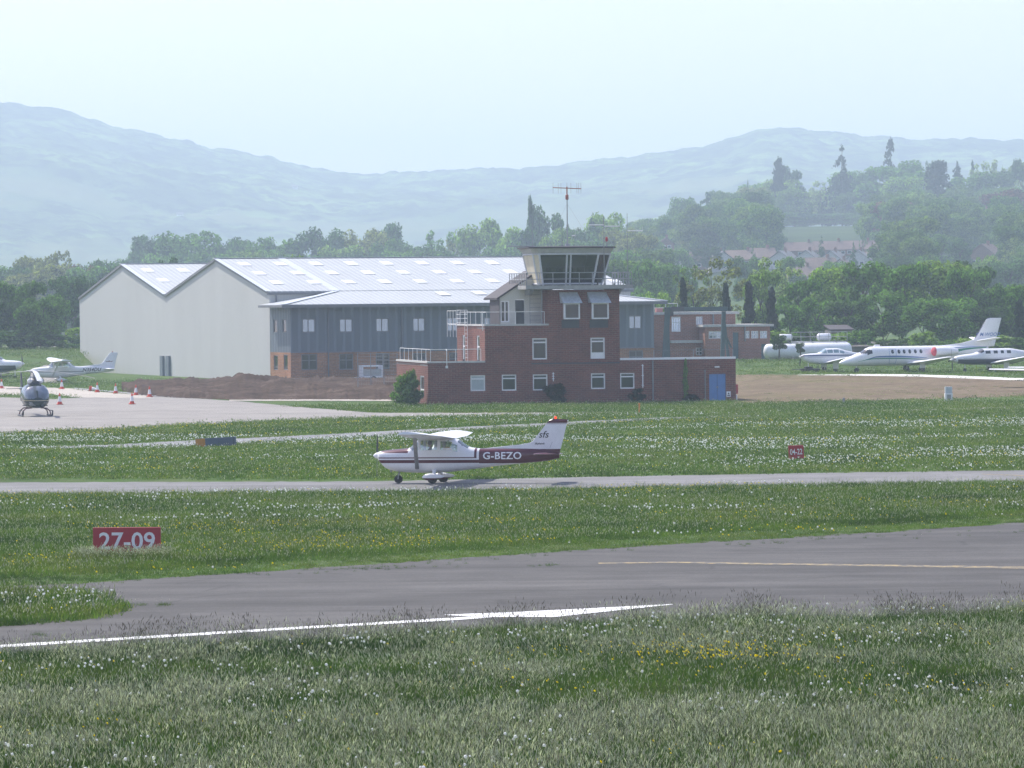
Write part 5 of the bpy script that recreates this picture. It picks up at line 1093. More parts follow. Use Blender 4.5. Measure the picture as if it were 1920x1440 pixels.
# mesh fence between the hangar and the tower, and its pale roadside barrier
def mesh_fence(name, pts, h, label, group=None, bars=9, post=3.0):
    o = empty(name, pts[0], 0, label, 'fence', group); o0 = Vector(pts[0]); b = MB(); w_ = MB()
    for k in range(len(pts) - 1):
        a, c = Vector(pts[k]) - o0, Vector(pts[k + 1]) - o0; L = (c - a).length; n = max(1, round(L / post))
        for i in range(n + 1): q = a.lerp(c, i / n); MB().tube([q + Vector((0, 0, -.2)), q + Vector((0, 0, h))], 0.04, 6).build('post', M_STEEL, o)
        for j in range(bars): z = Vector((0, 0, h * (0.08 + 0.92 * j / (bars - 1)))); w_.tube([a + z, c + z], 0.014, 4)
        m = max(2, round(L / 0.5))
        for i in range(m): q = a.lerp(c, (i + .5) / m); w_.tube([q, q + Vector((0, 0, h))], 0.006, 4)
    w_.build('wire_mesh', M_STEEL, o); return o
p0, p1 = P(671, 714, 352), P(745, 713, 345)
mesh_fence('mesh_fence', [Vector((p0.x, p0.y, 0)), Vector((p1.x, p1.y, 0))], P(700, 662, 350).z, 'grey wire mesh fence between the hangar office and the tower', None, 12)
pa, pb = TF.world(TF.uz(1226, 665, 9)[0], 9, 0), TF.world(TF.uz(1374, 660, 9)[0], 9, 0)
mesh_fence('mesh_fence', [pa, pb], TF.uz(1300, 656, 9)[1], 'dark railing fence beyond the flat roof right of the tower', None, 6, 3.2)
tr = empty('site_trailer', G(697, 716), R(20), 'small white framed trailer by the brick base of the hangar office', 'trailer')
b = MB().box(-1.2, 1.0, -0.02, 0.02, 1.55, 1.72).box(-1.2, -1.08, -0.6, 0.6, 0.5, 1.7).box(0.88, 1.0, -0.6, 0.6, 0.5, 1.7).box(-1.2, 1.0, -0.6, 0.6, 0.45, 0.6); b.build('frame', M_WHITE, tr)
MB().box(-1.05, 0.85, -0.55, 0.55, 0.6, 1.3).build('load', M_GALV, tr)
for s in (-0.65, 0.65): MB().lathe([(0.10, -0.1), (0.3, -0.1), (0.3, 0.1), (0.10, 0.1)], (0, s, 0.3), (0, 1, 0), 14).build('wheel', M_BLACK, tr)
MB().tube([(-1.2, 0, 0.5), (-2.3, 0, 0.4), (-2.3, 0, 0.05)], 0.05, 6).build('drawbar', M_WHITE, tr)
# ================================================================ AIRCRAFT
def pchip(xs, ys):
    xs = np.array(xs, float); ys = np.array(ys, float); h = np.diff(xs); d = np.diff(ys) / h; m = np.zeros(len(xs)); m[0], m[-1] = d[0], d[-1]
    for i in range(1, len(xs) - 1):
        m[i] = 0 if d[i - 1] * d[i] <= 0 else 2 * d[i - 1] * d[i] / (d[i - 1] + d[i])
    def f(x):
        x = np.clip(np.asarray(x, float), xs[0], xs[-1]); i = np.clip(np.searchsorted(xs, x) - 1, 0, len(h) - 1); t = (x - xs[i]) / h[i]
        return ys[i] * (1 + 2 * t) * (1 - t) ** 2 + m[i] * h[i] * t * (1 - t) ** 2 + ys[i + 1] * t * t * (3 - 2 * t) + m[i + 1] * h[i] * t * t * (t - 1)
    return f
class Body:
    """fuselage lofted through sections (x, z_top, z_bottom, half_width, squareness[, z_of_widest])"""
    def __init__(s, sec):
        x = [q[0] for q in sec]; s.x0, s.x1 = x[0], x[-1]; s.xs = x
        s.top, s.bot, s.hw, s.n = (pchip(x, [q[k] for q in sec]) for k in (1, 2, 3, 4))
        s.zc = pchip(x, [(q[5] if len(q) > 5 else (q[1] + q[2]) / 2) for q in sec])
    def side(s, x, z):
        """half width at (x, z)"""
        x = np.asarray(x, float); z = np.asarray(z, float); zc = s.zc(x); h = np.where(z > zc, s.top(x) - zc, zc - s.bot(x)); n = s.n(x)
        return s.hw(x) * np.clip(1 - (np.abs(z - zc) / np.maximum(h, 1e-6)) ** n, 0, 1) ** (1 / n)
    def mesh(s, root, mat_, glassy=None, glass_m=None, nx=110, nr=56, names={}):
        X = np.unique(np.concatenate([np.linspace(s.x0, s.x1, nx), s.xs])); t = np.linspace(0, 2 * np.pi, nr, endpoint=False) + 0.5 * np.pi / nr
        V = []
        for x in X:
            n = float(s.n(x)); c, si = np.cos(t), np.sin(t); y = float(s.hw(x)) * np.sign(c) * np.abs(c) ** (2 / n); zc = float(s.zc(x))
            z = zc + np.where(si > 0, float(s.top(x)) - zc, zc - float(s.bot(x))) * np.sign(si) * np.abs(si) ** (2 / n)
            V += list(zip([x] * nr, y, z))
        groups = {None: []}
        for i in range(len(X) - 1):
            for k in range(nr):
                f = (i * nr + k, i * nr + (k + 1) % nr, (i + 1) * nr + (k + 1) % nr, (i + 1) * nr + k); g = None
                if glassy:
                    c = np.mean([V[q] for q in f], 0); g = glassy(*c)
                groups.setdefault(g, []).append(f)
        groups[None] += [tuple(range(nr)), tuple(range((len(X) - 1) * nr, len(X) * nr))]
        out = {}
        for g, fs in groups.items():
            if not fs: continue
            used = sorted({q for f in fs for q in f}); mp = {q: j for j, q in enumerate(used)}
            b = MB().add([V[q] for q in used], [[mp[q] for q in f] for f in fs])
            out[g] = b.build('fuselage' if g is None else g.split('|')[0], mat_ if g is None else glass_m, root, smooth=50)
        return out
    def decal(s, root, name, vs, fs, mat_, side=-1, off=0.02):
        """flat artwork given in (x, z) laid on the fuselage side"""
        b = MB().add([(x, side * (float(s.side(x, z)) + off), z) for x, z in vs], fs); return b.build(name, mat_, root)
    def ribbon(s, root, name, xs, zt, zb, mat_, sides=(-1, 1), n=60, off=0.006):
        X = np.linspace(xs[0], xs[-1], n); T = pchip(xs, zt)(X); B = pchip(xs, zb)(X); b = MB()
        for sd in sides:
            rows = [[(X[i], sd * (float(s.side(X[i], z)) + off), z) for z in np.linspace(B[i], max(T[i], B[i] + .002), 5)] for i in range(n)]
            b.rings(rows, closed=False, cap=False)
        return b.build(name, mat_, root, smooth=True)
AF = [(1, 0.004), (0.7, 0.055), (0.4, 0.095), (0.2, 0.088), (0.06, 0.052), (0.0, 0.0), (0.06, -0.022), (0.2, -0.032), (0.4, -0.03), (0.7, -0.018), (1, -0.004)]
def wing_mesh(b, st, thick=1.0, vertical=False):
    """stations (x_leading_edge, y, z, chord): airfoil rings; last one rounded off"""
    rings = []
    st = list(st); x, y, z, c = st[-1]; px_, py_, pz_, pc_ = st[-2]; k = 0.05
    st.append((x + c * 0.10, y + (y - py_) * k, z + (z - pz_) * k, c * 0.72))
    for i, (x, y, z, c) in enumerate(st):
        th_ = thick * (0.35 if i == len(st) - 1 else 1)
        rings.append([(x + c * a, y + (t * c * th_ if vertical else 0), z + (0 if vertical else t * c * th_)) for a, t in AF])
    b.rings(rings); return b
def fin_mesh(b, prof, t0=0.10, t1=0.05):
    """slab with a thinner outline: prof is an (x, z) polygon"""
    n = len(prof); cx = sum(p[0] for p in prof) / n; cz = sum(p[1] for p in prof) / n
    inner = [(cx + (p[0] - cx) * 0.86, cz + (p[1] - cz) * 0.93) for p in prof]
    ring = lambda pp, y: [(p[0], y, p[1]) for p in pp]
    b.rings([ring(inner, -t0 / 2), ring(prof, -t1 / 6), ring(prof, t1 / 6), ring(inner, t0 / 2)]); return b
def wheel(root, x, y, z, r, w_=0.12, name='wheel', hub=None):
    o = MB().lathe([(r * 0.55, -w_ / 2), (r * 0.92, -w_ / 2), (r, -w_ * 0.28), (r, w_ * 0.28), (r * 0.92, w_ / 2), (r * 0.55, w_ / 2)], (x, y, z), (0, 1, 0), 22).build(name, M_BLACK, root, smooth=True)
    MB().lathe([(0.01, -w_ * 0.45), (r * 0.56, -w_ * 0.42), (r * 0.56, w_ * 0.42), (0.01, w_ * 0.45)], (x, y, z), (0, 1, 0), 16).build('hub', hub or M_WHITE, o)
    return o
def propeller(root, x, z, r, ang, blades=2, spin_l=0.3, spin_r=0.15, m=None, sm_=None, y=0.0):
    b = MB()
    for k in range(blades):
        a = ang + 2 * math.pi * k / blades; d = Vector((0, math.sin(a), math.cos(a))); s_ = Vector((0.35, math.cos(a) * .9, -math.sin(a) * .9)).normalized()
        rings = []
        for t, c in ((0.06, 0.05), (0.25, 0.085), (0.6, 0.085), (0.9, 0.06), (1.0, 0.02)):
            s2 = (s_ * (1 - 0.5 * t) + Vector((0, math.cos(a), -math.sin(a))) * 0.5 * t).normalized(); q = Vector((x + spin_l * 0.62, y, z)) + d * r * t; nrm = d.cross(s2).normalized() * 0.012
            rings.append([q - s2 * c, q + nrm, q + s2 * c, q - nrm])
        b.rings(rings)
    p_ = b.build('propeller', m or M_DARK, root)
    MB().lathe([(0.004, 0), (spin_r * 0.5, spin_l * 0.25), (spin_r * 0.85, spin_l * 0.6), (spin_r, spin_l)], (x, y, z), (1, 0, 0), 18).build('spinner', sm_ or M_WHITE, p_, smooth=True)
    return p_
def zone_paint(name, base, col, boxes, rough=0.28, base2=None, axis=('x', 'z')):
    """base paint with bands of a second colour where the object's own x and z fall in one of the boxes"""
    t = NT(name); x, y, z = t.sep(t.coord('Object'))[:3]; ya = t.math('ABSOLUTE', y); sel = {'x': x, 'y': ya, 'z': z}; tot = None
    for (x0, x1, z0, z1) in boxes:
        m = t.math('MULTIPLY', t.math('MULTIPLY', t.math('GREATER_THAN', sel[axis[0]], x0), t.math('LESS_THAN', sel[axis[0]], x1)), t.math('MULTIPLY', t.math('GREATER_THAN', sel[axis[1]], z0), t.math('LESS_THAN', sel[axis[1]], z1)))
        tot = m if tot is None else t.math('MAXIMUM', tot, m)
    f = t.noise(2.5, 4, 0.6); b_ = t.ramp(f, [(0.3, tuple(c * 0.90 for c in base)), (0.7, base)])
    t.bsdf(t.mix(tot, b_, col), rough, 0, None, 0.5); return t.m
MAROON = (0.085, 0.012, 0.024)
M_ACW = paint('aircraft_white', (0.80, 0.80, 0.80), 0.25, 0, 0.05, 1.5)
M_MAROON = paint('maroon_paint', MAROON, 0.3, 0, 0.1, 2)
M_CABIN = paint('grey_trim_cabin', (0.09, 0.085, 0.085), 0.8, 0, 0.2, 4)
M_LAMP_RED = NT('lit_beacon'); _e = M_LAMP_RED.n('ShaderNodeEmission', Strength=1.3); _e.inputs[0].default_value = (1.0, 0.07, 0.03, 1); M_LAMP_RED.l(_e.outputs[0], M_LAMP_RED.out.inputs[0]); M_LAMP_RED = M_LAMP_RED.m

C_BODY = Body([(0.24, 1.40, 1.02, 0.26, 2.4), (0.33, 1.43, 0.92, 0.40, 2.7), (0.6, 1.47, 0.66, 0.50, 2.9), (1.0, 1.51, 0.54, 0.54, 3.0), (1.58, 1.57, 0.48, 0.56, 3.0), (1.78, 1.74, 0.475, 0.57, 3.2), (2.02, 1.98, 0.47, 0.575, 3.6), (2.3, 2.04, 0.47, 0.58, 3.8),
               (3.3, 2.04, 0.50, 0.57, 3.8), (3.62, 1.96, 0.54, 0.54, 3.4), (4.25, 1.58, 0.62, 0.44, 3.0), (4.7, 1.535, 0.68, 0.38, 2.8), (5.6, 1.53, 0.79, 0.29, 2.6), (6.6, 1.525, 0.89, 0.19, 2.4), (7.4, 1.51, 0.97, 0.10, 2.2), (7.98, 1.48, 1.10, 0.035, 2.0)])
def c_glass(x, y, z):
    s = 'L' if y < 0 else 'R'
    if 1.62 < x < 2.06 and z > 1.58 - (x - 1.62) * 0.55 and z < 1.97: return 'windscreen'
    if 2.13 < x < 2.88 and 1.37 < z < 1.90 and abs(y) > 0.4: return 'side_window|' + s
    if 3.02 < x < 3.72 and 1.37 < z < 1.88 - max(0, x - 3.35) * 0.55 and abs(y) > 0.3: return 'rear_side_window|' + s
    if 3.70 < x < 4.14 and z > 1.55 + (4.14 - x) * 0.45 and abs(y) < 0.40: return 'rear_window'
    return None
def high_wing(name, loc, rz, body_m, wing_m, fin_m, label, cat='aircraft', reg=None, reg_m=None, reg_x=5.57, reg_size=0.40, reg_shear=0.0, tailtext=None, fair_m=None, roll=0.0, prop_a=0.12, accents=True, lit=False, scale=1.0, stripe=None):
    o = empty(name, loc, rz, label, cat); o.rotation_euler = (roll, 0, rz); o.scale = (scale,) * 3
    C_BODY.mesh(o, body_m, c_glass, M_CLEAR)
    for s in (-1, 1):
        b = MB(); wing_mesh(b, [(1.93, 0.0, 1.99, 1.63), (1.93, s * 0.6, 2.0, 1.63), (1.95, s * 2.6, 2.085, 1.62), (2.12, s * 4.9, 2.185, 1.18), (2.2, s * 5.38, 2.205, 1.05)], 1.12); wg = b.build('wing', wing_m, o, smooth=True)
        MB().box(3.12, 3.14, s * 2.75, s * 4.95, 2.12, 2.125).build('aileron_gap', M_DARK, wg)
        b = MB(); b.rings([[(x + 1.95, s * 0.56, z + 0.64) for x, z in ((-0.03, 0), (0.05, 0.025), (0.14, 0), (0.05, -0.025))], [(x + 2.28, s * 2.62, z + 2.02) for x, z in ((-0.03, 0), (0.05, 0.025), (0.14, 0), (0.05, -0.025))]]); b.build('wing_strut', M_GALV if accents else M_ACW, o)
        b = MB(); wing_mesh(b, [(7.02, s * 0.03, 1.27, 0.98), (7.16, s * 1.62, 1.29, 0.70)], 0.8); b.build('tailplane', fin_m, o, smooth=True)
        # main wheel in its spat on a spring leg
        wheel(o, 2.78, s * 1.15, 0.20, 0.20)
        pf = pchip([0, 0.12, 0.35, 0.7, 0.95], [0.02, 0.12, 0.165, 0.10, 0.02])
        rings = []
        for q in np.linspace(0.001, 0.949, 12): r_ = float(pf(q)); rings.append([(2.34 + q, s * 1.15 + r_ * 0.75 * math.cos(a), 0.285 + 0.03 * q + r_ * 1.02 * math.sin(a)) for a in np.linspace(0, 6.283, 14, endpoint=False)])
        MB().rings(rings).build('wheel_spat', fair_m or M_ACW, o, smooth=True)
        MB().tube([(2.72, s * 0.40, 0.56), (2.76, s * 0.8, 0.44), (2.78, s * 1.10, 0.30)], [0.10, 0.07, 0.05], 8).build('main_leg', M_ACW, o, smooth=True)
    fin_mesh(MB(), [(4.75, 1.50), (4.75, 1.535), (6.3, 1.70), (6.72, 1.78), (6.86, 1.86), (7.62, 2.80), (7.75, 2.84), (8.36, 2.80), (8.04, 1.50), (7.96, 1.16), (7.55, 1.30), (7.2, 1.45)], 0.11, 0.06).build('fin', fin_m, o, smooth=25)
    MB().poly([(7.585, -0.060, 1.55), (7.60, -0.060, 1.55), (8.02, -0.040, 2.62), (8.005, -0.040, 2.62)], (0, 0.002, 0)).build('rudder_gap', M_GALV, o)
    wheel(o, 1.08, 0, 0.18, 0.18, 0.11)
    MB().tube([(1.08, -0.09, 0.18), (1.10, -0.09, 0.42), (1.15, 0.0, 0.56), (1.10, 0.09, 0.42), (1.08, 0.09, 0.18)], 0.022, 6).tube([(1.12, 0, 0.46), (1.22, 0, 0.95)], 0.04, 8).build('nose_leg', M_GALV, o)
    MB().tube([(0.75, 0.18, 0.62), (0.72, 0.18, 0.50)], 0.04, 8).build('exhaust', M_STEEL, o)
    propeller(o, -0.02, 1.23, 0.92, prop_a, 2, 0.30, 0.17, M_DARK, M_ACW)
    b = MB(); 
    for q in (2.85, 3.08): b.tube([(q, 0.0, 2.03), (q + 0.25, 0.0, 2.36)], 0.012, 5)
    b.tube([(7.7, 0, 2.83), (7.8, 0, 2.98)], 0.01, 4); b.build('aerial', M_RAIL, o)
    MB().lathe([(0.045, 0), (0.05, 0.06), (0.03, 0.11), (0.002, 0.12)], (7.83, 0, 2.83), (0, 0, 1), 10).build('beacon', M_LAMP_RED if lit else M_RED, o)
    MB().lathe([(0.03, 0), (0.02, 0.05), (0.002, 0.06)], (8.33, 0, 2.75), (1, 0, 0), 8).build('tail_light', M_ACW, o)
    # cabin inside: floor, panel, seats
    MB().box(1.5, 3.3, -0.44, 0.44, 0.66, 0.72).box(1.62, 1.75, -0.5, 0.5, 0.7, 1.42).build('cabin_floor', M_CABIN, o)
    for sx, sy in ((2.5, -0.25), (2.5, 0.25)):
        MB().box(sx - 0.2, sx + 0.25, sy - 0.2, sy + 0.2, 0.7, 0.98).box(sx + 0.22, sx + 0.32, sy - 0.2, sy + 0.2, 0.98, 1.45).build('seat', M_CABIN, o, bevel=0.02)
    MB().box(3.2, 3.6, -0.45, 0.45, 0.7, 0.98).box(3.58, 3.68, -0.45, 0.45, 0.98, 1.42).build('rear_seat', M_CABIN, o, bevel=0.02)
    b = MB()
    for s in (-1, 1):
        y_ = 0.576
        for q in (2.08, 2.95): b.box(q - 0.03, q + 0.03, s * (y_ - 0.02), s * y_, 1.35, 1.97)
    b.build('door_post', body_m, o)
    if reg:
        vs, fs = text_mesh(reg, reg_size, shear=reg_shear, bold=0.008, spacing=1.05)
        C_BODY.decal(o, 'registration', [(reg_x + v.x, 1.20 + v.y) for v in vs], fs, reg_m)
        C_BODY.decal(o, 'registration', [(reg_x - v.x, 1.20 + v.y) for v in vs], fs, reg_m, 1)
    for body_, size, x, z, m_, sh in (tailtext or ()):
        vs, fs = text_mesh(body_, size, shear=sh, bold=0.002); MB().add([(x + v.x, -0.066, z + v.y) for v in vs], fs).build('tail_lettering', m_, o)
    return o
CM = zone_paint('white_with_maroon_bands', (0.80, 0.80, 0.80), MAROON, [(4.62, 9, 0.88, 1.56), (0.30, 4.63, 0.90, 1.04), (0.30, 4.50, 1.105, 1.155), (4.42, 4.52, 1.105, 1.60), (0.40, 1.60, 1.345, 1.56)])
CW = zone_paint('white_wing_with_maroon_stripe', (0.80, 0.80, 0.80), MAROON, [(4.88, 4.96, 0, 9), (5.0, 5.03, 0, 9)], axis=('y', 'z'))
CF = zone_paint('white_fin_with_maroon_cap', (0.80, 0.80, 0.80), MAROON, [(0, 9, 2.645, 3.0), (0, 9, 2.60, 2.62), (0, 9, 1.0, 1.50)])
CS = zone_paint('white_spat_maroon_below', (0.80, 0.80, 0.80), MAROON, [(0, 9, -1, 0.245)])
M_BLACKTXT = paint('black_lettering', (0.02, 0.02, 0.022), 0.5)
g0 = G(817, 906.5)
cess = high_wing('light_aircraft', Vector((g0.x, g0.y, 0.012)) - Matrix.Rotation(R(-10.5), 3, 'Z') @ Vector((2.78, 0, 0)), R(-10.5), CM, CW, CF, 'white and maroon high wing aircraft taxiing with its red tail beacon lit', 'aircraft', 'G-BEZO', M_ACW, 5.60, 0.44, 0, [('sfs', 0.42, 7.32, 2.13, M_BLACKTXT, 0.25), ('Skyhawk', 0.12, 7.15, 1.74, M_BLACKTXT, 0.3)], CS, R(-1.5), 0.10, True, True, 1.035)
cess.scale = (1.035, 1.035, 0.985)
# its pilot, and a yellow bag on the rear seat
def seated_person(name, loc, rz, label, shirt, hair_c, roll=0.0):
    J = [(0, 0, 0.10), (0.02, 0, 0.32), (0.0, 0, 0.52), (-0.01, 0, 0.62), (-0.03, 0, 0.72), (-0.04, 0, 0.83),
         (0.0, -0.19, 0.52), (-0.10, -0.24, 0.28), (-0.36, -0.16, 0.28), (-0.44, -0.14, 0.30), (0.0, 0.19, 0.52), (-0.10, 0.24, 0.28), (-0.36, 0.16, 0.28), (-0.44, 0.14, 0.30),
         (-0.05, -0.10, 0.08), (-0.46, -0.11, 0.10), (-0.55, -0.11, -0.28), (-0.68, -0.11, -0.30), (-0.05, 0.10, 0.08), (-0.46, 0.11, 0.10), (-0.55, 0.11, -0.28), (-0.68, 0.11, -0.30)]
    E = [(0, 1), (1, 2), (2, 3), (3, 4), (4, 5), (2, 6), (6, 7), (7, 8), (8, 9), (2, 10), (10, 11), (11, 12), (12, 13), (0, 14), (14, 15), (15, 16), (16, 17), (0, 18), (18, 19), (19, 20), (20, 21)]
    Rd = [.15, .15, .14, .055, .095, .085, .075, .05, .042, .04, .075, .05, .042, .04, .085, .07, .05, .045, .085, .07, .05, .045]
    me = bpy.data.meshes.new(name); me.from_pydata(J, E, []); o = bpy.data.objects.new(name, me); C.objects.link(o)
    sk = o.modifiers.new('skin', 'SKIN'); 
    for v, r_ in zip(me.skin_vertices[0].data, Rd): v.radius = (r_, r_ * 1.05)
    me.skin_vertices[0].data[0].use_root = True
    sb = o.modifiers.new('sub', 'SUBSURF'); sb.levels = 2; sb.render_levels = 2
    bpy.context.view_layer.update(); m2 = bpy.data.meshes.new_from_object(o.evaluated_get(bpy.context.evaluated_depsgraph_get())); o.modifiers.clear(); o.data = m2
    for m_ in (shirt, paint('skin', (0.48, 0.29, 0.21), 0.6, 0, 0.1, 5), paint('dark_trousers', (0.03, 0.035, 0.05), 0.9)): m2.materials.append(m_)
    for p_ in m2.polygons:
        c = p_.center; p_.material_index = 1 if c.z > 0.585 or (c.x < -0.38 and c.z > 0.2) else (2 if c.z < 0.16 and c.x < 0.05 else 0); p_.use_smooth = True
    o.location = loc; o.rotation_euler = (0, 0, rz); tag(o, label, 'person')
    h = MB().lathe([(0.02, 0.135), (0.085, 0.10), (0.105, 0.03), (0.10, -0.05)], (-0.02, 0, 0.81), (0.25, 0, 1), 16).build('hair', hair_c, o, smooth=True)
    MB().tube([(-0.02, -0.11, 0.76), (-0.02, -0.10, 0.88), (-0.02, 0, 0.935), (-0.02, 0.10, 0.88), (-0.02, 0.11, 0.76)], 0.015, 6).lathe([(0.04, 0), (0.04, 0.03)], (-0.02, -0.125, 0.77), (0, 1, 0), 10).lathe([(0.04, 0), (0.04, 0.03)], (-0.02, 0.095, 0.77), (0, 1, 0), 10).build('headset', M_DARK, o)
    MB().lathe([(0.012, 0), (0.016, 0.02), (0.006, 0.035)], (-0.12, 0, 0.745), (-1, 0, -.3), 8).build('nose', MATS['skin'], o)
    return o
cm = Matrix.Translation(cess.location) @ Matrix.Rotation(R(-10.5), 4, 'Z') @ Matrix.Scale(1.035, 4)
seated_person('person', cm @ Vector((2.52, -0.25, 0.92)), R(-10.5), 'pilot in a pale grey shirt and headset seated in the taxiing aircraft', paint('pale_shirt', (0.50, 0.52, 0.54), 0.9, 0, 0.15, 6), paint('brown_hair', (0.06, 0.04, 0.03), 0.8))
bag = MB().rings([[(3.25 + 0.2 * math.cos(a) * k, -0.22 + 0.2 * math.sin(a) * k, 0.98 + z) for a in np.linspace(0, 6.283, 12, endpoint=False)] for z, k in ((0, 0.8), (0.1, 1.1), (0.35, 1.15), (0.52, 0.9), (0.56, 0.4))]).build('bag', paint('orange_yellow_cloth', (0.80, 0.40, 0.03), 0.8, 0, 0.1, 4), None, smooth=True)
bag.matrix_world = cm; tag(bag, 'bright orange yellow bag on the rear seat of the taxiing aircraft', 'bag')

# parked light aircraft at the left, nose hidden behind the helicopter's rotor head
NM = zone_paint('white_with_dark_lining', (0.80, 0.80, 0.80), (0.05, 0.06, 0.08), [(0.5, 5.0, 1.02, 1.08), (5.2, 7.0, 0.86, 0.92)])
NF = paint('pale_grey_white', (0.74, 0.75, 0.77), 0.3, 0, 0.05, 1.5)
g1 = G(110, 717.5)
park = high_wing('light_aircraft', Vector((g1.x, g1.y, g1.z)) - Matrix.Rotation(R(14), 3, 'Z') @ Vector((2.9, 0, 0)), R(14), NM, M_ACW, NF, 'white high wing aircraft parked on grass in front of the pale gable', 'aircraft', 'N354DU', M_BLACKTXT, 5.75, 0.46, 0.35, None, None, R(0.5), 0.9, False, False, 1.10)
park['group'] = 'parked aircraft'
# a winged emblem on its fin
sw = MB().add([(7.25, -0.07, 1.93), (7.75, -0.07, 1.93), (7.95, -0.07, 2.02), (7.6, -0.07, 1.985), (7.5, -0.07, 2.06), (7.4, -0.07, 1.985), (7.12, -0.07, 2.0)], [(0, 1, 2, 3, 4, 5, 6)]).build('tail_emblem', paint('brown_emblem', (0.20, 0.13, 0.10), 0.5), park)

# low wing aircraft: generic builder used for the three parked at the right and the one at the left edge
def low_wing(name, loc, rz, body, glassy, body_m, label, wing, fin, tail, gear, prop=None, glass_m=None, group='parked aircraft', scale=1.0, tail_m=None, wing_m=None):
    o = empty(name, loc, rz, label, 'aircraft', group); o.scale = (scale,) * 3
    body.mesh(o, body_m, glassy, glass_m or M_GLASS_D, 90, 40)
    for s in (-1, 1):
        b = MB(); wing_mesh(b, [(x, s * y, z, c) for x, y, z, c in wing]); b.build('wing', wing_m or M_ACW, o, smooth=True)
        b = MB(); wing_mesh(b, [(x, s * y, z, c) for x, y, z, c in tail], 0.8); b.build('tailplane', M_ACW, o, smooth=True)
    fin_mesh(MB(), fin, 0.14, 0.06).build('fin', tail_m or M_ACW, o, smooth=25)
    for x, y, r_, ztop, door in gear:
        for s in ((-1, 1) if y else (1,)):
            wheel(o, x, s * y, r_, r_, r_ * 0.6, hub=M_ACW); MB().tube([(x, s * (y - r_ * 0.5 if y else 0.0), r_), (x, s * (y - r_ * .5 if y else 0), ztop)], 0.05, 8).build('leg', M_ACW, o)
            if door: MB().box(x - 0.28, x + 0.28, s * (y + r_ * 0.45), s * (y + r_ * 0.45 + 0.03), r_ * 1.3, ztop).build('gear_door', M_ACW, o)
    if prop: propeller(o, *prop)
    return o
B_BODY = Body([(0.0, 1.55, 1.32, 0.12, 2), (0.25, 1.68, 1.05, 0.40, 2.6), (0.9, 1.75, 0.82, 0.54, 2.8), (1.7, 1.80, 0.72, 0.60, 3), (2.05, 1.98, 0.70, 0.62, 3), (2.5, 2.22, 0.70, 0.62, 3), (3.6, 2.24, 0.72, 0.62, 3), (4.5, 2.02, 0.86, 0.52, 2.8), (6.0, 1.74, 1.06, 0.32, 2.4), (8.0, 1.52, 1.30, 0.05, 2)])
def b_glass(x, y, z):
    if 1.85 < x < 2.42 and z > 1.80 and z > 1.86 - (x - 1.85) * .2: return 'windscreen'
    for i, (a, c) in enumerate(((2.48, 3.05), (3.12, 3.7), (3.78, 4.3))):
        if a < x < c and 1.76 < z < 2.10 - max(0, x - 3.7) * 0.35 and abs(y) > .3: return 'side_window|%d%s' % (i, 'L' if y < 0 else 'R')
    return None
M_TEALGLASS = glass('pale_cabin_glass', (0.30, 0.42, 0.44), 0.06, 0.3)
BW = [(2.1, 0.4, 0.80, 2.1), (2.55, 4.9, 1.35, 1.15)]; BT = [(6.9, 0.1, 1.45, 1.0), (7.2, 1.8, 1.48, 0.65)]; BFN = [(6.2, 1.62), (6.9, 1.75), (7.6, 2.52), (8.15, 2.52), (8.05, 1.40), (7.2, 1.45)]; BG = [(0.75, 0, 0.19, 0.9, False), (2.95, 1.45, 0.22, 0.9, True)]
BM = zone_paint('white_with_blue_line', (0.80, 0.80, 0.80), (0.03, 0.06, 0.16), [(0.2, 8, 1.50, 1.62), (0.5, 8, 1.40, 1.43)])
gb = G(1502, 697.5); YAW = R(17)
tz = lambda p_: float(ter(p_.x, p_.y))
low_wing('light_aircraft', (gb.x, gb.y, tz(gb)), YAW, B_BODY, b_glass, BM, 'white low wing aircraft with a dark blue line parked left of the white jet', BW, BFN, BT, BG, (-0.22, 1.44, 0.95, 0.7, 3, 0.32, 0.16), M_TEALGLASS)
# business jet
J_BODY = Body([(0.0, 1.00, 0.88, 0.06, 2), (0.3, 1.20, 0.76, 0.34, 2.1), (0.85, 1.44, 0.68, 0.56, 2.2), (1.9, 1.85, 0.62, 0.76, 2.3), (2.35, 2.02, 0.61, 0.80, 2.3), (2.75, 2.30, 0.61, 0.81, 2.3), (3.3, 2.45, 0.61, 0.82, 2.3), (8.4, 2.46, 0.63, 0.82, 2.3), (10.0, 2.46, 0.90, 0.74, 2.3), (12.4, 2.46, 1.40, 0.46, 2.2), (15.2, 2.36, 1.92, 0.10, 2)])
def j_glass(x, y, z):
    if 2.02 < x < 2.50 and 1.76 < z < 2.22 and z > 1.80: return 'windscreen' if abs(y) < .38 else 'cockpit_window|%s' % ('L' if y < 0 else 'R')
    if 2.60 < x < 3.05 and 1.74 < z < 2.16 and abs(y) > .3: return 'cockpit_side_window|%s' % ('L' if y < 0 else 'R')
    return None
M_GREENP = paint('green_stripe', (0.02, 0.22, 0.13), 0.3); M_BLUEP = paint('blue_stripe', (0.09, 0.19, 0.40), 0.3); M_PURPLE = paint('purple_leading_edge', (0.06, 0.04, 0.16), 0.35)
JW = [(6.6, 0.5, 0.80, 2.5), (7.1, 3.2, 1.02, 1.85), (7.75, 7.2, 1.42, 0.95)]; JT = [(13.9, 0.1, 2.85, 1.6), (14.5, 2.9, 3.15, 0.80)]
JF = [(9.8, 2.40), (12.2, 2.62), (13.7, 2.95), (13.85, 3.05), (15.25, 5.02), (16.6, 5.02), (15.85, 2.35), (14.2, 2.20)]
gj = G(1606, 699)
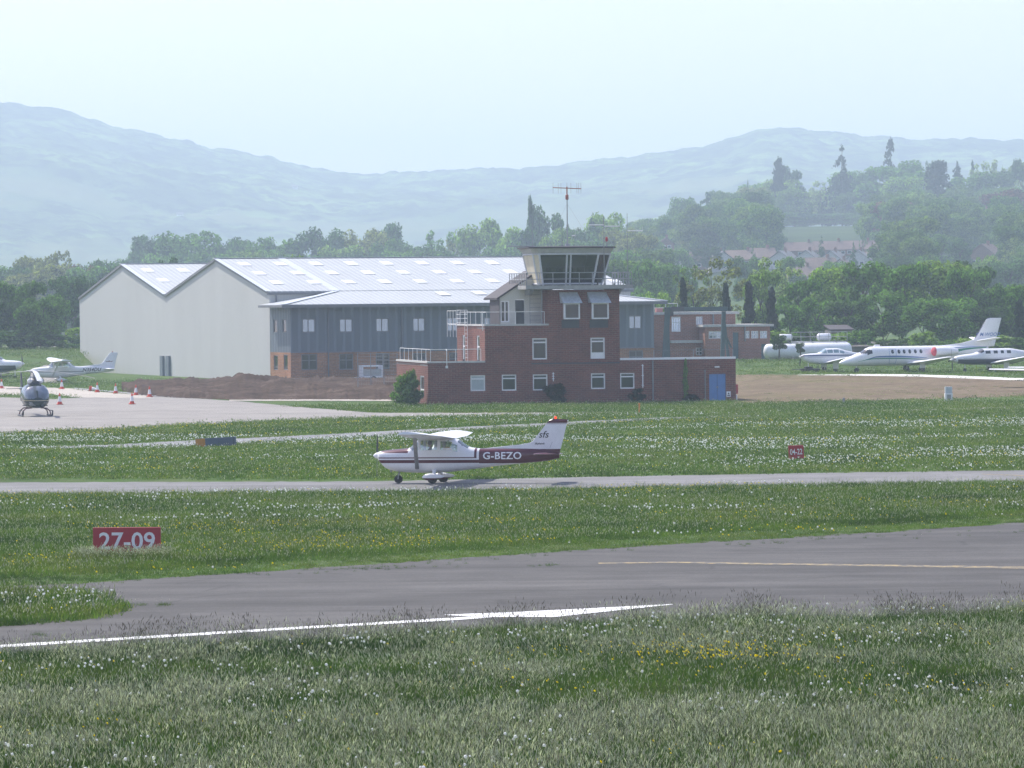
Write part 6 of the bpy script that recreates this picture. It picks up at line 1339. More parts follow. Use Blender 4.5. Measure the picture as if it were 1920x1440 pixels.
jet = low_wing('business_jet', Vector((gj.x, gj.y, tz(gj))) - Matrix.Rotation(YAW, 3, 'Z') @ Vector((1.75, 0, 0)), YAW, J_BODY, j_glass, M_ACW, 'white twin engined business jet with green and blue swoosh and red engine cover', JW, JF, JT, [(1.75, 0, 0.24, 0.8, False), (7.6, 1.9, 0.30, 0.95, True)], None, M_GLASS_D)
for i, q in enumerate((990, 1037, 1075, 1116, 1157, 1198)):
    x = (q - 622) / 75.7 * 1.05; r0 = [(x + 0.15 * math.cos(a), 1.95 + 0.19 * math.sin(a)) for a in np.linspace(0, 6.283, 16, endpoint=False)]
    for s in (-1, 1): J_BODY.decal(jet, 'cabin_window', r0, [tuple(range(16))], M_GLASS_D, s, 0.008)
dx0, dx1 = 4.78, 5.45
b = MB(); 
for (xa, za), (xb, zb) in (((dx0, 0.85), (dx0, 2.2)), ((dx1, 0.85), (dx1, 2.2)), ((dx0, 2.2), (dx1, 2.2)), ((dx0, 0.85), (dx1, 0.85))): b.tube([(x, -(float(J_BODY.side(x, z)) + 0.004), z) for x, z in zip(np.linspace(xa, xb, 12), np.linspace(za, zb, 12))], 0.014, 4)
b.build('door_outline', M_BLUEP, jet)
J_BODY.ribbon(jet, 'blue_swoosh', [2.4, 3.6, 5.2, 7.0, 8.6], [1.25, 1.55, 1.58, 1.50, 1.36], [1.24, 1.42, 1.42, 1.36, 1.33], M_BLUEP)
J_BODY.ribbon(jet, 'green_swoosh', [1.6, 3.2, 5.2, 7.2, 8.9], [1.05, 1.36, 1.38, 1.30, 1.18], [1.04, 1.26, 1.27, 1.20, 1.16], M_GREENP)
J_BODY.ribbon(jet, 'tail_swoosh', [9.9, 11.2, 12.8, 15.0], [1.75, 2.0, 2.2, 2.28], [1.45, 1.70, 2.02, 2.2], M_GREENP); J_BODY.ribbon(jet, 'tail_blue_line', [10.6, 11.8, 13.4, 15.1], [2.2, 2.26, 2.32, 2.34], [2.12, 2.20, 2.27, 2.31], M_BLUEP)
for s in (-1, 1):
    n_ = MB().lathe([(0.30, 0.0), (0.36, 0.08), (0.42, 0.5), (0.42, 1.3), (0.34, 2.1), (0.24, 2.5)], (9.0, s * 1.28, 1.92), (1, 0, 0), 22).build('engine', M_ACW, jet, smooth=True)
    MB().lathe([(0.002, -0.10), (0.25, -0.07), (0.40, 0.04), (0.43, 0.22), (0.40, 0.24)], (8.97, s * 1.28, 1.92), (1, 0, 0), 22).build('intake_cover', paint('faded_red_cover', (0.52, 0.075, 0.10), 0.7, 0, 0.15, 4), n_, smooth=True)
    MB().box(9.4, 10.9, s * 0.55, s * 1.1, 1.95, 2.05).build('engine_pylon', M_ACW, jet)
b = MB().poly([(13.78, -0.03, 3.02), (13.98, -0.03, 3.02), (15.40, -0.03, 5.03), (15.20, -0.03, 5.03)], (0, 0.06, 0)); b.build('fin_leading_edge', M_PURPLE, jet)
vs, fs = text_mesh('M-WOOD', 0.46, shear=0.3, bold=0.006); MB().add([(15.35 + v.x * 1.0, -0.085, 3.45 + v.y) for v in vs], fs).build('registration', M_BLUEP, jet); MB().add([(15.15 - v.x, 0.085, 3.45 + v.y) for v in vs], fs).build('registration', M_BLUEP, jet)
# single turboprop, mostly inside the right edge
P_BODY = Body([(0.0, 1.30, 1.02, 0.12, 2), (0.3, 1.50, 0.86, 0.42, 2.5), (1.2, 1.66, 0.74, 0.56, 2.7), (2.2, 1.78, 0.68, 0.64, 2.7), (2.6, 1.95, 0.68, 0.66, 2.7), (3.1, 2.18, 0.68, 0.67, 2.7), (5.6, 2.20, 0.70, 0.66, 2.7), (7.0, 2.0, 0.95, 0.48, 2.5), (9.2, 1.72, 1.36, 0.08, 2)])
def p_glass(x, y, z):
    if 2.45 < x < 3.0 and z > 1.80 + max(0, (x - 2.7)) * 0.2 and z > 1.76: return 'windscreen'
    for i, (a, c) in enumerate(((3.1, 3.6), (3.95, 4.35), (4.6, 5.0), (5.3, 5.7))):
        if a < x < c and 1.70 < z < 2.0 and abs(y) > .3: return 'side_window|%d%s' % (i, 'L' if y < 0 else 'R')
    return None
PM = zone_paint('white_above_dark_below', (0.80, 0.80, 0.80), (0.05, 0.055, 0.075), [(0.4, 9.5, 0.5, 1.22), (0.9, 9.5, 1.28, 1.31)])
gp = G(1809, 698)
low_wing('turboprop_aircraft', Vector((gp.x, gp.y, tz(gp))) - Matrix.Rotation(YAW, 3, 'Z') @ Vector((1.25, 0, 0)), YAW, P_BODY, p_glass, PM, 'white single propeller aircraft with dark lower body at the right edge', [(3.6, 0.5, 0.80, 2.2), (4.3, 6.4, 1.42, 1.1)],
         [(7.4, 1.70), (8.1, 1.85), (8.9, 3.1), (9.6, 3.1), (9.4, 1.5), (8.2, 1.5)], [(8.2, 0.1, 1.62, 1.1), (8.6, 2.1, 1.68, 0.7)], [(1.25, 0, 0.19, 0.9, False), (4.6, 1.9, 0.22, 1.0, True)], (-0.30, 1.16, 1.0, 0.12, 4, 0.42, 0.19), M_GLASS_D)
# two more high wing aircraft stand beyond the right edge; their wing tips reach into the picture
W2 = zone_paint('plain_white_aircraft', (0.80, 0.80, 0.80), (0.05, 0.07, 0.12), [(0.5, 8, 1.0, 1.06)])
for k, (xt, yt, D, lb) in enumerate(((1851, 691, 334, 'white high wing aircraft at the right edge, its wing tip low before the turboprop'), (1886, 687.5, 346, 'white high wing aircraft at the right edge, its wing tip above the lower white wing'))):
    t_ = P(xt, yt, D); c = Vector((t_.x + 5.6, t_.y, 0)); 
    q = high_wing('light_aircraft', (c.x, c.y - 2.4, max(0, t_.z - 2.33)), R(90), W2, M_ACW, NF, lb, roll=0.0, accents=False); q['group'] = 'parked aircraft'; q.location.z = tz(c); q.scale = (1, 1, (t_.z - tz(c)) / 2.33)
# aircraft cut by the left edge, nose to the right
RM = zone_paint('white_over_red_line', (0.80, 0.80, 0.80), (0.40, 0.03, 0.03), [(0.3, 8, 1.32, 1.42)])
gl = G(18, 709)
low_wing('light_aircraft', (gl.x + 1.45, gl.y, 0), R(166), B_BODY, b_glass, zone_paint('white_over_dark_green', (0.80, 0.80, 0.80), (0.03, 0.05, 0.035), [(0.5, 8, 0.5, 1.30)]), 'white and dark green low wing aircraft cut off by the left edge', BW, BFN, BT, BG, (-0.22, 1.44, 0.9, 0.3, 2, 0.32, 0.16), M_GLASS_D, scale=1.2)

# helicopter
gh = G(66, 780.5)
H_BODY = Body([(0.0, 1.12, 0.98, 0.10, 2), (0.12, 1.42, 0.80, 0.42, 2.2), (0.5, 1.86, 0.66, 0.78, 2.4), (1.0, 2.20, 0.60, 0.93, 2.6), (1.7, 2.34, 0.58, 0.95, 2.7), (2.6, 2.34, 0.60, 0.93, 2.7), (3.3, 2.28, 0.72, 0.78, 2.6), (4.2, 2.12, 1.12, 0.42, 2.4), (5.2, 2.0, 1.46, 0.24, 2.1), (10.2, 1.98, 1.72, 0.12, 2)])
def h_glass(x, y, z):
    if 0.10 < x < 1.02 and z > 1.26 and z > 1.30 - x * 0.05: return 'windscreen' if abs(y) > 0.03 else None
    if 1.14 < x < 1.78 and 1.34 < z < 2.12 and abs(y) > .5: return 'door_window|%s' % ('L' if y < 0 else 'R')
    if 1.9 < x < 2.7 and 1.4 < z < 2.1 and abs(y) > .5: return 'rear_door_window|%s' % ('L' if y < 0 else 'R')
    if 0.12 < x < 0.5 and 0.80 < z < 1.05 and 0.2 < abs(y) < 0.6: return 'chin_window|%s' % ('L' if y < 0 else 'R')
    return None
HM = zone_paint('dark_green_over_black', (0.016, 0.032, 0.030), (0.42, 0.36, 0.22), [(0, 12, 1.14, 1.18)], 0.2)
M_HGLASS = glass('helicopter_glazing', (0.30, 0.35, 0.40), 0.05, 0.5, 0.6)
heli = empty('helicopter', Vector((gh.x, gh.y, 0)) , R(104), 'dark green helicopter parked on skids on the apron', 'helicopter')
heli.location = Vector((gh.x, gh.y, 0.012)) - Matrix.Rotation(R(104), 3, 'Z') @ Vector((1.9, 0, 0))
H_BODY.mesh(heli, HM, h_glass, M_HGLASS, 100, 56)
MB().rings([[(x, y * k, z0 + (z1 - z0) * zz) for y, zz in ((-0.42, 0), (-0.40, 0.7), (-0.25, 1), (0.25, 1), (0.40, 0.7), (0.42, 0))] for x, k, z0, z1 in ((1.35, 0.6, 2.30, 2.38), (1.7, 1, 2.28, 2.72), (2.6, 1, 2.25, 2.86), (3.5, 0.9, 2.15, 2.74), (4.3, 0.5, 2.0, 2.2))]).build('engine_cowling', paint('dark_cowling', (0.03, 0.035, 0.04), 0.35), heli, smooth=50)
MB().lathe([(0.19, 0), (0.20, 0.3), (0.15, 0.75)], (3.3, 0, 2.55), (1, 0, 0.1), 16).build('exhaust', M_STEEL, heli)
for s in (-1, 1):
    MB().lathe([(0.17, -0.12), (0.19, 0), (0.17, 0.14), (0.1, 0.2)], (1.62, s * 0.40, 2.56), (-1, 0, 0.1), 14).build('intake', M_WHITE, heli, smooth=True)
    MB().tube([(0.25, s * 1.06, 0.42), (0.35, s * 1.06, 0.16), (0.6, s * 1.06, 0.06), (3.3, s * 1.06, 0.06)], 0.055, 8).build('skid', M_DARK, heli)
    for x in (1.15, 2.75): MB().tube([(x, s * 0.3, 0.62), (x, s * 0.75, 0.58), (x, s * 0.97, 0.40), (x, s * 1.06, 0.06)], 0.045, 8).build('skid_leg', M_MAROON, heli)
    MB().box(1.25, 2.5, s * 1.02, s * 1.20, 0.40, 0.44).build('step', M_DARK, heli)
MB().tube([(2.3, 0, 2.8), (2.3, 0, 3.25)], 0.085, 10).lathe([(0.12, 0), (0.30, 0.05), (0.30, 0.16), (0.12, 0.22)], (2.3, 0, 3.12), (0, 0, 1), 16).tube([(2.3, 0.28, 2.85), (2.3, 0.24, 3.15)], 0.025, 6).tube([(2.1, -0.2, 2.85), (2.12, -0.2, 3.15)], 0.025, 6).build('rotor_mast', M_GALV, heli)
for az_w in (-79, 41, 161):
    a = R(az_w) - R(104); d = Vector((math.cos(a), math.sin(a), 0)); s_ = Vector((-math.sin(a), math.cos(a), 0)); rings = []
    for t in np.linspace(0, 1, 9):
        r_ = 0.25 + 5.05 * t; c = 0.10 if t < 0.10 else 0.175; z = 3.28 - 0.62 * t ** 1.7 - (0.02 if t else 0); q = Vector((2.3, 0, z)) + d * r_; k = 0.012 if t > .12 else 0.04
        rings.append([q - s_ * c, q + Vector((0, 0, k * 1.5)) - s_ * c * 0.3, q + s_ * c, q - Vector((0, 0, k)) - s_ * c * .3])
    MB().rings(rings).build('rotor_blade', paint('pale_grey_blade', (0.50, 0.52, 0.53), 0.4, 0, 0.1, 2), heli, smooth=20)
fin_mesh(MB(), [(9.2, 1.95), (9.75, 3.05), (10.15, 3.10), (10.05, 1.9), (10.25, 0.95), (9.95, 0.90), (9.5, 1.72)], 0.10, 0.06).build('tail_fin', M_DARK, heli)
MB().box(8.4, 8.85, -1.25, 1.25, 1.86, 1.90).build('stabiliser', M_DARK, heli)
b = MB().tube([(9.95, -0.15, 1.86), (9.95, -0.32, 1.86)], 0.06, 8).poly([(9.80, -0.30, 0.95), (9.96, -0.30, 0.95), (10.0, -0.30, 2.75), (9.84, -0.30, 2.75)], (0, -0.02, 0)); b.build('tail_rotor', M_DARK, heli)
MB().box(0.95, 2.9, -0.8, 0.8, 0.75, 0.80).box(1.35, 1.5, -0.7, -0.15, 0.8, 1.7).box(1.35, 1.5, 0.15, 0.7, 0.8, 1.7).build('cabin_seats', M_CABIN, heli)
# ================================================================ SIGNS, CONES, POSTS
def facing(o): return None
def board(name, quad, label, cat, depth, face_m, back_m=None, legs=True, ground_y=None):
    """upright board: corners read at pixels (x0, y0 top-left, x1, y1 top-right, height in px), standing at distance depth"""
    x0, y0, x1, y1, hp = quad; a, c = P(x0, y0, depth), P(x1, y1, depth); L = (c - a).length; h = hp * depth / FPX; tilt = math.atan2(c.z - a.z, c.x - a.x)
    o = empty(name, (a.x, depth, 0), 0, label, cat); zt = a.z
    b = MB().poly([(0, 0, zt - h), (L, 0, zt - h), (L, 0, zt), (0, 0, zt)], (0, 0.12, 0)); bd = b.build('panel', face_m, o, bevel=0.008); bd.rotation_euler = (0, -tilt, 0) if abs(tilt) > 1e-4 else (0, 0, 0)
    if abs(tilt) > 1e-4: bd.location = Matrix.Rotation(-tilt, 3, 'Y') @ Vector((0, 0, -zt)) + Vector((0, 0, zt))
    for q in (0.15, 0.85): MB().box(L * q - 0.025, L * q + 0.025, 0.13, 0.18, -0.15, zt - h * 0.3).build('leg', M_GALV, o)
    return o, bd, L, zt, h
M_SIGNRED = paint('sign_red', (0.38, 0.018, 0.030), 0.5, 0, 0.10, 3); M_SIGNW = paint('sign_white', (0.80, 0.80, 0.78), 0.5)
gs = G(237, 1045); o, bd, L, zt, h = board('runway_sign', (174, 989.5, 301, 988.5, 55), 'large red runway sign reading 27-09 half sunk in grass', 'sign', gs.y, M_SIGNRED)
vs, fs = text_mesh('27-09', 0.80, bold=0.012, spacing=1.0); w_ = max(v.x for v in vs) - min(v.x for v in vs); k = 105 * gs.y / FPX / w_; kz = 33.0 * gs.y / FPX / (max(v.y for v in vs) - min(v.y for v in vs))
MB().add([(L * 0.505 + v.x * k, -0.006, zt - 27 * gs.y / FPX + v.y * kz) for v in vs], fs).build('lettering', M_SIGNW, bd)
gs2 = G(1492, 864); o, bd, L, zt, h = board('runway_sign', (1478, 835.8, 1506.5, 834.4, 25), 'small red runway sign reading 04-22 in the far meadow', 'sign', gs2.y, M_SIGNRED)
vs, fs = text_mesh('04-22', 0.3, bold=0.004); w_ = max(v.x for v in vs) - min(v.x for v in vs); k = 23 * gs2.y / FPX / w_; kz = 11.0 * gs2.y / FPX / (max(v.y for v in vs) - min(v.y for v in vs))
MB().add([(L * 0.5 + v.x * k, -0.006, zt - 12.5 * gs2.y / FPX + v.y * kz) for v in vs], fs).build('lettering', M_SIGNW, bd)
gs3 = G(404, 838); o, bd, L, zt, h = board('sign_board', (366, 823.0, 442, 818.5, 16), 'low board by the path with orange left end and slate blue back', 'sign', gs3.y, paint('slate_blue_board', (0.085, 0.115, 0.165), 0.6, 0, 0.15, 3))
MB().box(0.01, L * 0.24, -0.006, -0.001, zt - h + 0.01, zt - 0.01).build('orange_end', paint('faded_orange', (0.50, 0.22, 0.035), 0.6, 0, 0.15, 3), bd); MB().box(L * 0.93, L * 0.945, -0.01, -0.001, zt - h, zt).build('edge_rib', M_DARK, bd)
# low tall grass in front of the big sign
pp = np.array([[gs.x + q * 3.0 - 1.5, gs.y - 0.35 - 2.0 * r_] for q, r_ in rg.random((230, 2))])
lay('sign_grass', pp, 0.7, 1.15, [tuft(700 + k, 26, 0.22, 0.30, 0.010, 0.4, 9, 0.36, 0.009, 0.07, [M_BLADE_FAR, M_SEED]) for k in range(3)])

M_CONE_R = paint('cone_red', (0.62, 0.06, 0.025), 0.6, 0, 0.1, 4); M_CONE_W = paint('cone_white', (0.80, 0.80, 0.78), 0.6, 0, 0.1, 4)
def make_cone():
    o = empty('traffic_cone'); 
    MB().box(-0.24, 0.24, -0.24, 0.24, 0, 0.06).build('base', M_CONE_R, o, bevel=0.015)
    MB().lathe([(0.19, 0.06), (0.165, 0.24)], n=18).build('lower_band', M_CONE_R, o, smooth=True); MB().lathe([(0.165, 0.24), (0.085, 0.66)], n=18).build('white_sleeve', M_CONE_W, o, smooth=True); MB().lathe([(0.085, 0.66), (0.035, 0.92), (0.012, 0.93)], n=18).build('tip', M_CONE_R, o, smooth=True)
    return o
proto = make_cone(); cones = [(3, 728.5, 'red and white cone at the left picture edge behind the helicopter tail'), (116, 729.8, 'red and white cone standing on grass just right of the helicopter rotor'), (182.5, 735.8, 'red and white cone beside the fallen cone on the kerb'),
  (217, 738.2, 'red and white cone on the kerb midway to the soil bank'), (255, 741.2, 'pale red and white cone on the kerb at the tip of the soil bank'), (280.5, 744.6, 'tall red and white cone at the end of the kerb against the soil'), (112, 758.8, 'red and white cone on the apron right of the helicopter skids'), (247.5, 758.2, 'red and white cone alone on the open apron'), (169, 733.5, 'red and white cone lying on its side on the kerb')]
for i, (x, y, lb) in enumerate(cones):
    q = proto if i == 0 else copy_tree(proto); g = G(x, y); q.location = (g.x, g.y, g.z + 0.02); q.rotation_euler = (0, 0, rt.uniform(0, 6)); tag(q, lb, 'traffic cone', 'cones along the apron kerb')
    if i == 8: q.rotation_euler = (R(96), 0, R(70)); q.location.z = 0.26
# white marker cabinet, stub and orange marker post
g = G(1778.5, 752.5); o = empty('marker_cabinet', g, R(8), 'white two part cabinet standing at the edge of the ploughed field', 'cabinet')
MB().box(-0.30, 0.30, -0.16, 0.16, -0.1, 0.62).build('lower_box', M_WHITE, o, bevel=0.02); MB().box(-0.27, 0.27, -0.14, 0.14, 0.622, 1.12).build('upper_box', paint('pale_grey_box', (0.52, 0.55, 0.58), 0.5, 0, 0.1, 3), o, bevel=0.02); MB().box(-0.16, 0.16, -0.185, -0.163, 0.18, 0.52).build('plate', M_CONC, o)
g = G(1582, 757); o = MB().box(-0.09, 0.09, -0.09, 0.09, -0.1, 0.40).box(-0.06, 0.06, -0.06, 0.06, 0.40, 0.47).build('marker_stub', paint('grey_stub', (0.26, 0.26, 0.27), 0.8), None, bevel=0.015); o.location = g; tag(o, 'short grey stub post at the edge of the ploughed field', 'post')
g = G(1198.5, 775); o = MB().tube([(0, 0, -0.1), (0.02, 0, 0.66)], 0.055, 8).lathe([(0.07, 0.64), (0.07, 0.70), (0.02, 0.72)], n=10).build('marker_post', M_ORANGE); o.location = g; tag(o, 'slim orange marker post in the grass before the tower', 'post')

# ================================================================ BEHIND, RIGHT: brick office, gantry, tanks, sheds
OD = 442.0; OF = Frame((P(1380, 650, OD).x, OD, 1.4), R(11))
off_b = empty('brick_office', OF.world(0, 0, 0), OF.th, 'pale red brick flat roofed office behind the green gantry', 'building')
def orect(*q, w=0): return OF.rect(*q, w)
ua, ub = OF.uz(1224, 600)[0], OF.uz(1379, 600)[0]; zt1 = OF.uz(1300, 589.5)[1]; uc, ud = OF.uz(1322, 640, -3)[0], OF.uz(1444, 640, -3)[0]; zt2 = OF.uz(1385, 612.5, -3)[1]
wu = [orect(1259, 594, 1276.5, 622), orect(1305, 593.5, 1317.5, 608.5)]; wl = [orect(1329, 621, 1353, 635, w=-3), orect(1396, 620.5, 1405.5, 634.5, w=-3), orect(1408.5, 620.5, 1422, 634.5, w=-3), orect(1425, 620.5, 1438.5, 634.5, w=-3)]
dr = [orect(1374, 623, 1385, 678, w=-3), orect(1427.5, 645, 1436.5, 678, w=-3)]
b = MB(); wall_slab(b, ua, ub, -1.5, zt1, wu, 0); wall_slab(b, uc, ud, -1.5, zt2, wl + dr, -3); b.poly([(uc, -3, -1.5), (uc, 0, -1.5), (uc, 0, zt2), (uc, -3, zt2)]); b.poly([(ud, -3, -1.5), (ud, 8, -1.5), (ud, 8, zt2), (ud, -3, zt2)]); b.poly([(ub, 0, zt2), (ub, 8, zt2), (ub, 8, zt1), (ub, 0, zt1)]); b.poly([(ua, 0, -1.5), (ua, 8, -1.5), (ua, 8, zt1), (ua, 0, zt1)])
b.build('wall', M_BRICK_B, off_b)
b = MB().box(ua - .2, ub + .35, -0.35, 8, zt1, zt1 + 0.28); b.build('flat_roof', M_COPING, off_b); MB().box(uc - .3, ub - 0.0, -3.35, -0.36, zt2, zt2 + 0.25).box(ub, ud + .35, -3.35, 8, zt2 + .001, zt2 + 0.251).build('lower_flat_roof', M_COPING, off_b)
uo0, uo1_ = OF.uz(1258, 640, -2)[0], OF.uz(1356, 640, -2)[0]; zc1 = OF.uz(1300, 638, -2)[1]; zc0 = OF.uz(1300, 643, -2)[1]; MB().box(uo0, min(uo1_, uc - .02), -2, -0.003, zc0, zc1).build('porch_roof', M_COPING, off_b)
b = MB(); wall_slab(b, uo0, uc - .03, -1.5, zc0, [orect(1305, 652, 1317, 666, w=-1.5)], -1.5); b.build('porch_wall', M_BRICK_B, off_b)
for h in wu[:1]: window(off_b, h, 0, M_GLASS_S, M_WHITE, 0.62, [0.25, 0.5, 0.75], None, 0.08)
for h in wu[1:]: window(off_b, h, 0, M_GLASS_S, M_WHITE, None, [0.33, 0.66], None, 0.07)
for h in wl: window(off_b, h, -3, M_GLASS_S, M_WHITE, 0.5, [0.33, 0.66], None, 0.07)
window(off_b, orect(1305, 652, 1317, 666, w=-1.5), -1.5, M_GLASS_D, M_WHITE, 0.5, 0.5, None, 0.07)
M_TEAL = paint('teal_paint', (0.06, 0.12, 0.13), 0.6, 0, 0.2, 2)
for h in dr: MB().box(h[0] + .02, h[1] - .02, -2.93, -2.88, h[2], h[3] - .02).build('door', M_TEAL, off_b)
u = OF.uz(1337, 600)[0]; MB().tube([(u, -0.12, zt2), (u, -0.12, zt1)], 0.1, 8).build('downpipe', M_STEEL, off_b); u = OF.uz(1396.5, 640, -3)[0]; MB().tube([(u, -3.1, OF.uz(1396, 640, -3)[1]), (u, -3.1, zt2)], 0.09, 8).build('downpipe', M_STEEL, off_b)
b = MB(); q0, q1 = OF.uz(1227, 580)[0], OF.uz(1271, 580)[0]; rail_line(b, [(q0, 0.2, zt1 + .28), (q1, 0.2, zt1 + .28)], 0.95, 2, 1.2, 0.03); b.build('roof_railing', M_RAIL, off_b)
MB().box(OF.uz(1233, 580)[0], OF.uz(1245, 580)[0], 0.6, 1.2, zt1 + .28, zt1 + 0.75).build('roof_locker', paint('pinkish_box', (0.45, 0.2, 0.18), 0.7), off_b)
# green gantry
GD = 424.0; gf = Frame((P(1305, 650, GD).x, GD, 1.3), R(8)); gan = empty('gantry_crane', gf.world(0, 0, 0), gf.th, 'dark green steel gantry frame behind the flat roof', 'gantry')
M_GANTRY = paint('gantry_green', (0.045, 0.085, 0.088), 0.5, 0, 0.2, 2)
gu = lambda x, y: gf.uz(x, y)
(u0, z0), (u1, z1) = gu(1246, 584), gu(1364, 575)
MB().box(u0, u1, -0.25, 0.25, z0, z1).build('beam', M_GANTRY, gan, bevel=0.03)
def bar2(nm, xa, ya, xb, yb, wd, w0=-0.2, w1=0.2):
    (a, za), (c, zb) = gu(xa, ya), gu(xb, yb); MB().poly([(a - wd / 2, w0, za), (a + wd / 2, w0, za), (c + wd / 2, w0, zb), (c - wd / 2, w0, zb)], (0, w1 - w0, 0)).build(nm, M_GANTRY, gan)
bar2('leg', 1251.5, 584, 1246, 684, 0.55); bar2('leg', 1256, 584, 1260, 684, 0.30, 1.6, 1.9); bar2('leg', 1357, 584, 1354, 684, 0.40); bar2('leg', 1361.5, 584, 1373, 684, 0.28, 1.6, 1.9); bar2('brace', 1254, 622, 1248, 650, 0.15); bar2('brace', 1357, 620, 1371, 652, 0.16)
(u, z) = gu(1269, 579); MB().box(u - 0.7, u + 0.7, -0.45, -0.26, z - 0.32, z + 0.22).box(u - 0.75, u - 0.45, -0.5, -0.3, z - 0.75, z - .3).build('hoist', M_DARK, gan)
# fuel tanks on their saddles, with the railed platform above
TD = 434.0
def tank(x0, x1, y0, y1, D, label, name='fuel_tank', legs=True, rz=0.0):
    a, c = P(x0, y0, D), P(x1, y1, D); r_ = (a.z - c.z) / 2; L = c.x - a.x; o = empty(name, (a.x, D, 0), rz, label, 'tank', 'white fuel tanks'); z = (a.z + c.z) / 2
    MB().lathe([(0.01, 0), (r_ * 0.55, r_ * 0.10), (r_ * 0.88, r_ * 0.32), (r_, r_ * 0.6), (r_, L - r_ * 0.6), (r_ * 0.88, L - r_ * 0.32), (r_ * 0.55, L - r_ * 0.1), (0.01, L)], (0, 0, z), (1, 0, 0), 26).build('shell', paint('tank_white', (0.76, 0.77, 0.78), 0.4, 0, 0.12, 0.7), o, smooth=True)
    if legs:
        for q in (0.2, 0.8): MB().box(L * q - 0.15, L * q + 0.15, -r_ * 0.7, r_ * 0.7, 0.6, z - r_ * 0.75).build('saddle', M_CONC, o)
        for q in (0.35, 0.75): MB().tube([(L * q, -0.05, z + r_ * 0.97), (L * q - 0.35, -0.05, z + r_ + 0.35)], 0.06, 6).build('vent_pipe', M_STEEL, o)
    return o
tank(1431, 1500, 645, 673, TD - 3, 'white rounded fuel tank nearest the brick office'); tank(1486, 1598, 643, 672, TD, 'long white horizontal fuel tank behind the parked aircraft')
tank(1460, 1486, 626.5, 638, TD + 3, 'small white tank on the left of the railed platform', 'small_tank', False); tank(1531, 1559, 625, 639, TD + 3, 'small white tank on the right of the railed platform', 'small_tank', False)
a, c = P(1484, 643, TD + 2), P(1588, 642, TD + 2); o = empty('tank_platform', (a.x, TD + 2, 0), 0, 'grey railed steel platform over the white fuel tanks', 'platform'); L = c.x - a.x
MB().box(0, L, -0.4, 0.8, a.z - 0.02, a.z + 0.16).build('deck', M_GALV, o); b = MB(); rail_line(b, [(0, -0.4, a.z + .16), (L, -0.4, a.z + .16)], 1.0, 2, 1.0, 0.03); b.build('railing', M_GALV, o); b = MB()
for q in np.linspace(0.2, L - 0.2, 4): b.box(q - 0.06, q + 0.06, 0.9, 1.0, 0.5, a.z)
b.build('leg', M_GALV, o)
def lollipop(x, yt, yb, wpx, D, label):
    t_ = P(x, yt, D); zb = float(ter(t_.x, D)); o = empty('small_tree', (t_.x, D, zb), 0, label, 'tree', 'small trees by the tanks'); H = t_.z - zb; Wd = wpx * D / FPX
    c = bpy.data.objects.new('crown', CROWNS['round'][0]); C.objects.link(c); c.parent = o; c.location = (0, 0, H * 0.38); c.scale = (Wd, Wd, H * 0.64); c.color = (*DARK, 1)
    k = MB().tube([(0, 0, -.2), (0.03, 0, H * 0.6)], 0.10, 7, 0.05).build('trunk', M_BARK, o)
lollipop(1460.5, 629, 674, 38, 424, 'larger round topped small tree in front of the left tank'); lollipop(1500.5, 643, 672, 22, 424, 'smaller round topped small tree in front of the long tank')
for x0, x1, y0, y1, D, m, lb in ((1598, 1708, 643, 672, 452, M_SLATE, 'low dark roofed shed behind the white jet'), (1556, 1602, 611.5, 632, 464, M_STEEL, 'pale flat roofed hut among the shrubs above the tanks')):
    a, c = P(x0, y0, D), P(x1, y0, D); o = empty('shed', (a.x, D, 1.0), R(6), lb, 'shed'); L = c.x - a.x; h = a.z - 1.0
    MB().box(0.15, L - .15, 0.15, 4, -0.8, h - 0.45).build('wall', paint('timber_wall', (0.17, 0.15, 0.13), 0.9, 0, 0.3, 2), o)
    rf = MB().poly([(0, 0, h - 0.5), (L, 0, h - 0.5), (L, 4.2, h), (0, 4.2, h)], (0, 0, 0.12)); rf.build('roof', ribbed('shed_roof_sheet', (0.22, 0.19, 0.17), 0.45, 'X', 0.5, 0.2, 0.8) if 'dark' in lb else M_SLATE, o)
    MB().box(L * .4, L * .4 + 0.8, 0.08, 0.15, -0.8, 1.2).build('door', M_DARK, o)
# black tow trolley under the nose of the low wing aircraft
g = G(1517, 697.5); o = empty('tow_trolley', (g.x, g.y - 1.2, tz(g)), R(10), 'low black tow trolley beside the nose wheel of the blue lined aircraft', 'trolley')
MB().box(-0.9, 0.9, -0.4, 0.4, 0.18, 0.36).box(-0.5, 0.2, -0.3, 0.3, 0.36, 0.55).build('body', M_BLACK, o, bevel=0.03); MB().tube([(-0.9, 0, 0.3), (-1.8, 0, 0.25)], 0.04, 6).tube([(0.7, 0, 0.36), (0.95, 0, 0.85)], 0.03, 6).build('tow_bar', M_DARK, o)
for x in (-0.6, 0.6):
    for s in (-0.42, 0.42): wheel(o, x, s, 0.16, 0.16, 0.1, hub=M_GALV)
mb_ = paint('spoil_brown', (0.15, 0.105, 0.085), 1.0, 0, 0.4, 1.5)
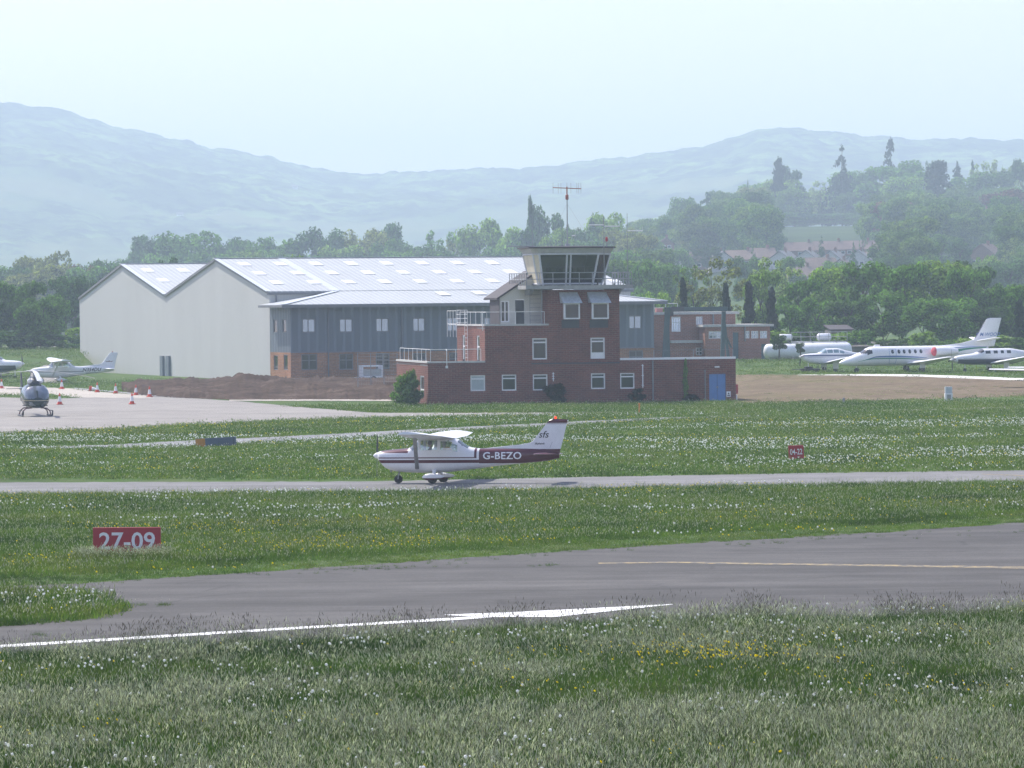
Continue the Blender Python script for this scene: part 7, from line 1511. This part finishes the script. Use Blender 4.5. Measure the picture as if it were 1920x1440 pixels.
# ================================================================ HOUSES ON THE SLOPE
M_TILE = paint('brown_roof_tile', (0.17, 0.115, 0.095), 0.9, 0, 0.3, 0.6); M_TILE2 = paint('red_roof_tile', (0.165, 0.105, 0.092), 0.9, 0, 0.3, 0.6); M_TILE3 = paint('grey_roof_tile', (0.16, 0.15, 0.155), 0.9, 0, 0.3, 0.6)
M_REND = paint('pale_render', (0.58, 0.56, 0.52), 0.9, 0, 0.1, 0.5); M_HBRICK = paint('house_brick', (0.27, 0.15, 0.11), 0.9, 0, 0.2, 0.8)
def house(x, yr, wpx, D, rz, wall_m, roof_m, label, gable_front=False):
    t_ = P(x, yr, D); zb = float(ter(t_.x, D)); H = max(5.5, t_.z - zb); Lw = wpx * D / FPX / 2; dp = 4.2; he = H - (2.6 if not gable_front else Lw * 0.75)
    o = empty('house', (t_.x, D, t_.z - H), rz, label, 'house', 'houses below the wooded hill')
    if gable_front:
        hw = Lw; dl = 5.0
        MB().rings([[(-hw, y, -2), (hw, y, -2), (hw, y, he), (0, y, H - .15), (-hw, y, he)] for y in (-dl, dl)]).build('wall', wall_m, o)
        rf = MB(); 
        for s in (-1, 1): rf.poly([(0, -dl - .4, H), (0, dl + .4, H), (s * (hw + .4), dl + .4, he - .3), (s * (hw + .4), -dl - .4, he - .3)], (0, 0, 0.18))
        r_ = rf.build('roof', roof_m, o); wins = [(-hw * .55, -hw * .55 + 1.2), (hw * .15, hw * .15 + 1.2)]; yf = -dl
    else:
        MB().rings([[(xx, -dp, -2), (xx, dp, -2), (xx, dp, he), (xx, 0, H - .15), (xx, -dp, he)] for xx in (-Lw, Lw)]).build('wall', wall_m, o)
        rf = MB()
        for s in (-1, 1): rf.poly([(-Lw - .3, 0, H), (Lw + .3, 0, H), (Lw + .3, s * (dp + .5), he - .3), (-Lw - .3, s * (dp + .5), he - .3)], (0, 0, 0.18))
        r_ = rf.build('roof', roof_m, o); n = max(2, int(Lw * 2 / 3)); wins = [(-Lw + (i + .5) * 2 * Lw / n - 0.7, -Lw + (i + .5) * 2 * Lw / n + 0.7) for i in range(n)]; yf = -dp
    cx = Lw * 0.55 if not gable_front else 0.4; MB().box(cx - .4, cx + .4, -.35, .35, H - 1.2, H + 1.1).build('chimney', M_HBRICK, r_)
    for w0, w1 in wins:
        f = MB().box(w0, w1, yf - 0.03, yf + .02, he - 1.6, he - .5).build('window', M_WHITE, o); MB().box(w0 + .12, w1 - .12, yf - .045, yf - .032, he - 1.48, he - .62).build('pane', M_GLASS_D, f)
    return o
HS = [(1158, 488, 56, 1130, 8, 0, 0, 0), (1200, 484, 50, 1140, -10, 0, 0, 1), (1232, 482, 46, 1150, 6, 1, 0, 0), (1262, 480, 44, 1150, 30, 0, 2, 1), (1300, 474, 50, 1170, -8, 1, 0, 0), (1348, 472, 48, 1180, 12, 0, 2, 1), (1388, 470, 52, 1180, -6, 1, 0, 0), (1426, 466, 50, 1190, 10, 0, 0, 0), (1448, 456, 62, 1290, 4, 1, 1, 0), (1500, 455, 60, 1300, -4, 1, 1, 0), (1556, 453, 60, 1300, 6, 1, 1, 0), (1612, 452, 56, 1300, -6, 1, 1, 0), (1664, 452, 54, 1290, 5, 1, 1, 0),
      (1470, 471, 46, 1180, -20, 0, 2, 1), (1516, 470, 50, 1180, -15, 0, 2, 1), (1564, 471, 50, 1180, -18, 0, 2, 1), (1612, 470, 46, 1180, -12, 0, 2, 1), (1536, 484, 60, 1120, 15, 0, 0, 0), (1580, 487, 44, 1110, -14, 0, 0, 1), (1650, 460, 50, 1200, 10, 0, 1, 1), (1248, 446, 30, 1330, 0, 1, 1, 1), (1758, 412, 42, 1520, 8, 1, 1, 0), (1850, 458, 70, 1200, -25, 1, 1, 1), (1836, 392, 50, 1560, 0, 0, 2, 0), (1888, 486, 44, 1080, 20, 0, 0, 1), (1500, 500, 50, 1090, 8, 1, 0, 0), (1540, 508, 50, 1070, -10, 0, 0, 1)]
HL = {0: 'pale rendered', 1: 'brick'}; RL = {0: 'brown', 1: 'red', 2: 'grey'}
order = sorted(HS, key=lambda q: q[0])
for q in HS: house(q[0], q[1], q[2], q[3], R(q[4]), (M_REND, M_HBRICK)[q[5]], (M_TILE, M_TILE2, M_TILE3)[q[6]], '%s house with %s tiled roof, %s from left below the hill' % (HL[q[5]], RL[q[6]], ORD[order.index(q)].replace(' ', '-')), bool(q[7]))
# yellow meadow on the slope
strip('meadow', [(1425, 441), (1500, 436), (1580, 432), (1632, 431)], [(1425, 452), (1500, 450), (1580, 449), (1632, 447)], 0.3, paint('buttercup_meadow', (0.26, 0.26, 0.06), 1.0, 0, 0.25, 0.05), 1425, 1640, 40, 6, 0.2)
# white farm buildings far up on the hills
def hill_z(X, Y):
    a = X / Y; j = int(np.clip(np.searchsorted(th, a) - 1, 0, len(th) - 2)); i = int(np.clip(np.searchsorted(yy, Y) - 1, 0, len(yy) - 2)); return float(HZ[i, j])
for x, y, wd, lb in ((337, 407, 12, 'tiny white farm building on the hill above the left hangar gable'), (410, 411, 6, 'tiny white cottage right of the long white farm building'), (553, 355, 11, 'tiny white farmhouse high on the hill left of the saddle')):
    for Y in np.linspace(3000, 5100, 500):
        p_ = P(x, y, Y)
        if hill_z(p_.x, Y) > p_.z: break
    o = empty('farmhouse', (p_.x, Y, p_.z), 0, lb, 'farmhouse', 'white farms on the far hill'); L = wd * Y / FPX
    MB().box(-L / 2, L / 2, 0, 6, -6, 2.6).build('wall', M_WHITE, o); MB().poly([(-L / 2 - .4, -.5, 2.5), (L / 2 + .4, -.5, 2.5), (L / 2 + .4, 3, 5.0), (-L / 2 - .4, 3, 5.0)], (0, 0, 0.3)).build('roof', M_TILE3, o)
# thin grass coming up through the ploughed field
p = field(5200, 312, 372); x, y = proj(p, ter(p[:, 0], p[:, 1])); k = on_paving(x, y, ['ploughed_field']) & (patch(p, 6, 3, 77) > 0.5); p = p[k]; lay('field_weeds', p, 0.3, 0.7, far_t)
